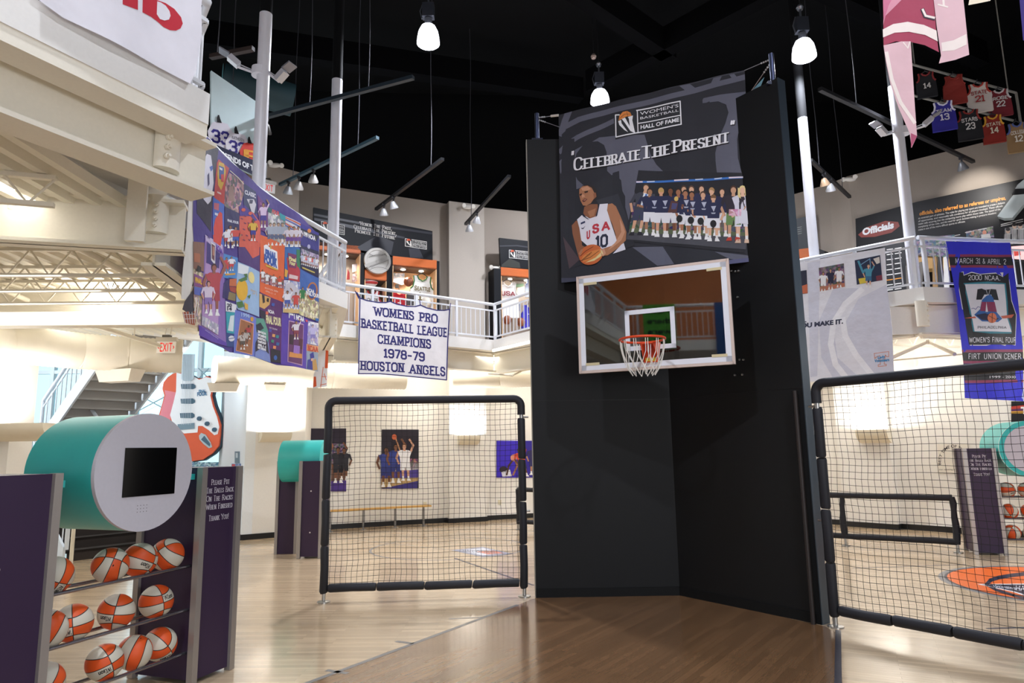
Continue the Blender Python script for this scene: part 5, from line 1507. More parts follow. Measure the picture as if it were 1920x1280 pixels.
q6([(975, 820), (1160, 940), (1160, 1278), (985, 1190)], '8C8E9C', 3, 'crowd'); QA.text('FOUR', F6(1030, 895), F6(1105, 925), 7, C_('D84A50'), 4, bold=.05); q6([(1105, 890), (1165, 930), (1160, 990), (1115, 960)], '2FA0B0', 4); q6([(975, 820), (1030, 850), (1020, 900), (980, 880)], '1F5A60', 4)
for x in (1010, 1050, 1095, 1135): figure(QA, *F6(x, 1260), 42, 'A8B0C0', '5A6484', 'B89880', '4A3A30', 4)
q6([(1165, 930), (1330, 1010), (1325, 1278), (1160, 1278)], 'C8C6D4', 3)
for k, c in enumerate(('D85A30', '3A4AA8', 'E8E8EE', 'D85A30', '3A4AA8', '8A3A40')): q6([(1165, 940 + 22 * k), (1330, 1020 + 30 * k), (1330, 1035 + 30 * k), (1165, 953 + 22 * k)], c, 4)
for x in (1200, 1250, 1300): figure(QA, *F6(x, 1278), 38, 'D8D0DC', '6A3A90', 'A07858', '2A1C16', 5)
q6([(1335, 1010), (1555, 1120), (1555, 1278), (1330, 1278)], '2C2490', 3); QA.text('1999 NCAA', F6(1365, 1150), F6(1515, 1205), 8, C_('F0F0F4'), 5, bold=.05); q6([(1335, 1065), (1555, 1150), (1550, 1240), (1330, 1150)], '161636', 4); QA.oval(*F6(1440, 1095), 4, 4, C_('E08A3A', 'fabric'), 5, 12)
# lower rows
q7([(95, 300), (180, 340), (200, 700), (165, 850), (130, 860), (95, 640)], '9A7A68', 1, 'crowd'); q7([(95, 60), (190, 70), (185, 330), (95, 300)], '8A6250', 2); q7([(100, 160), (150, 170), (150, 250), (100, 240)], 'B06A4A', 3); q7([(130, 270), (160, 290), (155, 335), (115, 320)], '1E1618', 3); q7([(98, 345), (175, 380), (170, 470), (98, 455)], '8A4A88', 3); QA.text('FINAL', F7(105, 420), F7(165, 440), 9, C_('E8B83A'), 4, bold=.06); q7([(98, 460), (175, 475), (170, 545), (98, 530)], '5A6ABC', 3)
QA.line([F7(105, 560), F7(120, 600), F7(100, 680)], 1.2, C_('E8E6E8', 'fabric'), 3); QA.line([F7(140, 560), F7(130, 640), F7(120, 720)], 1.2, C_('E8E6E8', 'fabric'), 3)
q7([(195, 20), (385, 90), (410, 990), (250, 950), (140, 890), (160, 800)], '8A6AB4', 2); QA.put([F7(*p) for p in ((195, 0), (375, 90), (380, 160), (205, 60))], C_('C8B8DC', 'fabric'), 2.5)
q7([(210, 50), (355, 180), (330, 895), (160, 805)], 'B894C8', 3); q7([(212, 60), (350, 170), (340, 300), (205, 250)], '3A2878', 4); q7([(250, 65), (300, 90), (295, 270), (252, 225)], 'E8E4EC', 5); q7([(258, 80), (292, 100), (288, 235), (260, 210)], '6A3A48', 6); q7([(264, 100), (285, 112), (283, 190), (266, 180)], 'B88070', 7)
figure(QA, *F7(285, 720), 96, 'B8404A', 'A8384A', '9A5A4A', '3A1C1C', 5, arm=1, sleeve=False); figure(QA, *F7(225, 700), 60, 'D8C8DC', '8A70B0', 'C89080', '3A2420', 6)
q7([(165, 720), (335, 800), (330, 890), (160, 800)], 'A8A0B8', 6, 'crowd'); q7([(135, 800), (410, 960), (408, 990), (250, 945), (140, 895)], '5A38A8', 5); QA.text('NCAA', F7(305, 120), F7(375, 175), 9, C_('6A3CB0'), 6, bold=.05); QA.text('99', F7(218, 24), F7(245, 36), 6, C_('4A2C90'), 6, bold=.05)
QA.text('national championship', F7(190, 850), F7(330, 930), 2.6, C_('D8CCE8'), 7)
q7([(275, 0), (350, 0), (345, 90), (280, 60)], 'D83E2E', 3)
q7([(385, 165), (500, 205), (490, 400), (380, 380)], '4A8ACC', 3); figure(QA, *F7(410, 345), 30, 'D04040', 'D04040', 'A07050', '2A1C16', 4); figure(QA, *F7(450, 320), 26, 'E8E8EE', 'D04040', 'B08060', '2A1C16', 5); q7([(400, 345), (480, 340), (478, 355), (400, 362)], 'D8A040', 4)
q7([(385, 430), (430, 380), (490, 390), (480, 590), (375, 560)], '2C2464', 4); q7([(435, 395), (488, 390), (486, 460), (432, 455)], 'C86A3C', 5); q7([(432, 460), (484, 465), (482, 520), (440, 500)], 'A84034', 5); q7([(430, 505), (482, 525), (478, 590), (420, 575)], '8A7A50', 5); QA.text('POUR', F7(392, 545), F7(392, 470), 5, C_('F0F0F4'), 6, bold=.05); QA.text('IT ALL', F7(414, 565), F7(414, 475), 5, C_('F0F0F4'), 6, bold=.05)
q7([(400, 585), (490, 620), (475, 800), (465, 1000), (410, 990)], '2C4A8C', 3); q7([(402, 588), (488, 622), (484, 690), (404, 680)], 'E8E8EE', 4); QA.text('20', F7(412, 640), F7(452, 640), 6, C_('1E2444'), 5, bold=.05); QA.text('14', F7(414, 672), F7(452, 672), 6, C_('1E2444'), 5, bold=.05); q7([(406, 685), (478, 690), (470, 880), (412, 870)], '2FA8B8', 4); q7([(440, 720), (470, 715), (462, 860), (420, 850)], 'DCE8EC', 5); QA.oval(*F7(448, 922), 5, 5.5, C_('E8E8F0'), 5, 14); QA.line([F7(425, 925), F7(470, 915)], 1.2, C_('2C4A8C'), 6)
q7([(500, 240), (695, 330), (690, 730), (500, 665), (485, 640), (490, 400)], '9CBCE0', 3); q7([(500, 250), (585, 285), (575, 360), (500, 340)], 'E6ECF2', 4); QA.oval(*F7(530, 490), 9.5, 20, C_('E8B42C', 'fabric'), 5, 18); QA.oval(*F7(608, 380), 6, 11, C_('E8D890', 'fabric'), 5, 14, -.2)
for p in ([(500, 400), (560, 370), (570, 400), (520, 420)], [(485, 600), (530, 590), (545, 640), (500, 650)], [(570, 545), (600, 530), (590, 570)], [(540, 350), (570, 345), (570, 385)]): q7(p, '4A7A3C', 6)
q7([(545, 600), (575, 620), (575, 670), (550, 660)], 'E0B04A', 6); QA.text('Womens', F7(600, 500), F7(660, 515), 4, C_('D8A858'), 5); QA.text('1995', F7(620, 530), F7(665, 540), 4, C_('D8A858'), 5)
q7([(500, 0), (700, 0), (698, 350), (600, 300), (505, 230)], '4A2A74', 2.5); q7([(510, 30), (620, 20), (695, 60), (690, 180), (620, 210), (560, 120)], 'D85A44', 3)
q7([(700, 0), (770, 20), (915, 90), (905, 600), (695, 510)], 'E2632A', 4)
QA.put([F7(*p) for p in ((735, 95), (760, 85), (800, 120), (855, 150), (862, 310), (740, 240))], C_('F0F0F4', 'fabric'), 5); QA.text('FINAL', F7(748, 185), F7(850, 225), 12, C_('2A54A8'), 6, bold=.08); QA.text('FOUR', F7(738, 240), F7(855, 290), 14, C_('2A54A8'), 6, bold=.08); q7([(755, 262), (858, 305), (856, 318), (755, 280)], 'D8B03A', 6); q7([(793, 95), (803, 90), (805, 130), (795, 125)], 'C8B040', 6)
q7([(708, 325), (908, 400), (905, 480), (705, 420)], '5A2A30', 5, 'crowd')
for x, y in ((722, 410), (765, 440), (825, 455), (875, 470)): figure(QA, *F7(x, y), 21, 'ECECF0' if x < 850 else 'D04A30', 'ECECF0', 'A07050', '2A1C16', 6)
QA.text('BOSTON 2006', F7(745, 478), F7(860, 512), 3, C_('F0D8C8'), 6); QA.text('APRIL 2 - 4', F7(750, 505), F7(840, 535), 3, C_('F0D8C8'), 6)
q7([(915, 70), (1045, 120), (1045, 420), (915, 390)], '2F6AB4', 3); q7([(1010, 130), (1045, 135), (1045, 300), (1015, 280)], '2A7A50', 4); q7([(930, 200), (1000, 230), (1045, 320), (1040, 420), (945, 400)], 'B8303C', 4); q7([(938, 160), (1010, 180), (1008, 300), (950, 290)], '7A2A60', 5); QA.text('Final', F7(945, 225), F7(1005, 245), 7, C_('E8E0A0'), 6, bold=.05); QA.text('Four', F7(950, 262), F7(1000, 278), 7, C_('E8E0A0'), 6, bold=.05); q7([(950, 350), (1025, 370), (1020, 400), (945, 385)], 'E0C8C8', 5); q7([(915, 300), (940, 320), (930, 380), (912, 370)], 'E0A83A', 5)
q7([(910, 400), (1045, 420), (1035, 700), (900, 690)], '8890C8', 3, 'crowd'); q7([(920, 440), (970, 420), (1040, 500), (1035, 620), (905, 600)], 'C8C4D0', 4); figure(QA, *F7(935, 660), 34, 'E8E8F0', '4A5AA8', '9A6A4C', '2A1C16', 5, arm=1); figure(QA, *F7(1005, 665), 32, 'C84038', 'C84038', '9A6A4C', '2A1C16', 5); q7([(905, 650), (1035, 660), (1033, 700), (902, 690)], 'D8B878', 4.5)
q7([(1048, 0), (1228, 0), (1228, 380), (1048, 300)], '1E1A44', 3); q7([(1050, 0), (1228, 20), (1228, 150), (1050, 90)], '2A2480', 4); QA.oval(*F7(1133, 105), 3.2, 4.2, C_('B8B8D8', 'fabric'), 5, 12); q7([(1052, 120), (1225, 180), (1225, 300), (1052, 235)], '6A6478', 5, 'crowd')
for x in range(1065, 1225, 20): figure(QA, *F7(x, 265 + (x - 1065) * .25), 20, ('ECECF0', 'D06060', 'B8C0D8')[(x // 20) % 3], 'C8C8D8', 'A07050', '2A1C16', 6)
q7([(1065, 285), (1190, 330), (1190, 342), (1065, 298)], 'C8B458', 6)
q7([(1048, 305), (1228, 385), (1228, 770), (1035, 710)], '3A64B0', 3); q7([(1040, 480), (1110, 520), (1225, 600), (1225, 770), (1035, 710)], 'A8926A', 4, 'crowd'); QA.oval(*F7(1165, 500), 11, 17, C_('B8703A', 'fabric'), 5, 18, .1); QA.oval(*F7(1165, 500), 8, 14, C_('2A4A98', 'fabric'), 6, 18, .1)
QA.text('NCAA', F7(1110, 500), F7(1185, 520), 6, C_('F0F0F4'), 7, bold=.05); QA.text('FINAL FOUR', F7(1100, 530), F7(1225, 560), 6.5, C_('F0F0F4'), 7, bold=.05); QA.text('INDIANAPOLIS', F7(1042, 680), F7(1210, 740), 5.5, C_('E8E4E0'), 7); q7([(1195, 740), (1225, 745), (1225, 768), (1195, 765)], '2F6AB4', 7); figure(QA, *F7(1070, 610), 30, '2A7A40', '2A7A40', 'B08060', '2A1C16', 5)
q7([(475, 665), (655, 735), (640, 1085), (465, 1050)], '6A7AD0', 4); q7([(515, 745), (632, 790), (615, 1070), (480, 1030)], 'E8A888', 5); q7([(520, 755), (626, 797), (610, 1060), (486, 1025)], 'A0643C', 6, 'board'); figure(QA, *F7(555, 990), 30, 'B8B0A8', '5A4A40', '6A4430', '2A1C16', 7); figure(QA, *F7(530, 1020), 32, 'C8C0B8', '5A5048', '8A5A40', '2A1C16', 7); figure(QA, *F7(580, 930), 26, 'B03838', '3A4030', '5A3828', '1A1412', 7, arm=1); QA.oval(*F7(612, 750), 3.4, 4.5, C_('D8A03A', 'fabric'), 6, 12); QA.text('1996', F7(520, 725), F7(590, 740), 7, C_('A8C0E8'), 6, bold=.04)
q7([(650, 735), (745, 760), (780, 900), (800, 1135), (645, 1085)], '7A8CC8', 4); q7([(655, 740), (735, 745), (775, 850), (780, 960), (740, 900), (660, 860)], '5A9A88', 5); q7([(650, 960), (700, 870), (770, 950), (785, 1060), (720, 1000), (650, 1040)], '241E34', 6); q7([(655, 800), (700, 780), (735, 830), (665, 870)], '1E2838', 6)
for t, y in (('2004 NCAA', 868), ('WOMENS', 898), ('BASKETBALL', 926), ('CHAMPIONSHIP', 955), ('APRIL 4 - 6', 985), ('NEW ORLEANS', 1010)): QA.text(t, F7(670, y), F7(755, y + 22), 4.2, C_('F0F0F4'), 7, bold=.05)
q7([(690, 505), (805, 555), (895, 600), (885, 1140), (800, 1130), (775, 900), (740, 760), (690, 720)], '5A2468', 4); q7([(690, 520), (800, 560), (790, 620), (740, 660), (690, 640)], 'D8A860', 5); q7([(715, 530), (740, 540), (745, 600), (725, 610)], '241418', 6); q7([(765, 560), (785, 565), (780, 600), (760, 590)], '241418', 6)
q7([(690, 660), (745, 680), (760, 760), (700, 730)], '241A34', 5); QA.text('NCAA', F7(775, 690), F7(830, 705), 6, C_('F0F0F4'), 6, bold=.05); QA.text('FINAL FOUR', F7(755, 780), F7(885, 810), 14, C_('E8E0B0'), 6, bold=.05); QA.text('NEW ORLEANS', F7(785, 830), F7(855, 850), 3, C_('E8E0F0'), 6)
for x, y, c in ((825, 895, 'E0A060'), (855, 905, '3A8A90'), (815, 945, '3A8A70'), (858, 970, '3A6AA0'), (832, 1000, 'E0905A'), (795, 850, '4A4AA8'), (820, 620, '3A5AB0'), (765, 695, 'E07050')): q7([(x - 10, y - 16), (x + 14, y - 10), (x + 10, y + 16), (x - 14, y + 10)], c, 6)
q7([(800, 1010), (880, 1030), (882, 1140), (800, 1130)], '1E1A2A', 5); QA.oval(*F7(840, 1092), 3, 4.6, C_('3A64B0', 'fabric'), 6, 12)
q7([(890, 695), (1125, 750), (1110, 1195), (885, 1150)], '5A3CA8', 4); QA.text('1991 NCAA', F7(945, 735), F7(1085, 775), 8.5, C_('F0F0F4'), 6, bold=.07); q7([(945, 760), (1080, 795), (1065, 1165), (935, 1130)], 'C8A0C0', 5); q7([(950, 770), (1075, 803), (1060, 1155), (942, 1125)], '6A3468', 6, 'board'); q7([(950, 885), (985, 890), (980, 980), (948, 970)], '3A2030', 7); q7([(1030, 920), (1070, 930), (1065, 1020), (1028, 1010)], '5A2A3A', 7); q7([(950, 1040), (1060, 1060), (1060, 1100), (946, 1085)], 'D8904A', 7); figure(QA, *F7(1005, 930), 34, 'E0D8E0', '8A3A48', 'B08060', '2A1C16', 8, arm=1); q7([(985, 980), (1040, 990), (1035, 1060), (980, 1050)], '9A70C0', 7.5); q7([(1098, 755), (1120, 760), (1118, 775), (1098, 770)], 'E04A58', 6)
q7([(1125, 765), (1226, 785), (1222, 985), (1115, 965)], 'A8A0D0', 4, 'crowd'); figure(QA, *F7(1170, 970), 36, 'C8C0E8', '8A80C0', 'C8B0B8', '3A3460', 5); q7([(1108, 968), (1222, 988), (1220, 1215), (1105, 1195)], '9AA8B8', 4); q7([(1110, 970), (1222, 990), (1220, 1045), (1108, 1030)], 'E8A070', 5); QA.text('NCAA', F7(1120, 1025), F7(1218, 1040), 8.5, C_('C84030'), 6, 'stroke', w=.2)
q7([(1140, 1060), (1175, 1040), (1185, 1090), (1150, 1110)], '3A3A90', 6); q7([(1120, 1110), (1165, 1100), (1170, 1200), (1112, 1190)], '3A3A90', 6); q7([(1165, 1120), (1200, 1100), (1215, 1200), (1170, 1205)], 'C89A58', 6); q7([(1150, 1100), (1175, 1095), (1172, 1120), (1150, 1122)], 'E0B090', 7)
tag(QA.mb.build('poster_banner'), 'long colourful quilt of tournament posters hanging from the left gallery railing', 'banner')
# black basketball shoe shape and net at lower left edge of the quilt
QB = Art(qmap, V((.98, -.2, 0)), strip=8, eps=.0015)
QB.put([(374, 248), (360, 300), (356, 360), (350, 440), (342, 520), (340, 560), (352, 562), (362, 520), (368, 400), (370, 262)], M('EDE9E2', .7, kind='fabric'), -3)
QB.put([(366, 390), (364, 520), (358, 545), (345, 565), (341, 580), (352, 588), (366, 592), (373, 560), (371, 400)], C_('3A3440', 'fabric'), -1)
QB.put([(341, 585), (362, 582), (366, 600), (362, 610), (345, 605)], C_('A8583C', 'fabric'), -1)
for k in range(5): QB.line([(342 + 5 * k, 585), (346 + 4 * k, 606)], .8, C_('E8E4E0'), .5)
QB.line([(342, 590), (364, 588)], .8, C_('E8E4E0'), .5); QB.line([(343, 598), (364, 597)], .8, C_('E8E4E0'), .5)
tag(QB.mb.build('poster_banner'), 'dark strip with a ball and net print hanging at the near edge of the quilt', 'banner')
# orange and white banner behind the far end of the quilt
ob = vplane(V((-3.1, 11.9, 0)), V((-2.5, 12.3, 0)))
OB = Art(ripple(ob, .012, 14), ob[1], strip=8, eps=.0015)
OB.put([(599, 645), (602, 640), (617, 634), (613, 724), (586, 728), (588, 700), (594, 690)], C_('ECEAEC', 'fabric'), 0); OB.put([(612, 637), (617, 634), (615, 690), (609, 690)], C_('DE5A26', 'fabric'), 1); OB.put([(600, 645), (608, 641), (606, 650), (602, 655)], C_('DE5A26', 'fabric'), 1); OB.put([(588, 706), (592, 706), (593, 724), (587, 726)], C_('DE5A26', 'fabric'), 1)
for a, b in (((606, 688), (601, 726)), ((608, 700), (612, 712)), ((603, 706), (612, 706)), ((600, 722), (612, 719))): OB.line([a, b], 1.3, C_('DE7A56', 'fabric'), 1)
tag(OB.mb.build('hanging_banner'), 'narrow orange and white banner hanging below the far end of the quilt', 'banner')
# ================================================================ OTHER BANNERS
apl = (A0 + AN * .05, AN)
def edge_banner(label, pl, pts, mat, art, amp=.01, k=9, name='hanging_banner'):
    A = Art(ripple(pl, amp, k, 0, .5), pl[1], strip=12, eps=.0016)
    A.put(pts, mat, 0)
    art(A)
    return tag(A.mb.build(name), label, 'banner')
def art_ad(A):
    R_ = M('C22A3A', .6, kind='fabric')
    A.put([(228, -40), (258, -40), (258, 19), (228, 9)], R_, 1)
    A.put([(268, -30), (292, -2), (312, 5), (328, 16), (340, 32), (343, 44), (339, 53), (331, 57), (320, 56), (308, 50), (298, 41), (284, 31), (267, 23)], R_, 1); A.put([(296, 2), (303, 4), (312, 10), (319, 20), (321, 29), (318, 36), (310, 38), (301, 35), (295, 26)], M('E4E2EA', .7, kind='fabric'), 2)
edge_banner('white banner with red letters on the railing at the upper left', apl, [(68, -5), (66, -60), (382, -60), (376, 15), (377, 60), (371, 105), (366, 135), (356, 157), (330, 142), (280, 115), (200, 73), (120, 32)], M('E4E2EA', .7, kind='fabric'), art_ad)
CPL = (onpl(755, 600, vplane(B0 + V((.0, -.1, 0)), B2 + V((.05, -.05, 0)))), vplane(B0, B2)[1]); CPL = (V((CPL[0].x, CPL[0].y, 0)), CPL[1])
def art_ch(A):
    NV = M('232066', .65, kind='fabric')
    ZC = lambda x, y: (600 + x / 4.8, 540 + y / 4.8)
    A.line([ZC(330, 40), ZC(358, 90), ZC(345, 770)], 2.2, NV, 1); A.line([ZC(342, 770), ZC(540, 770), ZC(820, 795), ZC(1138, 826)], 2.2, NV, 1); A.line([ZC(1138, 826), ZC(1150, 480), ZC(1168, 190)], 2.2, NV, 1)
    top = [(358, 90), (420, 112), (520, 128), (590, 130), (632, 120), (690, 145), (780, 163), (860, 165), (905, 152), (960, 178), (1050, 200), (1120, 200), (1168, 190)]
    A.line([ZC(*p) for p in top], 2.2, NV, 1)
    for t, a, b, h in (('WOMENS', (490, 242), (842, 284), 14.5), ('PRO', (898, 292), (1052, 312), 14.5), ('BASKETBALL', (372, 350), (838, 404), 14.8), ('LEAGUE', (882, 412), (1140, 436), 14.8), ('CHAMPIONS', (526, 492), (994, 540), 15), ('1978-79', (578, 618), (938, 654), 14.5), ('HOUSTON', (366, 730), (752, 752), 15), ('ANGELS', (810, 762), (1122, 788), 15)):
        A.text(t, ZC(*a), ZC(*b), h, NV, 1, 'stroke', w=.22, gap=.22)
top = [(345, 80), (420, 112), (520, 128), (590, 130), (632, 120), (690, 145), (780, 163), (860, 165), (905, 152), (960, 178), (1050, 200), (1120, 200), (1170, 188)]
edge_banner('white champions banner with navy slab lettering hanging on the back left railing', CPL, [(600 + x / 4.8, 540 + y / 4.8) for x, y in top + [(1138, 828), (820, 797), (540, 772), (340, 772)]], M('DEDADC', .75, kind='fabric'), art_ch, .006, 7)
for k, ((a, b), lab) in enumerate(((((666, 545), (673, 560)), 'navy tie at the left top corner of the champions banner'), (((729, 553), (731, 566)), 'navy tie at the first scallop of the champions banner'), (((787, 562), (788, 573)), 'navy tie at the second scallop of the champions banner'), (((845, 568), (843, 580)), 'navy tie at the right top corner of the champions banner'))):
    m = MB(); m.tube([onpl(*a, CPL, -.01), onpl(*b, CPL, .0)], .01, M('232066', .7), 6); tag(m.build('banner_tie'), lab, 'tie', 'ties of the champions banner')
WPL = vplane(R0 + V((-.07, -.07, 0)), R1 + V((-.03, -.06, 0)))
ZW = lambda x, y: (1440 + x / 4, 300 + y / 4)
ZX = lambda x, y: (1480 + x / 4, 540 + y / 4)
def art_w(A):
    LV, LV2 = M('D3D4E2', .7, kind='fabric'), M('F0F0F6', .7, kind='fabric')
    A.put([ZW(295, 770), ZW(390, 755), ZX(210, 660), ZX(160, 668)], LV, 1); A.put([ZX(330, 0), ZX(560, 0), ZX(430, 140), ZX(330, 300), ZX(360, 520), ZX(520, 665), ZX(330, 680), ZX(240, 520), ZX(220, 250)], LV, 1)
    A.put([ZW(890, 930), ZX(770, 300), ZX(785, 635), ZX(640, 655), ZX(440, 400), ZX(420, 260), ZX(520, 80)], LV, 1)
    A.line([ZX(545, 10), ZX(420, 120), ZX(330, 260), ZX(310, 420), ZX(345, 570), ZX(420, 665)], 11, LV2, 2); A.line([ZX(400, 230), ZX(420, 360), ZX(500, 500), ZX(620, 650)], 11, LV2, 2)
    A.put([ZW(225, 835), ZW(290, 825), ZW(298, 1000), ZW(235, 1008)], C_('24283C'), 3); A.put([ZW(235, 950), ZW(296, 930), ZW(298, 998), ZW(236, 1004)], C_('C86A48'), 4); A.oval(*ZW(236, 940), 3, 6, C_('A87050'), 5, 12)
    A.put([ZW(380, 808), ZW(570, 775), ZW(578, 950), ZW(390, 985)], C_('3A2A34', 'crowd'), 3); A.put([ZW(388, 950), ZW(576, 920), ZW(578, 950), ZW(390, 984)], C_('B87058'), 4)
    figure(A, *ZW(415, 985), 36, 'ECECEF', 'ECECEF', 'B08060', '2A1C16', 5); figure(A, *ZW(470, 970), 38, '20203A', '20203A', 'C09070', '4A3828', 5); figure(A, *ZW(535, 955), 37, 'ECECEF', 'ECECEF', 'A07050', '2A1C16', 5)
    A.put([ZW(652, 752), ZW(840, 712), ZW(858, 900), ZW(668, 935)], C_('222C48'), 3); A.line([ZW(690, 790), ZW(765, 740), ZW(770, 830)], 1.5, C_('7AA0C0'), 4)
    figure(A, *ZW(755, 955), 42, '4C96B0', '3A6A90', 'D8A890', 'B09060', 5, arm=1); A.line([ZW(715, 845), ZW(680, 760)], 4, C_('4C96B0'), 5.4); A.put([ZW(790, 740), ZW(835, 725), ZW(840, 770), ZW(815, 780)], C_('E0D8D0'), 6); A.put([ZW(810, 870), ZW(855, 860), ZW(858, 898), ZW(815, 906)], C_('7A3040'), 5); A.put([ZW(680, 890), ZW(740, 880), ZW(745, 920), ZW(690, 930)], C_('D8C040'), 4.5)
    NVY = C_('2A2E48')
    A.text('S.', ZX(92, 258), ZX(130, 254), 6.4, NVY, 3, bold=.05); A.text('OU MAKE IT.', ZX(88, 300), ZX(404, 264), 8.2, NVY, 3, bold=.05)
    ORG = C_('D98A6A')
    A.line([ZX(637, 490), ZX(745, 475), ZX(745, 515), ZX(728, 512), ZX(720, 500), ZX(712, 570), ZX(728, 570), ZX(728, 582), ZX(668, 588), ZX(668, 574), ZX(684, 572), ZX(680, 506), ZX(660, 512), ZX(642, 528), ZX(637, 490)], 1, ORG, 3)
    A.text('Lady', ZX(665, 530), ZX(720, 522), 5, C_('3F8FC4'), 4, bold=.04); A.text('Volunteers', ZX(640, 556), ZX(750, 546), 5, C_('3F8FC4'), 4, bold=.04)
edge_banner('long white banner with three photos on the right gallery railing', WPL, [(1494, 493), (1659, 464), (1664, 560), (1669, 640), (1677, 700), (1590, 713), (1505, 716), (1490, 600)], M('E6E6EE', .7, kind='fabric'), art_w, .008, 6)
PPL = vplane(R1 + V((.3, -.07, 0)), R2 + V((.1, -.07, 0)))
ZP = lambda x, y: (1780 + x / 4, 440 + y / 4)
def art_p(A):
    BK, MG, TL, WH = C_('16141C', 'fabric'), C_('8C3058', 'fabric'), C_('2C7E92', 'fabric'), C_('DCDCE6', 'fabric')
    A.put([ZP(-5, 145), ZP(460, 150), ZP(480, 250), ZP(8, 245)], MG, 1); A.put([ZP(0, 165), ZP(463, 167), ZP(476, 230), ZP(6, 228)], BK, 2)
    A.text('MARCH 31 & APRIL 2', ZP(48, 212), ZP(424, 220), 9, WH, 3, 'stroke', w=.12, serif=False, smooth=True)
    A.put([ZP(52, 278), ZP(110, 275), ZP(112, 300), ZP(165, 278), ZP(225, 295), ZP(355, 282), ZP(400, 310), ZP(385, 282), ZP(448, 280), ZP(450, 330), ZP(470, 490), ZP(505, 600), ZP(500, 830), ZP(440, 815), ZP(420, 832), ZP(345, 815), ZP(275, 832), ZP(160, 830), ZP(145, 770), ZP(100, 560)], WH, 1)
    A.put([ZP(58, 282), ZP(105, 280), ZP(110, 306), ZP(165, 286), ZP(225, 300), ZP(355, 290), ZP(405, 316), ZP(444, 286), ZP(446, 330), ZP(466, 495), ZP(500, 600), ZP(496, 824), ZP(150, 824), ZP(140, 760), ZP(106, 560)], BK, 2)
    A.text('2000 NCAA.', ZP(142, 338), ZP(384, 342), 8.5, WH, 4, 'stroke', w=.14, serif=False, smooth=True)
    A.put([ZP(108, 362), ZP(290, 352), ZP(425, 362), ZP(440, 500), ZP(445, 620), ZP(485, 740), ZP(300, 742), ZP(180, 725), ZP(150, 560)], TL, 3); A.put([ZP(118, 370), ZP(415, 370), ZP(428, 500), ZP(435, 620), ZP(470, 728), ZP(190, 724), ZP(160, 560)], WH, 4)
    A.put([ZP(205, 410), ZP(235, 405), ZP(260, 415), ZP(310, 408), ZP(350, 410), ZP(370, 490), ZP(320, 488), ZP(310, 450), ZP(255, 450), ZP(235, 488), ZP(198, 488)], BK, 5)
    A.put([ZP(270, 460), ZP(300, 448), ZP(325, 475), ZP(350, 580), ZP(395, 630), ZP(360, 655), ZP(240, 650), ZP(185, 600), ZP(225, 560), ZP(238, 490)], C_('2C60A8', 'fabric'), 6)
    A.put([ZP(235, 505), ZP(335, 505), ZP(352, 580), ZP(225, 572)], MG, 7); A.put([ZP(268, 505), ZP(262, 580), ZP(280, 580)], WH, 8); A.put([ZP(195, 602), ZP(260, 590), ZP(370, 630), ZP(330, 648), ZP(240, 640)], C_('1A1A40', 'fabric'), 7)
    A.oval(*ZP(312, 625), 9, 9.5, C_('D8744C', 'fabric'), 9, 18); A.line([ZP(285, 610), ZP(345, 640)], .8, BK, 10); A.line([ZP(312, 588), ZP(310, 660)], .8, BK, 10)
    A.put([ZP(110, 625), ZP(190, 612), ZP(200, 626)], C_('C86048', 'fabric'), 5); A.put([ZP(385, 610), ZP(485, 596), ZP(468, 622), ZP(400, 628)], C_('C86048', 'fabric'), 7)
    A.line([ZP(300, 410), ZP(285, 455)], .7, WH, 7); A.line([ZP(265, 410), ZP(280, 455)], .7, WH, 7); A.line([ZP(165, 555), ZP(180, 550), ZP(195, 560), ZP(210, 540), ZP(225, 545)], .9, C_('3A3A90'), 5)
    A.text('PHILADELPHIA', ZP(210, 704), ZP(428, 704), 4.6, C_('3A3A44'), 6, 'stroke', w=.12, serif=False)
    A.text("WOMEN'S FINAL FOUR", ZP(152, 806), ZP(500, 806), 9, WH, 4, 'stroke', w=.15, serif=False, smooth=True)
    A.put([ZP(92, 862), ZP(552, 858), ZP(556, 965), ZP(104, 965)], MG, 1); A.put([ZP(94, 882), ZP(553, 878), ZP(555, 945), ZP(102, 945)], BK, 2)
    A.text('FIRT UNION CENER', ZP(145, 930), ZP(538, 930), 9.5, WH, 3, 'stroke', w=.13, serif=False, smooth=True)
    A.put([ZP(104, 966), ZP(556, 966), ZP(558, 1090), ZP(112, 1100)], BK, 1); A.text('HOSTED BY', ZP(270, 1006), ZP(450, 1000), 5, WH, 3); A.text('1999 - 2000', ZP(300, 1075), ZP(500, 1075), 4.5, WH, 3); A.put([ZP(112, 1092), ZP(558, 1085), ZP(558, 1106), ZP(114, 1112)], MG, 2)
    A.put([ZP(540, 1215), ZP(560, 1150), ZP(562, 1240)], C_('AFC0EC', 'fabric'), 1)
edge_banner('royal blue tournament banner with a bell picture on the right gallery railing', PPL, [(1774, 452), (1893, 455), (1908, 560), (1918, 650), (1920, 752), (1808, 746), (1806, 680), (1794, 560)], M('2B2BD0', .6, kind='fabric'), art_p, .012, 8)
KPL = vplane((2.2, 5.15), (4.4, 4.9))
ZK = lambda x, y: (1440 + x / 4, y / 4)
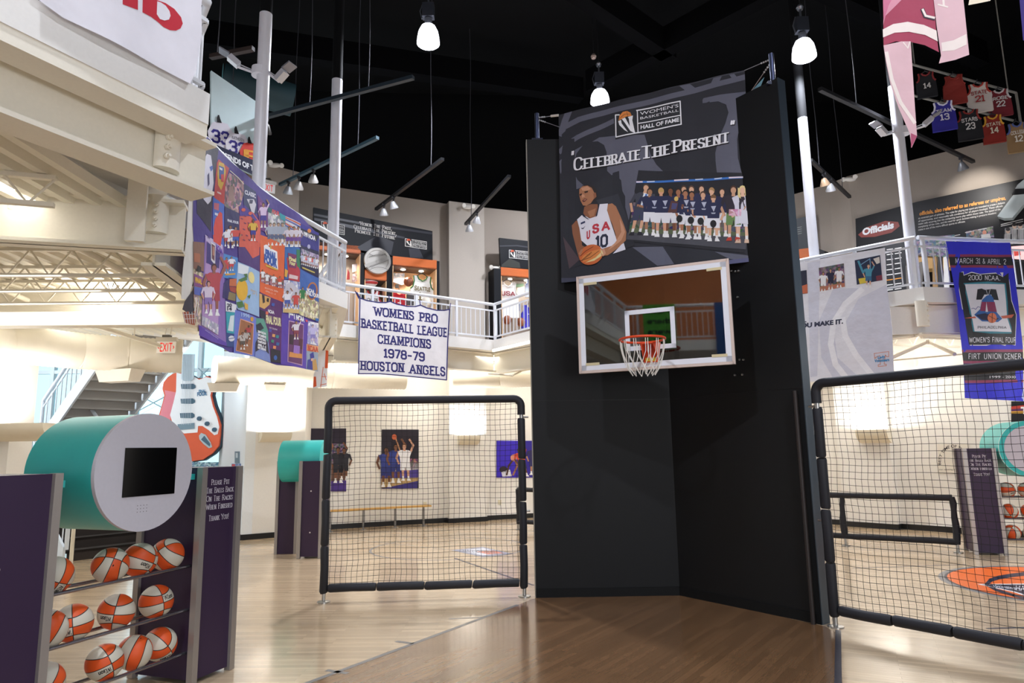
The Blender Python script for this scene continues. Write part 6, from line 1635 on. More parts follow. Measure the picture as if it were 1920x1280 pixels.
def art_k(A):
    PK, MR, CRM = M('D3AEB4', .65, kind='fabric'), M('9C2F4C', .65, kind='fabric'), M('E6D9D2', .65, kind='fabric')
    A.put([ZK(865, -60), ZK(1240, -60), ZK(1262, 250), ZK(1282, 390), ZK(1180, 335), ZK(1080, 310), ZK(960, 308), ZK(865, 342)], MR, 1)
    A.put([ZK(860, -60), ZK(960, -60), ZK(905, 40), ZK(866, 160)], M('C46A88', .65, kind='fabric'), 2); A.put([ZK(960, -60), ZK(1060, -60), ZK(960, 40), ZK(880, 120), ZK(862, 190), ZK(866, 130), ZK(905, 40)], M('CE8A9C', .65, kind='fabric'), 2)
    A.put([ZK(858, 225), ZK(940, 180), ZK(1050, 160), ZK(1170, 185), ZK(1262, 230), ZK(1272, 312), ZK(1180, 260), ZK(1060, 235), ZK(950, 245), ZK(860, 285)], CRM, 3)
    A.line([ZK(1160, 70), ZK(1180, 120), ZK(1245, 140)], 7, M('2A1C30', .6), 3); A.line([ZK(1160, 70), ZK(1182, 118), ZK(1246, 136)], 4, CRM, 4)
    A.put([ZK(1232, -60), ZK(1450, -60), ZK(1500, 420), ZK(1400, 455), ZK(1280, 478), ZK(1295, 420), ZK(1262, 200)], PK, 5); A.put([ZK(1296, 325), ZK(1385, 310), ZK(1478, 265), ZK(1480, 345), ZK(1390, 385), ZK(1302, 390)], CRM, 6)
    A.line([ZK(1270, 40), ZK(1340, 62)], 3, CRM, 6); A.line([ZK(1305, -30), ZK(1312, 50)], 4, CRM, 6)
    A.put([ZK(862, 345), ZK(1000, 310), ZK(1072, 308), ZK(1088, 560), ZK(1100, 760), ZK(1118, 1020), ZK(1075, 1110), ZK(1060, 1000), ZK(975, 810), ZK(915, 640), ZK(880, 470)], PK, 4); A.line([ZK(885, 400), ZK(925, 600), ZK(990, 770), ZK(1098, 920)], 7, CRM, 5); A.line([ZK(1015, 318), ZK(1050, 360), ZK(1065, 312)], 2.4, CRM, 5); A.put([ZK(1070, 1000), ZK(1118, 1020), ZK(1070, 1112)], M('A84A68', .65, kind='fabric'), 5)
edge_banner('pink and maroon banner with a long twisted tail hanging at the upper right', KPL, [ZK(862, -60), ZK(1240, -60), ZK(1262, 230), ZK(1282, 388), ZK(1180, 333), ZK(1072, 310), ZK(960, 308), ZK(866, 342)], M('9C2F4C', .65, kind='fabric'), art_k, .01, 8)
edge_banner('cream banner corner just showing at the top right edge', vplane((3.2, 5.4), (4.4, 5.2)), [ZK(1520, -60), ZK(1690, -60), ZK(1672, 0), ZK(1502, 40)], M('E8DCC4', .65, kind='fabric'), lambda A: None)
edge_banner('purple banner sliver at the right edge beneath the ceiling', vplane((3.2, 5.9), (5.4, 5.6)), [ZK(1885, -60), ZK(1990, -60), ZK(1990, 330), ZK(1915, 300)], M('3A2A78', .65, kind='fabric'), lambda A: None)
def hang(o, a, b, pl, nm='hanging_rod'):
    p, q = onpl(*a, pl), onpl(*b, pl)
    m = MB(); m.tube([p + (p - q) * .04, q + (q - p) * .04], .014, M('8C8A86', .4, metal=.6), 8); m.build(nm, o)
    for c in (p, q):
        m = MB(); m.tube([c, V((c.x, c.y, 12.5))], .004, M('3A3A3E', .5), 5); m.build('hanging_cable', o)
_bn = [o for o in COL.objects if o.name.startswith('hanging_banner')]
hang(_bn[-3], (1655, -15), (1802, -15), KPL); hang(_bn[-2], ZK(1520, -60), ZK(1690, -60), vplane((3.2, 5.4), (4.4, 5.2))); hang(_bn[-1], ZK(1885, -60), ZK(1990, -60), vplane((3.2, 5.9), (5.4, 5.6)))
# rear gallery banners (mirrored in the glass)
rp = vplane(S0, S1)
def rear(label, a, b, z0, z1, mat, lines):
    d = (S1 - S0).normalized(); n = V((-d.y, d.x, 0)); n = n if n.y > 0 else -n
    m = MB(); p = S0 + d * a + n * .08; q = S0 + d * b + n * .08
    m.prism([p + V((0, 0, z0)), q + V((0, 0, z0)), q + V((0, 0, z1)), p + V((0, 0, z1))], n * .006, mat)
    for k, t in enumerate(lines):
        polys, W = font_text(t, .03)
        for pl_ in polys: m.poly([q + (p - q) * (.12 + .76 * x / W) + n * .009 + V((0, 0, z1 - .22 - .25 * k + y * .13)) for x, y in pl_], M('0E1A0A', .7))
    return tag(m.build('rear_banner'), label, 'banner')
rear('green banner on the rear railing mirrored in the backboard glass', .42, 1.18, 4.05, 5.12, M('4C9A2C', .7, kind='fabric'), ['And', 'there', 'were', 'Four'])
rear('dark blue banner on the rear railing mirrored at the right of the backboard glass', 2.1, 2.75, 3.4, 5.12, M('27508C', .7, kind='fabric'), [])
# ================================================================ GALLERY DISPLAYS, BACK LEFT
DSP = (PWa[0] + PWa[1] * .62, PWa[1])           # display front plane, cases are recessed behind it
DN = DSP[1]
GPB, ORW, MAPLE = M('121318', .5, spec=.25), M('C8652A', .45, kind='wood'), M('E2B98C', .5, kind='wood')
P8 = lambda x, y: (560 + x / 4.266, 360 + y / 4.266)
def px_panel(mb, pts, pl, depth, mat, f=P8):
    mb.prism([onpl(*f(*p), pl) for p in pts], -pl[1] * depth, mat)
gp = MB(); px_panel(gp, [(118, 122), (1070, 312), (1072, 545), (752, 510), (490, 465), (300, 440), (112, 420)], DSP, .08, GPB)
A = Art(flat(DSP), DN, eps=.002, mb=gp)
A.put([P8(*p) for p in [(125, 205), (600, 300), (850, 360), (840, 372), (560, 320), (125, 225)]], M('34353E', .4), 1); A.put([P8(*p) for p in [(470, 440), (640, 340), (760, 400), (740, 500), (490, 464)]], M('2C2D35', .4), 1); A.put([P8(*p) for p in [(880, 450), (960, 445), (1000, 530), (890, 522)]], M('2E2F38', .4), 1); A.line([P8(125, 180), P8(500, 250), P8(1065, 330)], 4, M('2B2C34', .4), 1)
TXT = M('D6D2CC', .5)
for t, a, b in (("'Honor The Past,", (485, 262), (745, 305)), ('Celebrate The Present,', (442, 288), (782, 345)), ("Promote The Future'", (450, 320), (778, 380))):
    A.text(t, P8(*a), P8(*b), 6.2, TXT, 2, 'stroke', w=.15, thin=.5, smooth=True)
def mini_emblem(A, x0, y0, x1, y1, dy, f=P8):
    """box emblem: left top (x0,y0) right bottom (x1,y1), dy = drop of the right end"""
    L_ = lambda u, v: f(x0 + (x1 - x0) * u, y0 + dy * u + (y1 - y0 - dy) * v)
    A.put([L_(0, 0), L_(1, 0), L_(1, 1), L_(0, 1)], M('121318', .5), 2)
    A.line([L_(.1, 0), L_(0, 0), L_(0, 1), L_(1, 1), L_(1, 0), L_(.3, 0)], .9, TXT, 3); A.line([L_(.36, 0), L_(.36, 1)], .8, TXT, 3); A.line([L_(.36, .58), L_(1, .58)], .8, TXT, 3)
    A.put([L_(.05, .2), L_(.12, -.05), L_(.22, -.02), L_(.26, .15), L_(.1, .25)], M('C8502A', .5), 4); A.put([L_(.05, .3), L_(.1, .25), L_(.22, .75), L_(.24, .2), L_(.28, .18), L_(.31, .9), L_(.24, .9), L_(.07, .5)], TXT, 4)
    A.text("WOMEN'S", L_(.42, .3), L_(.95, .3), 3, TXT, 4); A.text('BASKETBALL', L_(.42, .5), L_(.95, .5), 2, TXT, 4); A.text('HALL OF FAME', L_(.40, .88), L_(.97, .88), 3, TXT, 4)
mini_emblem(A, 852, 372, 1022, 458, 26); mini_emblem(A, 182, 235, 365, 342, 32)
tag(gp.build('exhibit_board'), 'wide black panel with three line motto above the display cases at the back left gallery', 'panel')
# medallion
mc = onpl(*P8(630, 550), DSP, .06); med = thing('medallion', mc, 'large round silver medallion with a basketball relief between the display cases', 'medallion')
SIL = M('B9B5AE', .45, metal=.3)
m = MB(); m.lathe([(.0, .02), (.25, .02), (.26, .035), (.315, .035), (.325, .0), (.325, -.04)], mc, SIL, 40, DN); m.build('disc', med)
AM = Art(flat(DSP, .098), DN, eps=.002)
for a0, a1, rx, ry, cx, cy in ((20, 160, 70, 30, 630, 480), (200, 340, 80, 40, 640, 640)): 
    pts = [P8(cx + rx * math.cos(math.radians(t)), cy + ry * math.sin(math.radians(t))) for t in range(a0, a1 + 1, 14)]; AM.line(pts, .8, M('6E6A66', .5), 1)
AM.line([P8(535, 590), P8(620, 560), P8(725, 520)], 6.0, M('A9A59E', .5, metal=.3), 1); AM.line([P8(540, 612), P8(625, 580), P8(725, 540)], .8, M('6E6A66', .5), 2); AM.line([P8(560, 520), P8(620, 500), P8(700, 500)], .8, M('6E6A66', .5), 1)
AM.mb.build('relief', med)
# cases: opening polygon in pixels on the front plane
def case(label, q, dep, val, f=P8, pl=DSP, bottom=4.35, lights=2, jamb=True):
    """q: left top, right top of the opening (under the valance) in pixels, val: valance height in pixels"""
    n = pl[1]
    lt, rt = onpl(*f(*q[0]), pl), onpl(*f(*q[1]), pl); t = (rt - lt); t.z = 0; W = t.length; t.normalize()
    zt = (lt.z + rt.z) / 2; lv = onpl(*f(q[0][0], q[0][1] - val), pl); zv = lv.z
    o = thing('display_case', V((lt.x, lt.y, bottom)), label, 'display case', 'lit display cases of the back gallery')
    P_ = lambda s, z, d: V((lt.x, lt.y, z)) + t * s - n * d
    m = MB(); m.prism([P_(0, bottom, dep - .02), P_(W, bottom, dep - .02), P_(W, zt, dep - .02), P_(0, zt, dep - .02)], -n * .02, MAPLE); m.build('back_panel', o)
    for s in (0, W - .02):
        m = MB(); m.prism([P_(s, bottom, 0), P_(s, zt, 0), P_(s, zt, dep), P_(s, bottom, dep)], t * .02, MAPLE); m.build('side_panel', o)
    m = MB(); m.prism([P_(0, zt, 0), P_(W, zt, 0), P_(W, zt, dep), P_(0, zt, dep)], V((0, 0, .03)), M('4A3A30', .5)); m.build('soffit', o)
    m = MB(); m.prism([P_(0, zt, 0), P_(W, zt, 0), P_(W, zv, 0), P_(0, zv, 0)], -n * .03, ORW); m.build('valance', o, 'orange wooden valance')
    m = MB(); m.prism([P_(0, bottom, .0), P_(W, bottom, .0), P_(W, bottom - .1, .0), P_(0, bottom - .1, .0)], -n * dep, M('E8E2DC', .5)); m.build('plinth', o)
    for k in range(lights):
        c = P_(W * (k + .7) / (lights + .4), zt - .012, dep * .45); m = MB(); m.lathe([(.045, .012), (.06, .01), (.06, .0), (.04, -.004), (0, -.004)], c, M('FFF4E4', .4, kind='emit', strength=14), 14); m.build('downlight', o)
        light('SPOT', 'case_light', c + V((0, 0, -.03)), 32, (1, .92, .82), to=c + V((0, 0, -2)), spot_size=2.3, spot_blend=.8, shadow_soft_size=.04)
    return o, P_, W, zt
ca, PA_, WA, ZA = case('left display case half hidden by the white column', ((-20, 432), (495, 514)), .58, 52, lights=3)
cb, PB_, WB, ZB = case('small middle display case under the silver medallion', ((528, 690), (704, 722)), .58, 70, lights=1)
cc_, PC_, WC, ZC_ = case('right display case with white green trimmed jersey', ((752, 585), (1104, 622)), .58, 75)
for (x0, x1, y0), lab in (((495, 528, 470), 'black upright between the left and middle display cases'), ((704, 752, 500), 'black upright between the middle and right display cases'), ((1104, 1128, 550), 'black upright at the right end of the right display case')):
    m = MB(); a, b = onpl(*P8(x0 + 2, y0), DSP), onpl(*P8(x1 - 2, y0 + 6), DSP); zt_ = max(a.z, b.z) - (.0 if x0 > 1000 else .04)
    m.prism([V((a.x, a.y, 4.25)), V((b.x, b.y, 4.25)), V((b.x, b.y, zt_)), V((a.x, a.y, zt_))], -DN * .56, GPB); tag(m.build('case_upright'), lab, 'upright', 'black uprights of the display cases')
m = MB(); a, b = onpl(*P8(528, 480), DSP), onpl(*P8(704, 500), DSP); m.prism([V((a.x, a.y, b.z - .1)), V((b.x, b.y, b.z - .1)), V((b.x, b.y, ZB + .32)), V((a.x, a.y, ZB + .32))], -DN * .06, GPB)
tag(m.build('backing_board'), 'black backing board behind the silver medallion', 'board')
def jersey(label, c, t, n, w, h, body, trim, txt=None, num=None, group=None, tcol=None, strap=True, kind='fabric', name='jersey'):
    """sleeveless jersey hanging with its neck at c"""
    c, t, n = V(c), V(t).normalized(), V(n).normalized()
    P_ = lambda u, v, d=0.0: c + t * (u * w) + V((0, 0, -v * h)) + n * (d + .03 * math.cos(u * 3) + .008 * math.sin(9 * u + 3 * v))
    o = thing(name, c + V((0, 0, -h)), label, 'jersey', group)
    B_ = M(body, .7, kind=kind)
    out = [(-.30, 0), (-.20, .02), (-.14, .10), (0, .15), (.14, .10), (.20, .02), (.30, 0), (.36, .02), (.33, .16), (.38, .30), (.48, .36), (.5, .7), (.5, 1.0), (0, 1.02), (-.5, 1.0), (-.5, .7), (-.48, .36), (-.38, .30), (-.33, .16), (-.36, .02)]
    m = MB(); tris = tessellate_polygon([[V((a, b, 0)) for a, b in out]])
    for tr in tris:
        m.poly([P_(*out[k], .03) for k in tr], B_); m.poly([P_(*out[k], -.03) for k in tr], B_)
    L_ = len(out)
    for k in range(L_): m.poly([P_(*out[k], .03), P_(*out[(k + 1) % L_], .03), P_(*out[(k + 1) % L_], -.03), P_(*out[k], -.03)], B_)
    m.build('body', o)
    m = MB(); T_ = M(trim, .7)
    for ch in ([(-.20, .02), (-.14, .10), (0, .15), (.14, .10), (.20, .02)], [(.36, .02), (.33, .16), (.38, .30), (.48, .36)], [(-.36, .02), (-.33, .16), (-.38, .30), (-.48, .36)]): m.tube([P_(a, b, .035) for a, b in ch], .018, T_, 6)
    m.build('trim', o)
    if txt or num:
        m = MB(); X_ = M(tcol or trim, .6)
        for s, v, hh, ww in ((txt, .40, .11, .62), (num, .66, .19, .34)):
            if not s: continue
            polys, W = stroke_text(s, w=.2, serif=False)
            if len(s) < 3: ww = .17 * len(s)
            for p in polys: m.poly([P_(-ww / 2 + a / W * ww, v - b * hh, .043) for a, b in p], X_)
        m.build('lettering', o)
    m = MB(); m.tube([P_(-.25, .03, 0), P_(0, -.08, 0), P_(.25, .03, 0)], .012, M('26262A', .5), 6); m.tube([P_(0, -.08, 0), P_(0, -.16, 0)], .008, M('26262A', .5), 6); m.build('hanger', o)
    return o
tA = (onpl(*P8(1000, 700), DSP) - onpl(*P8(800, 700), DSP)); tA.z = 0; tA.normalize()
def at8(x, y, d): return onpl(*P8(x, y), DSP, -d)
jersey('white jersey with green and yellow trim and number fifteen in the right display case', at8(985, 672, .25), tA, DN, .62, .95, 'ECEAE4', '3E6A3A', 'Seattle', '15', 'jerseys in the display cases', '6A5A2A')
m = MB()
jersey('red jersey with number seven in the right display case', at8(800, 800, .3), tA, DN, .42, .6, 'C42430', 'C42430', None, '7', 'jerseys in the display cases', 'F0F0F0')
jersey('white jersey with dark lettering below the cap in the middle display case', at8(580, 790, .3), tA, DN, .5, .7, 'E6E2E0', 'B03038', 'JONES', None, 'jerseys in the display cases', '2A2A30')
def obj1(name, label, cat, build, group=None):
    m = MB(); build(m); return tag(m.build(name), label, cat, group)
BB2 = ball_mat('8A4A2A', '7A4226', '1C1815')
obj1('basketball', 'brown basketball on the shelf in the right display case', 'basketball', lambda m: m.ball(at8(878, 718, .25), .12, BB2, 24, 16))
obj1('basketball', 'signed white basketball low in the right display case', 'basketball', lambda m: m.ball(at8(1020, 880, .2), .13, M('E4DCCC', .5), 24, 16))
def capf(m):
    c = at8(567, 712, .2); m.ball(c, (.20, .20, .16), M('EFEAE6', .6), 20, 12); m.ball(c + DN * .12 + V((0, 0, -.07)), (.18, .14, .03), M('C23A3A', .6), 16, 8)
obj1('cap', 'white cap with red brim in the middle display case', 'cap', capf)
def pic(label, pts, mat, d=.5, group='pictures in the display cases', f=at8, nn_=None):
    m = MB(); m.prism([f(x, y, d) for x, y in pts], (nn_ or DN) * .02, mat); return tag(m.build('display_picture'), label, 'picture', group)
pic('blue and white picture of players at the left of the right display case', [(755, 650), (845, 650), (850, 735), (820, 745), (755, 720)], M('B8C4D4', .5, kind='crowd'))
pic('small black square card below the players picture', [(772, 738), (800, 738), (800, 768), (772, 768)], M('2A2622', .5), .48)
pic('oval dark framed picture on the side of the right display case', [(1062, 700), (1085, 685), (1092, 730), (1082, 785), (1062, 775)], M('B8A890', .5, kind='crowd'), .3)
pic('pale certificate on the side panel of the left display case', [(428, 580), (472, 572), (470, 632), (428, 642)], M('C8C4CC', .5), .32)
pic('pinkish photograph under the certificate in the left display case', [(428, 655), (470, 648), (466, 712), (428, 718)], M('B08890', .5, kind='crowd'), .32)
pic('dark red plaque at the right of the white jersey', [(628, 780), (662, 778), (662, 810), (628, 812)], M('5A2428', .5), .4)
pic('red and white booklet at the right side of the middle display case', [(670, 785), (692, 780), (692, 850), (672, 855)], M('B05048', .5, kind='crowd'), .3)
pic('dark brown cabinet front low in the right display case', [(862, 815), (922, 815), (920, 905), (862, 905)], M('3A3434', .5), .2)
obj1('red_pennant', 'red garment standing in the left display case behind the column', 'garment', lambda m: m.prism([at8(390, 620, .3), at8(405, 650, .3), at8(405, 700, .3), at8(384, 700, .3)], DN * .05, M('B83A3A', .6)))
# narrow display beside the partition
DS2 = (PWb[0] + PWb[1] * .5, PWb[1]); D2 = DS2[1]
ZN = lambda x, y: (920 + x / 6.1, 430 + y / 6.1)
gp = MB(); gp.prism([onpl(*ZN(*p), DS2) for p in ((100, 95), (760, 170), (760, 470), (115, 430))], -D2 * .08, GPB)
A = Art(flat(DS2), D2, eps=.002, mb=gp); A.line([ZN(105, 190), ZN(300, 185), ZN(560, 220)], 2.5, M('2C2D34', .4), 1); A.put([ZN(130, 400), ZN(220, 330), ZN(330, 380), ZN(340, 440), ZN(120, 428)], M('33342F', .35), 1)
mini_emblem(A, 212, 235, 436, 346, 22, ZN); tag(gp.build('exhibit_board'), 'narrow black panel with one emblem beside the black partition', 'panel')
cd_, PD_, WD, ZD = case('orange topped display case with a patriotic jersey beside the partition', ((118, 525), (760, 590)), .5, 95, f=ZN, pl=DS2, lights=3)
m = MB(); a, b = onpl(*ZN(38, 470), DS2), onpl(*ZN(118, 450), DS2); m.prism([V((a.x, a.y, 4.25)), V((b.x, b.y, 4.25)), V((b.x, b.y, b.z)), V((a.x, a.y, b.z))], -D2 * .5, GPB); tag(m.build('case_upright'), 'black upright at the left of the narrow display case', 'upright', 'black uprights of the display cases')
tD = (onpl(*ZN(400, 700), DS2) - onpl(*ZN(200, 700), DS2)); tD.z = 0; tD.normalize()
atn = lambda x, y, d: onpl(*ZN(x, y), DS2, -d)
jersey('white jersey with dark red country lettering in the case beside the partition', atn(188, 600, .2), tD, D2, .62, .95, 'E4DED8', 'E4DED8', 'USA', None, 'jerseys in the display cases', '8A2A34')
jersey('purple jersey standing behind the railing beside the partition', atn(435, 870, .2), tD, D2, .45, .62, '3A34A8', '3A34A8', 'US', None, 'jerseys in the display cases', 'E4E0F0')
jersey('pale blue garment at the right edge of the case beside the partition', atn(470, 565, .2), tD, D2, .4, .5, 'D4DAEC', '8AA0CC', None, None, 'jerseys in the display cases')
for x, y, lab in ((188, 1035, 'brown basketball at the left of the case beside the partition'), (345, 1060, 'orange and black basketball in the case beside the partition')):
    obj1('basketball', lab, 'basketball', lambda m: m.ball(atn(x, y, .2), .12, BB2, 22, 14), 'basketballs low in the case beside the partition')
for pts, c, lab in (([(290, 625), (375, 620), (375, 655), (290, 660)], '6A8A6A', 'green edged photo at the top of the case beside the partition'), ([(300, 670), (345, 668), (345, 760), (300, 765)], 'E8DCC8', 'cream sheet in the case beside the partition'), ([(385, 640), (425, 640), (425, 675), (385, 675)], '4A3A34', 'small dark photo in the case beside the partition'), ([(290, 860), (340, 850), (340, 930), (290, 940)], '4A5470', 'blue photo behind the railing in the case beside the partition')):
    pic(lab, pts, M(c, .5), .4, 'pictures in the narrow case', atn, D2)
# ================================================================ LEFT GALLERY SIGN
LGP = vplane(V((-6.2, 9.2, 0)), V((-3.9, 11.2, 0)))
lg = MB()
def lgp(pts, mat, l, A=[None]): pass
A = Art(flat(LGP), LGP[1], eps=.003, mb=lg)
Z5 = lambda x, y: (400 + x / 4, y / 4)
lg.prism([onpl(*q, LGP) for q in ((396, 132), (480, 190), (480, 330), (396, 290))], -LGP[1] * .06, M('DFF4F6', .6))
def jers(A, f, x, y, s, col, num, nm, numc, l):
    A.put([f(x - .42 * s, y + 1.05 * s), f(x - .5 * s, y + .4 * s), f(x - .3 * s, y + .02 * s), f(x - .1 * s, y - .02 * s), f(x + .1 * s, y), f(x + .38 * s, y + .1 * s), f(x + .62 * s, y + .5 * s), f(x + .62 * s, y + 1.3 * s)], col, l)
    if num: A.text(num, f(x - .3 * s, y + .85 * s), f(x + .42 * s, y + 1.0 * s), .50 * s / 4, numc, l + 1, 'stroke', w=.2, serif=False)
    if nm: A.text(nm, f(x - .2 * s, y + .26 * s), f(x + .35 * s, y + .42 * s), .15 * s / 4, M('26263A', .6), l + 1)
    A.put([f(x - .09 * s, y + .02 * s), f(x - .1 * s, y - .18 * s), f(x - .06 * s, y - .3 * s), f(x + .0 * s, y - .3 * s), f(x + .04 * s, y - .15 * s), f(x + .12 * s, y + .06 * s)], M('16161A', .6), l + 2)
jers(A, Z5, 42, 915, 170, M('E8E4EE', .6), '33', None, M('3A2F8C', .6), 2)
jers(A, Z5, 170, 1000, 165, M('E8E4EC', .6), '32', 'KATHLEEN', M('3A2F8C', .6), 5)
jers(A, Z5, 268, 1075, 150, M('D23A2E', .6), 'F', None, M('E8A030', .6), 8)
A.put([Z5(15, 1090), Z5(110, 1130), Z5(320, 1215), Z5(320, 1330), Z5(150, 1250), Z5(30, 1170)], M('1C2040', .6), 12); A.text('LEGENDS OF THE', Z5(35, 1170), Z5(345, 1310), 9.5, M('F0F0F4', .6), 13, bold=.05)
tag(lg.build('gallery_sign'), 'pale blue gallery sign with hanging jerseys and a navy legends strip at the upper left', 'sign')
m = MB(); m.prism([onpl(*q, LGP, -.10) for q in ((420, 300), (480, 330), (480, 560), (424, 560))], -LGP[1] * .2, M('5A4028', .5, kind='wood')); tag(m.build('wooden_counter'), 'brown wooden counter under the navy legends strip', 'counter')
m = MB(); a = aty(418, 150, 11.5); m.tube([a, a + V((1.1, .55, -.12))], .30, M('1D3A40', .6), 24); m.poly([a + V((-.012, -.006, .001)) + V((math.cos(t) * .29 * .447, -math.cos(t) * .29 * .894, math.sin(t) * .29)) for t in [2 * math.pi * k / 24 for k in range(24)]], M('4E8890', .6)); tag(m.build('ventilation_duct'), 'dark teal round duct behind the upper part of the left column', 'duct')
# exit sign wall strip: darker pilaster at the corner
# ================================================================ RIGHT GALLERY
RG = vplane(G2, G3); RGD = (RG[0] + RG[1] * .10, RG[1])
ofp = MB(); ofp.prism([onpl(*q, RGD) for q in ((1604, 410), (1720, 378), (1990, 320), (1990, 560), (1608, 560))], -RG[1] * .07, M('151315', .45, spec=.3))
A = Art(flat(RGD), RG[1], eps=.003, mb=ofp); PWH = M('D8D2CC', .5); OG = M('D88A28', .5)
A.put([(1609, 440), (1625, 426), (1660, 414), (1684, 416), (1687, 424), (1672, 436), (1640, 444), (1615, 445)], M('8C3A30', .45), 1)
A.text('Officials', (1617, 441), (1676, 427), 12, M('F0EEEE', .5), 2, bold=.05)
A.text('officials, also referred to as referees or umpires,', (1724, 404), (1886, 374), 7, OG, 2, bold=.03)
rows = ['an essential part of athletics. The rules for playing any sport are intended to create a balance', 'of opportunity, and reasonably safe conditions for all players involved. These officials', 'make calls ensuring that the competing teams play within those rules. The speed of the', 'complexity of the rules, and the need for quick decision-making in pressure situations', 'make it one of the more difficult sports to officiate.']
for k, t in enumerate(rows):
    x1 = (1884, 1880, 1876, 1868, 1810)[k]; y0 = 411 + 5.4 * k
    A.text(t, (1722, y0), (x1, y0 - (x1 - 1722) * .183), 3.6, PWH, 2)
for x0, y0, x1, y1 in ((1782, 443, 1800, 440), (1810, 436, 1826, 433), (1834, 431, 1850, 428)): A.line([(x0, y0), (x1, y1)], 1.2, PWH, 2)
A.put([(1811, 434), (1862, 424), (1864, 445), (1812, 445)], M('3A3A3C', .5, kind='crowd'), 1); A.oval(1824, 437, 3, 4, M('B08068', .5), 2, 12); A.oval(1846, 436, 4, 4.5, M('D08A70', .5), 2, 12); A.put([(1840, 440), (1856, 438), (1858, 446), (1840, 446)], PWH, 3)
A.line([(1877, 421), (1918, 411)], 1.4, PWH, 2); A.line([(1877, 424), (1918, 415)], 1.2, PWH, 2); A.put([(1884, 428), (1925, 419), (1930, 470), (1884, 470)], M('8A8884', .5), 1)
for x, y in ((1890, 433), (1902, 424), (1913, 424)):
    A.oval(x, y, 4, 5, M('C8A890', .5), 4, 12); A.oval(x, y - 3, 4.2, 3.4, M('2A2422', .5), 5, 12); A.put([(x - 7, y + 6), (x + 7, y + 4), (x + 9, y + 30), (x - 8, y + 30)], PWH, 2)
    for j in range(-3, 4): A.line([(x + j * 2.1, y + 6), (x + j * 2.3, y + 30)], .9, M('202024', .5), 3)
tag(ofp.build('exhibit_board'), 'long black panel headed Officials with orange and white text on the right gallery', 'panel')
# whistle shape standing off the panel
RGW = (RG[0] + RG[1] * .35, RG[1])
wh = thing('whistle_sign', onpl(1895, 380, RGW), 'giant white and black whistle cut out at the right edge of the officials panel', 'whistle sign')
for nm, pts, mat in (('mouthpiece', [(1870, 405), (1900, 365), (1925, 348), (1945, 350), (1945, 372), (1918, 384), (1898, 408), (1882, 409)], M('C4CCC8', .4)), ('barrel', [(1898, 362), (1908, 346), (1920, 336), (1945, 330), (1945, 352), (1925, 348), (1903, 364)], M('C4CCC8', .4)), ('band', [(1897, 363), (1903, 354), (1945, 352), (1945, 364), (1925, 363), (1900, 365)], M('1A1A1C', .4))):
    m = MB(); m.prism([onpl(*q, RGW, .02 if nm == 'band' else 0) for q in pts], -RG[1] * .22, mat); m.build(nm, wh)
# lower exhibits behind the right railing
RGL = (RG[0] + RG[1] * .9, RG[1])
lp = MB(); lp.prism([onpl(*q, RGL) for q in ((1655, 455), (1698, 446), (1700, 560), (1660, 560))], -RG[1] * .1, M('17171A', .4)); A = Art(flat(RGL), RG[1], eps=.003, mb=lp)
for k in range(9): A.line([(1663, 468 + 9.5 * k), (1674, 466.5 + 9.5 * k)], 1.6, PWH if k != 6 else OG, 1); A.line([(1678, 466 + 9.5 * k), (1690, 464 + 9.5 * k)], 1.6, PWH if k != 6 else OG, 1)
tag(lp.build('exhibit_board'), 'black text column panel behind the right railing', 'panel')
m = MB(); m.prism([onpl(*q, RGL, -.3) for q in ((1700, 460), (1790, 448), (1790, 500), (1700, 506))], -RG[1] * .4, M('C89A58', .5, kind='wood')); tag(m.build('wooden_cabinet'), 'light wooden cabinet with memorabilia behind the right railing', 'cabinet')
m = MB(); m.prism([onpl(*q, RGL, -.28) for q in ((1702, 449), (1790, 440), (1790, 484), (1702, 478))], RG[1] * .02, M('33343C', .5, kind='crowd')); tag(m.build('memorabilia_board'), 'busy dark photo board on the wooden cabinet behind the right railing', 'board')
m = MB(); m.prism([onpl(*q, RGL, .1) for q in ((1698, 498), (1730, 490), (1730, 545), (1700, 550))], -RG[1] * .1, M('5C5650', .5)); tag(m.build('grey_garment'), 'grey garment panel behind the column on the right gallery', 'garment')
for k, (x, c) in enumerate(((1752, '8A6A40'), (1762, '202024'), (1773, 'C8C4C0'))):
    m = MB(); m.prism([onpl(*q, RGL, .1) for q in ((x - 4, 482), (x + 4, 480), (x + 7, 545), (x - 3, 546))], -RG[1] * .08, M(c, .6)); tag(m.build('hanging_garment'), ('brown garment hanging behind the right railing', 'black garment hanging behind the right railing', 'pale striped garment hanging behind the right railing')[k], 'garment', 'garments behind the right railing')
tv = thing('television', onpl(1925, 478, RGL), 'bright screen glowing behind the right railing at the edge of the picture', 'television')
m = MB(); m.prism([onpl(*q, RGL, .2) for q in ((1893, 458), (1960, 452), (1960, 496), (1896, 490))], -RG[1] * .06, M('101012', .4)); m.build('case', tv)
m = MB(); m.prism([onpl(*q, RGL, .215) for q in ((1896, 462), (1960, 457), (1960, 490), (1898, 485))], RG[1] * .004, M('D8A8A4', .4, kind='emit', strength=.9)); m.build('screen', tv)
m = MB(); m.prism([onpl(*q, RGL, .221) for q in ((1900, 468), (1912, 467), (1914, 478), (1902, 480))], RG[1] * .002, M('B84038', .4, kind='emit', strength=.5)); m.build('picture', tv)
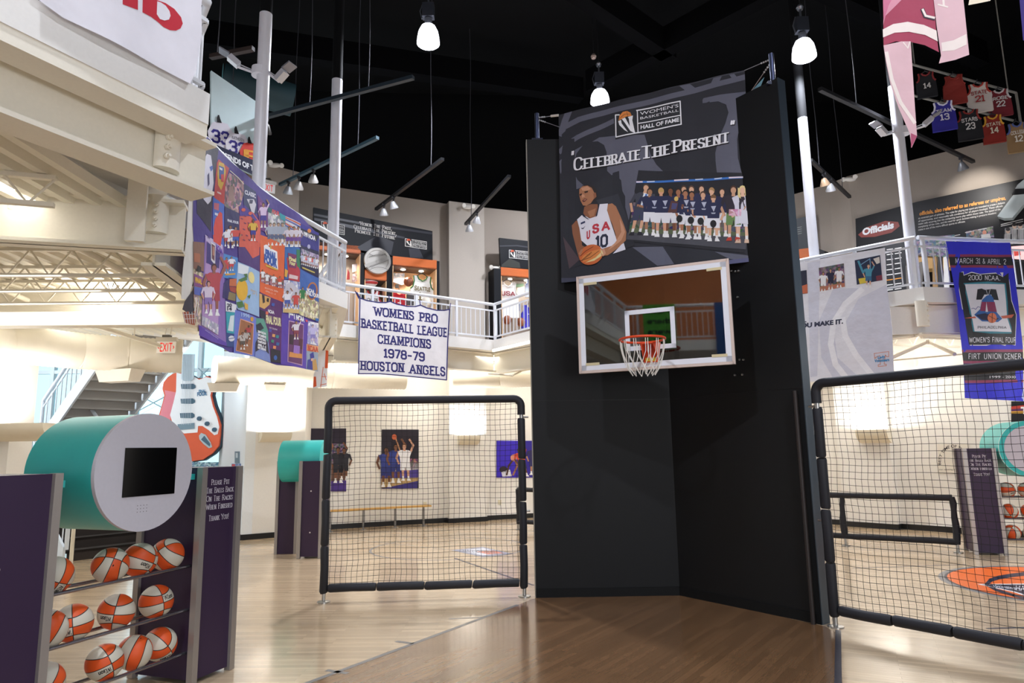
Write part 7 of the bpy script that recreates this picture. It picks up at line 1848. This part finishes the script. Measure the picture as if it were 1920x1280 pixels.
# display by the partition on the right
G01 = vplane(G0, G1); GD = (G01[0] + G01[1] * .1, G01[1])
m = MB(); m.prism([onpl(*q, GD) for q in ((1485, 412), (1528, 402), (1531, 462), (1490, 472))], -GD[1] * .08, M('20242A', .4)); A = Art(flat(GD), GD[1], eps=.003, mb=m)
for k in range(4): A.line([(1490, 440 - 4 * k), (1503, 437 - 4 * k)], 1, M('8A9088', .5), 1)
tag(m.build('exhibit_board'), 'small dark panel with orange base seen between partition and column', 'panel')
m = MB(); m.prism([onpl(*q, GD, .02) for q in ((1490, 468), (1531, 463), (1532, 482), (1492, 486))], -GD[1] * .3, ORW); tag(m.build('wooden_ledge'), 'orange wooden ledge under the small dark panel', 'ledge')
m = MB(); m.prism([onpl(*q, GD, .2) for q in ((1530, 464), (1546, 470), (1546, 484), (1530, 486))], -GD[1] * .2, M('141416', .5)); tag(m.build('black_box'), 'black box on the right gallery beside the orange ledge', 'box')
# ================================================================ HANGING JERSEYS AND THEIR RACK
JY = 13.2
ra = lambda x, y, d=0.0: aty(x, y, JY + d)
jr = thing('jersey_rack', ra(1712, 178), 'grey pipe rack hung from the roof with two rows of jerseys at the upper right', 'rack')
RKM = M('8E8C84', .5)
for nm, a, b in (('upper_pipe', (1700, 118), (1905, 174)), ('lower_pipe', (1700, 176), (1900, 226))):
    m = MB(); m.tube([ra(*a), ra(*b)], .025, RKM, 8); m.build(nm, jr)
m = MB(); m.tube([ra(1905, 174), ra(1914, 232)], .025, RKM, 8); m.build('end_pipe', jr)
m = MB(); m.tube([ra(1715, 122), ra(1715, 122) + V((0, 0, 4))], .012, RKM, 6); m.tube([ra(1890, 170), ra(1890, 170) + V((0, 0, 4))], .012, RKM, 6); m.build('suspension_wire', jr)
JD = [(1734, 138, .55, .62, '17171C', '8A2A2A', None, '14', 'E0DCD8', 'black jersey with white number at the left of the upper row'), (1786, 143, .62, .72, '8E2A20', '8E2A20', None, None, None, 'plain dark red jersey in the upper row'), (1832, 158, .66, .72, 'D8D0C8', 'B0382C', 'STATE', '21', 'A02C2A', 'white jersey with red state lettering in the upper row'), (1871, 170, .62, .66, '7C1F2A', 'D8D0D0', 'ROSE', '22', 'E0DCD8', 'maroon jersey with white number at the right of the upper row'),
      (1766, 192, .66, .72, '2E2890', 'E4E0EC', 'TEAM', '13', 'E0DCE8', 'purple jersey with white trim in the lower row'), (1814, 208, .66, .74, '17161A', '8A2820', 'STARS', '23', 'E0DCD8', 'black jersey with red side panel in the lower row'), (1859, 218, .58, .68, '8E2416', 'D8A030', 'STATE', '14', 'E0D8C0', 'red and gold jersey in the lower row'), (1904, 232, .56, .72, '9A7A52', '5A6AA8', 'COLLEGE', '12', 'F0E8D8', 'tan jersey with blue patterned side at the right of the lower row')]
jt = (ra(1905, 174) - ra(1700, 118)); jt.z = 0; jt = V((.94, -.34, 0))
for k, (x, y, w, h, b, tr, tx, nu, tc_, lab) in enumerate(JD):
    jersey(lab, ra(x, y, -.06), jt, V((-.34, -.94, 0)), w * .66, h * .86, b, tr, tx, nu, 'jerseys on the upper right pipe rack', tc_, name='hanging_jersey')
# ================================================================ HIGH BAY LAMPS
def lamp(label, px, py, y, w, h, power=2400, xyz=None):
    c = V(xyz) if xyz else aty(px, py, y)
    r = w / 2 * y / F; hh = h * y / F * .92
    o = thing('high_bay_lamp', c, label, 'lamp', 'high bay lamps')
    m = MB(); m.lathe([(r * .30, hh), (r * .62, hh * .88), (r * .86, hh * .6), (r * .97, hh * .25), (r, 0), (r * .9, -hh * .05), (0, -hh * .06)], c, M('F0F2FF', .4, kind='emit', strength=9), 28); m.build('glass_shade', o, 'glowing white prismatic shade')
    m = MB(); m.tube([c + V((0, 0, hh)), c + V((0, 0, hh + .12))], .07, M('8A8E98', .3, metal=.7), 12); m.box(c + V((0, 0, hh + .28)), (.22, .16, .28), M('4A4E58', .4, metal=.6)); m.build('ballast', o)
    m = MB(); m.tube([c + V((-.12, 0, hh + .12)), c + V((-.16, 0, hh + .28)), c + V((-.10, 0, hh + .46))], .012, M('70747C', .4, metal=.6), 6); m.tube([c + V((.0, 0, hh + .42)), c + V((0, 0, hh + .62))], .02, M('70747C', .4, metal=.6), 6); m.lathe([(.05, 0), (.07, .05), (.04, .10)], c + V((0, 0, hh + .6)), M('9A9EA6', .3, metal=.7), 12); m.build('hook', o)
    m = MB(); m.tube([c + V((0, 0, hh + .7)), V((c.x, c.y, 12.5))], .008, M('18181C', .6), 5); m.build('cable', o)
    light('SPOT', 'lamp_beam', c + V((0, 0, -hh * .08)), power, COOL, to=c + V((0, 0, -5)), spot_size=2.7, spot_blend=.7, shadow_soft_size=r * .9)
lamp('glowing high bay lamp at the top left of the roof', 803, 82, 11.8, 46, 46)
lamp('glowing high bay lamp at the top right of the roof', 1508, 108, 11.8, 47, 44)
lamp('glowing high bay lamp just behind the photo banner', 1125, 192, 15.2, 38, 30)
lamp('unseen high bay lamp added above and behind the photographer', 0, 0, 11.8, 46, 46, xyz=(-2.4, 1.5, 9.6))  # this lamp and the next are unseen, added to light the atrium
lamp('unseen high bay lamp added above and behind the photographer at the other side', 0, 0, 11.8, 46, 46, xyz=(4.2, 1.0, 9.6))
m = MB(); c = aty(1113, 106, 15.0); m.lathe([(.0, -.06), (.05, -.05), (.07, .0), (.04, .06), (.02, .07)], c, M('A8948A', .6), 12); m.tube([c, V((c.x, c.y, 12.5))], .006, M('18181C', .6), 5); tag(m.build('heat_detector'), 'tiny brown detector hanging above the lamp behind the banner', 'detector')
# ================================================================ TRACK LIGHTS
TZ = 7.4
def track(label, a, b, col, heads=(), cables=(), z=TZ):
    p, q = atz(*a, z), atz(*b, z)
    o = thing('track_rail', p, label, 'track', 'suspended lighting tracks')
    m = MB(); m.bar(p, q, .07, .06, col); m.build('rail', o)
    for f in cables:
        c = p.lerp(q, f); m = MB(); m.tube([c + V((.012 * math.sin(k), 0, (12.5 - z) * k / 10)) for k in range(11)], .008, M('3A3A40', .6), 5); m.build('suspension_cable', o)
    return p, q
TBL, TDK = M('35505C', .5), M('17181B', .5)
def spot(label, c, col, on=True, aim=(0, .4, -1)):
    c = c - V((0, 0, .21)); aim = V(aim).normalized()
    o = thing('track_spotlight', c, label, 'spotlight', 'spotlights on the tracks')
    m = MB(); m.tube([c + V((0, 0, .16)), c + V((0, 0, .04))], .018, M('2A2A2E', .5), 8); m.box(c + V((0, 0, .17)), (.05, .09, .05), M('2A2A2E', .5)); m.build('yoke', o)
    m = MB(); m.lathe([(.03, -.08), (.05, -.06), (.075, .0), (.10, .06), (.10, .085), (.088, .085)], c, M(col, .35, metal=.3), 18, aim); m.build('housing', o)
    m = MB(); m.lathe([(.086, .078), (0, .083)], c, M('FFF0DC', .4, kind='emit', strength=6 if on else .4), 16, aim); m.build('lens', o)
    return c
p, q = track('long dark track sloping across the two left columns', (398, 246), (775, 145), M('23303A', .5), cables=(.1, .52, .8))
spot('lit warm spotlight below the long dark track near the left column', p.lerp(q, .3), '3A3632', aim=(-.3, .5, -.8))
p, q = track('blue grey track above the exit sign and the second column', (525, 346), (708, 258), TBL, cables=(.15, .82))
spot('bright spotlight at the low end of the blue grey track', p.lerp(q, .1), 'B8BCC0', aim=(-.2, .4, -1)); spot('second spotlight on the blue grey track', p.lerp(q, .22), 'C8C4C0', False, (-.2, .5, -.8)); spot('third spotlight on the blue grey track', p.lerp(q, .38), 'C8C4C0', False, (-.1, .5, -.8))
p, q = track('short dark track over the motto panel', (705, 392), (830, 298), TDK, cables=(.85,))
spot('lower spotlight on the track over the motto panel', p.lerp(q, .14), 'C8C8CA', False, (0, .4, -.9)); spot('upper spotlight on the track over the motto panel', p.lerp(q, .3), 'C8C8CA', False, (.2, .4, -.9))
p, q = track('dark track over the back gallery pilaster', (873, 420), (955, 330), TDK, cables=(.15,))
spot('lower spotlight on the track over the pilaster', p.lerp(q, .1), 'C8C8CA', False, (0, .4, -.9)); c = spot('upper spotlight on the track over the pilaster', p.lerp(q, .3), 'C8C8CA', False, (-.2, .4, -.9))
light('SPOT', 'pilaster_wash', c, 210, WARM, to=onpl(872, 560, PWa), spot_size=.75, spot_blend=.9, shadow_soft_size=.05)
light('SPOT', 'panel_wash', atz(735, 380, 7.3), 18, WARM, to=onpl(760, 440, DSP), spot_size=1.1, spot_blend=.9, shadow_soft_size=.05)
p, q = track('dark track running across the top right beside the right columns', (1537, 167), (1825, 303), TDK, cables=(.20,))
c = spot('caged spotlight at the low end of the top right track', p.lerp(q, .9), '6A6A6C', False, (.4, .3, -1))
light('SPOT', 'officials_wash', onpl(1838, 300, RG, 1.5), 150, WARM, to=onpl(1838, 372, RG), spot_size=1.0, spot_blend=.8, shadow_soft_size=.05)
p, q = track('short dark track near the partition on the right gallery', (1520, 300), (1593, 369), TDK, cables=(.2, .8))
spot('warm spotlight on the short right track', p.lerp(q, .3), 'C8A888', True, (.3, .3, -.9)); spot('pale spotlight at the lower part of the short right track', p.lerp(q, .45), 'C8C8CA', False, (.2, .4, -.9))
track('stub of brown track at the top left behind the railing', (395, 107), (475, 91), M('3A302C', .5), cables=(.15,))
def bracket(label, px, py, y, dx):
    """two arms with small spotlights clamped around a column"""
    c = aty(px, py, y); o = thing('bracket_light', c, label, 'spotlight bracket')
    m = MB(); m.lathe([(.11, -.06), (.11, .06)], c, M('E3E3EA', .4), 18); m.build('clamp', o)
    for s, (ex, ey) in dx:
        e = aty(px + ex, py + ey, y - .1)
        m = MB(); m.tube([c + V((.1 * s, 0, 0)), e], .018, M('DEDEE4', .4), 8); m.tube([c + V((.1 * s, 0, .03)), e + V((0, 0, .05))], .008, M('B0B0B6', .4), 6); m.build('arm', o)
        m = MB(); m.bar(e + V((-.02 * s, 0, .02)), e + V((.10 * s, -.05, .12)), .11, .08, M('C8C8CE', .35, metal=.2)); m.bar(e + V((.10 * s, -.05, .14)), e + V((.22 * s, -.1, .20)), .16, .02, M('8A8A92', .35, metal=.4)); m.build('spotlight_head', o)
bracket('white two armed spotlight bracket clamped to the tall left column', 487, 135, 8.85, ((-1, (-42, -10)), (1, (36, 18))))
bracket('white two armed spotlight bracket clamped to the right column below the pink tail', 1693, 246, 11.12, ((-1, (-36, 8)), (1, (42, -10))))
# caged pendant lamps under the left gallery
def cage(label, px, py, y, s=1.0, lit=True):
    c = aty(px, py, y); o = thing('pendant_lamp', c, label, 'pendant lamp')
    DKM = M('2E2824', .5)
    m = MB()
    for k in range(4):
        a = math.pi * k / 4; m.tube([c + V((math.cos(a) * .10 * s * math.sin(t), math.sin(a) * .10 * s * math.sin(t), .16 * s * math.cos(t))) for t in [2 * math.pi * j / 16 for j in range(16)]], .007, DKM, 5, closed=True)
    m.build('cage', o)
    if lit is not None: light('POINT', 'pendant_bulb_fill', c + V((0, 0, -.26 * s)), 22 if lit else 12, (1, .96, .88), shadow_soft_size=.07)  # the dark lamp also gets an added fill light for the beams
    m = MB(); m.tube([c + V((0, 0, .16 * s)), c + V((0, 0, .30 * s))], .012, DKM, 6); m.box(c + V((0, 0, .30 * s)), (.10 * s, .10 * s, .05), DKM); m.build('stem', o)
    m = MB(); m.lathe([(.03 * s, .02), (.055 * s, -.04), (.05 * s, -.12 * s), (0, -.16 * s)], c, M('FFF6E4', .4, kind='emit', strength=4) if lit else DKM, 12); m.build('bulb', o)
cage('dark caged lamp glowing under the far left decking', 210, 518, 8.6, 1.15)
cage('dark lamp at the left edge under the near decking', 19, 290, 5.3, .9, False)
m = MB(); c = aty(300, 598, 10.2); m.bar(c + V((-.08, 0, 0)), c + V((.08, 0, -.03)), .08, .06, M('2A2A2A', .5)); m.tube([c, c + V((0, 0, .3))], .01, M('2A2A2A', .5), 6); tag(m.build('ceiling_speaker'), 'small black fixture under the far decking near the quilt', 'fixture')
m = MB(); m.bar(atz(95, 601, 3.9), atz(205, 597, 3.9), .12, .06, M('FFFDF6', .4, kind='emit', strength=3)); tag(m.build('strip_lamp'), 'white strip lamp under the far left gallery ceiling', 'lamp')
m = MB(); m.bar(atz(110, 632, 3.7), atz(235, 640, 3.7), .10, .05, M('FFFDF6', .4, kind='emit', strength=3)); tag(m.build('strip_lamp'), 'second white strip lamp lower down above the left duct', 'lamp')
m = MB(); m.bar(atz(925, 657, 3.95), atz(998, 640, 3.95), .06, .05, M('FFFBF0', .4, kind='emit', strength=2)); tag(m.build('strip_lamp'), 'slim white strip under the fascia beside the black partition', 'lamp')
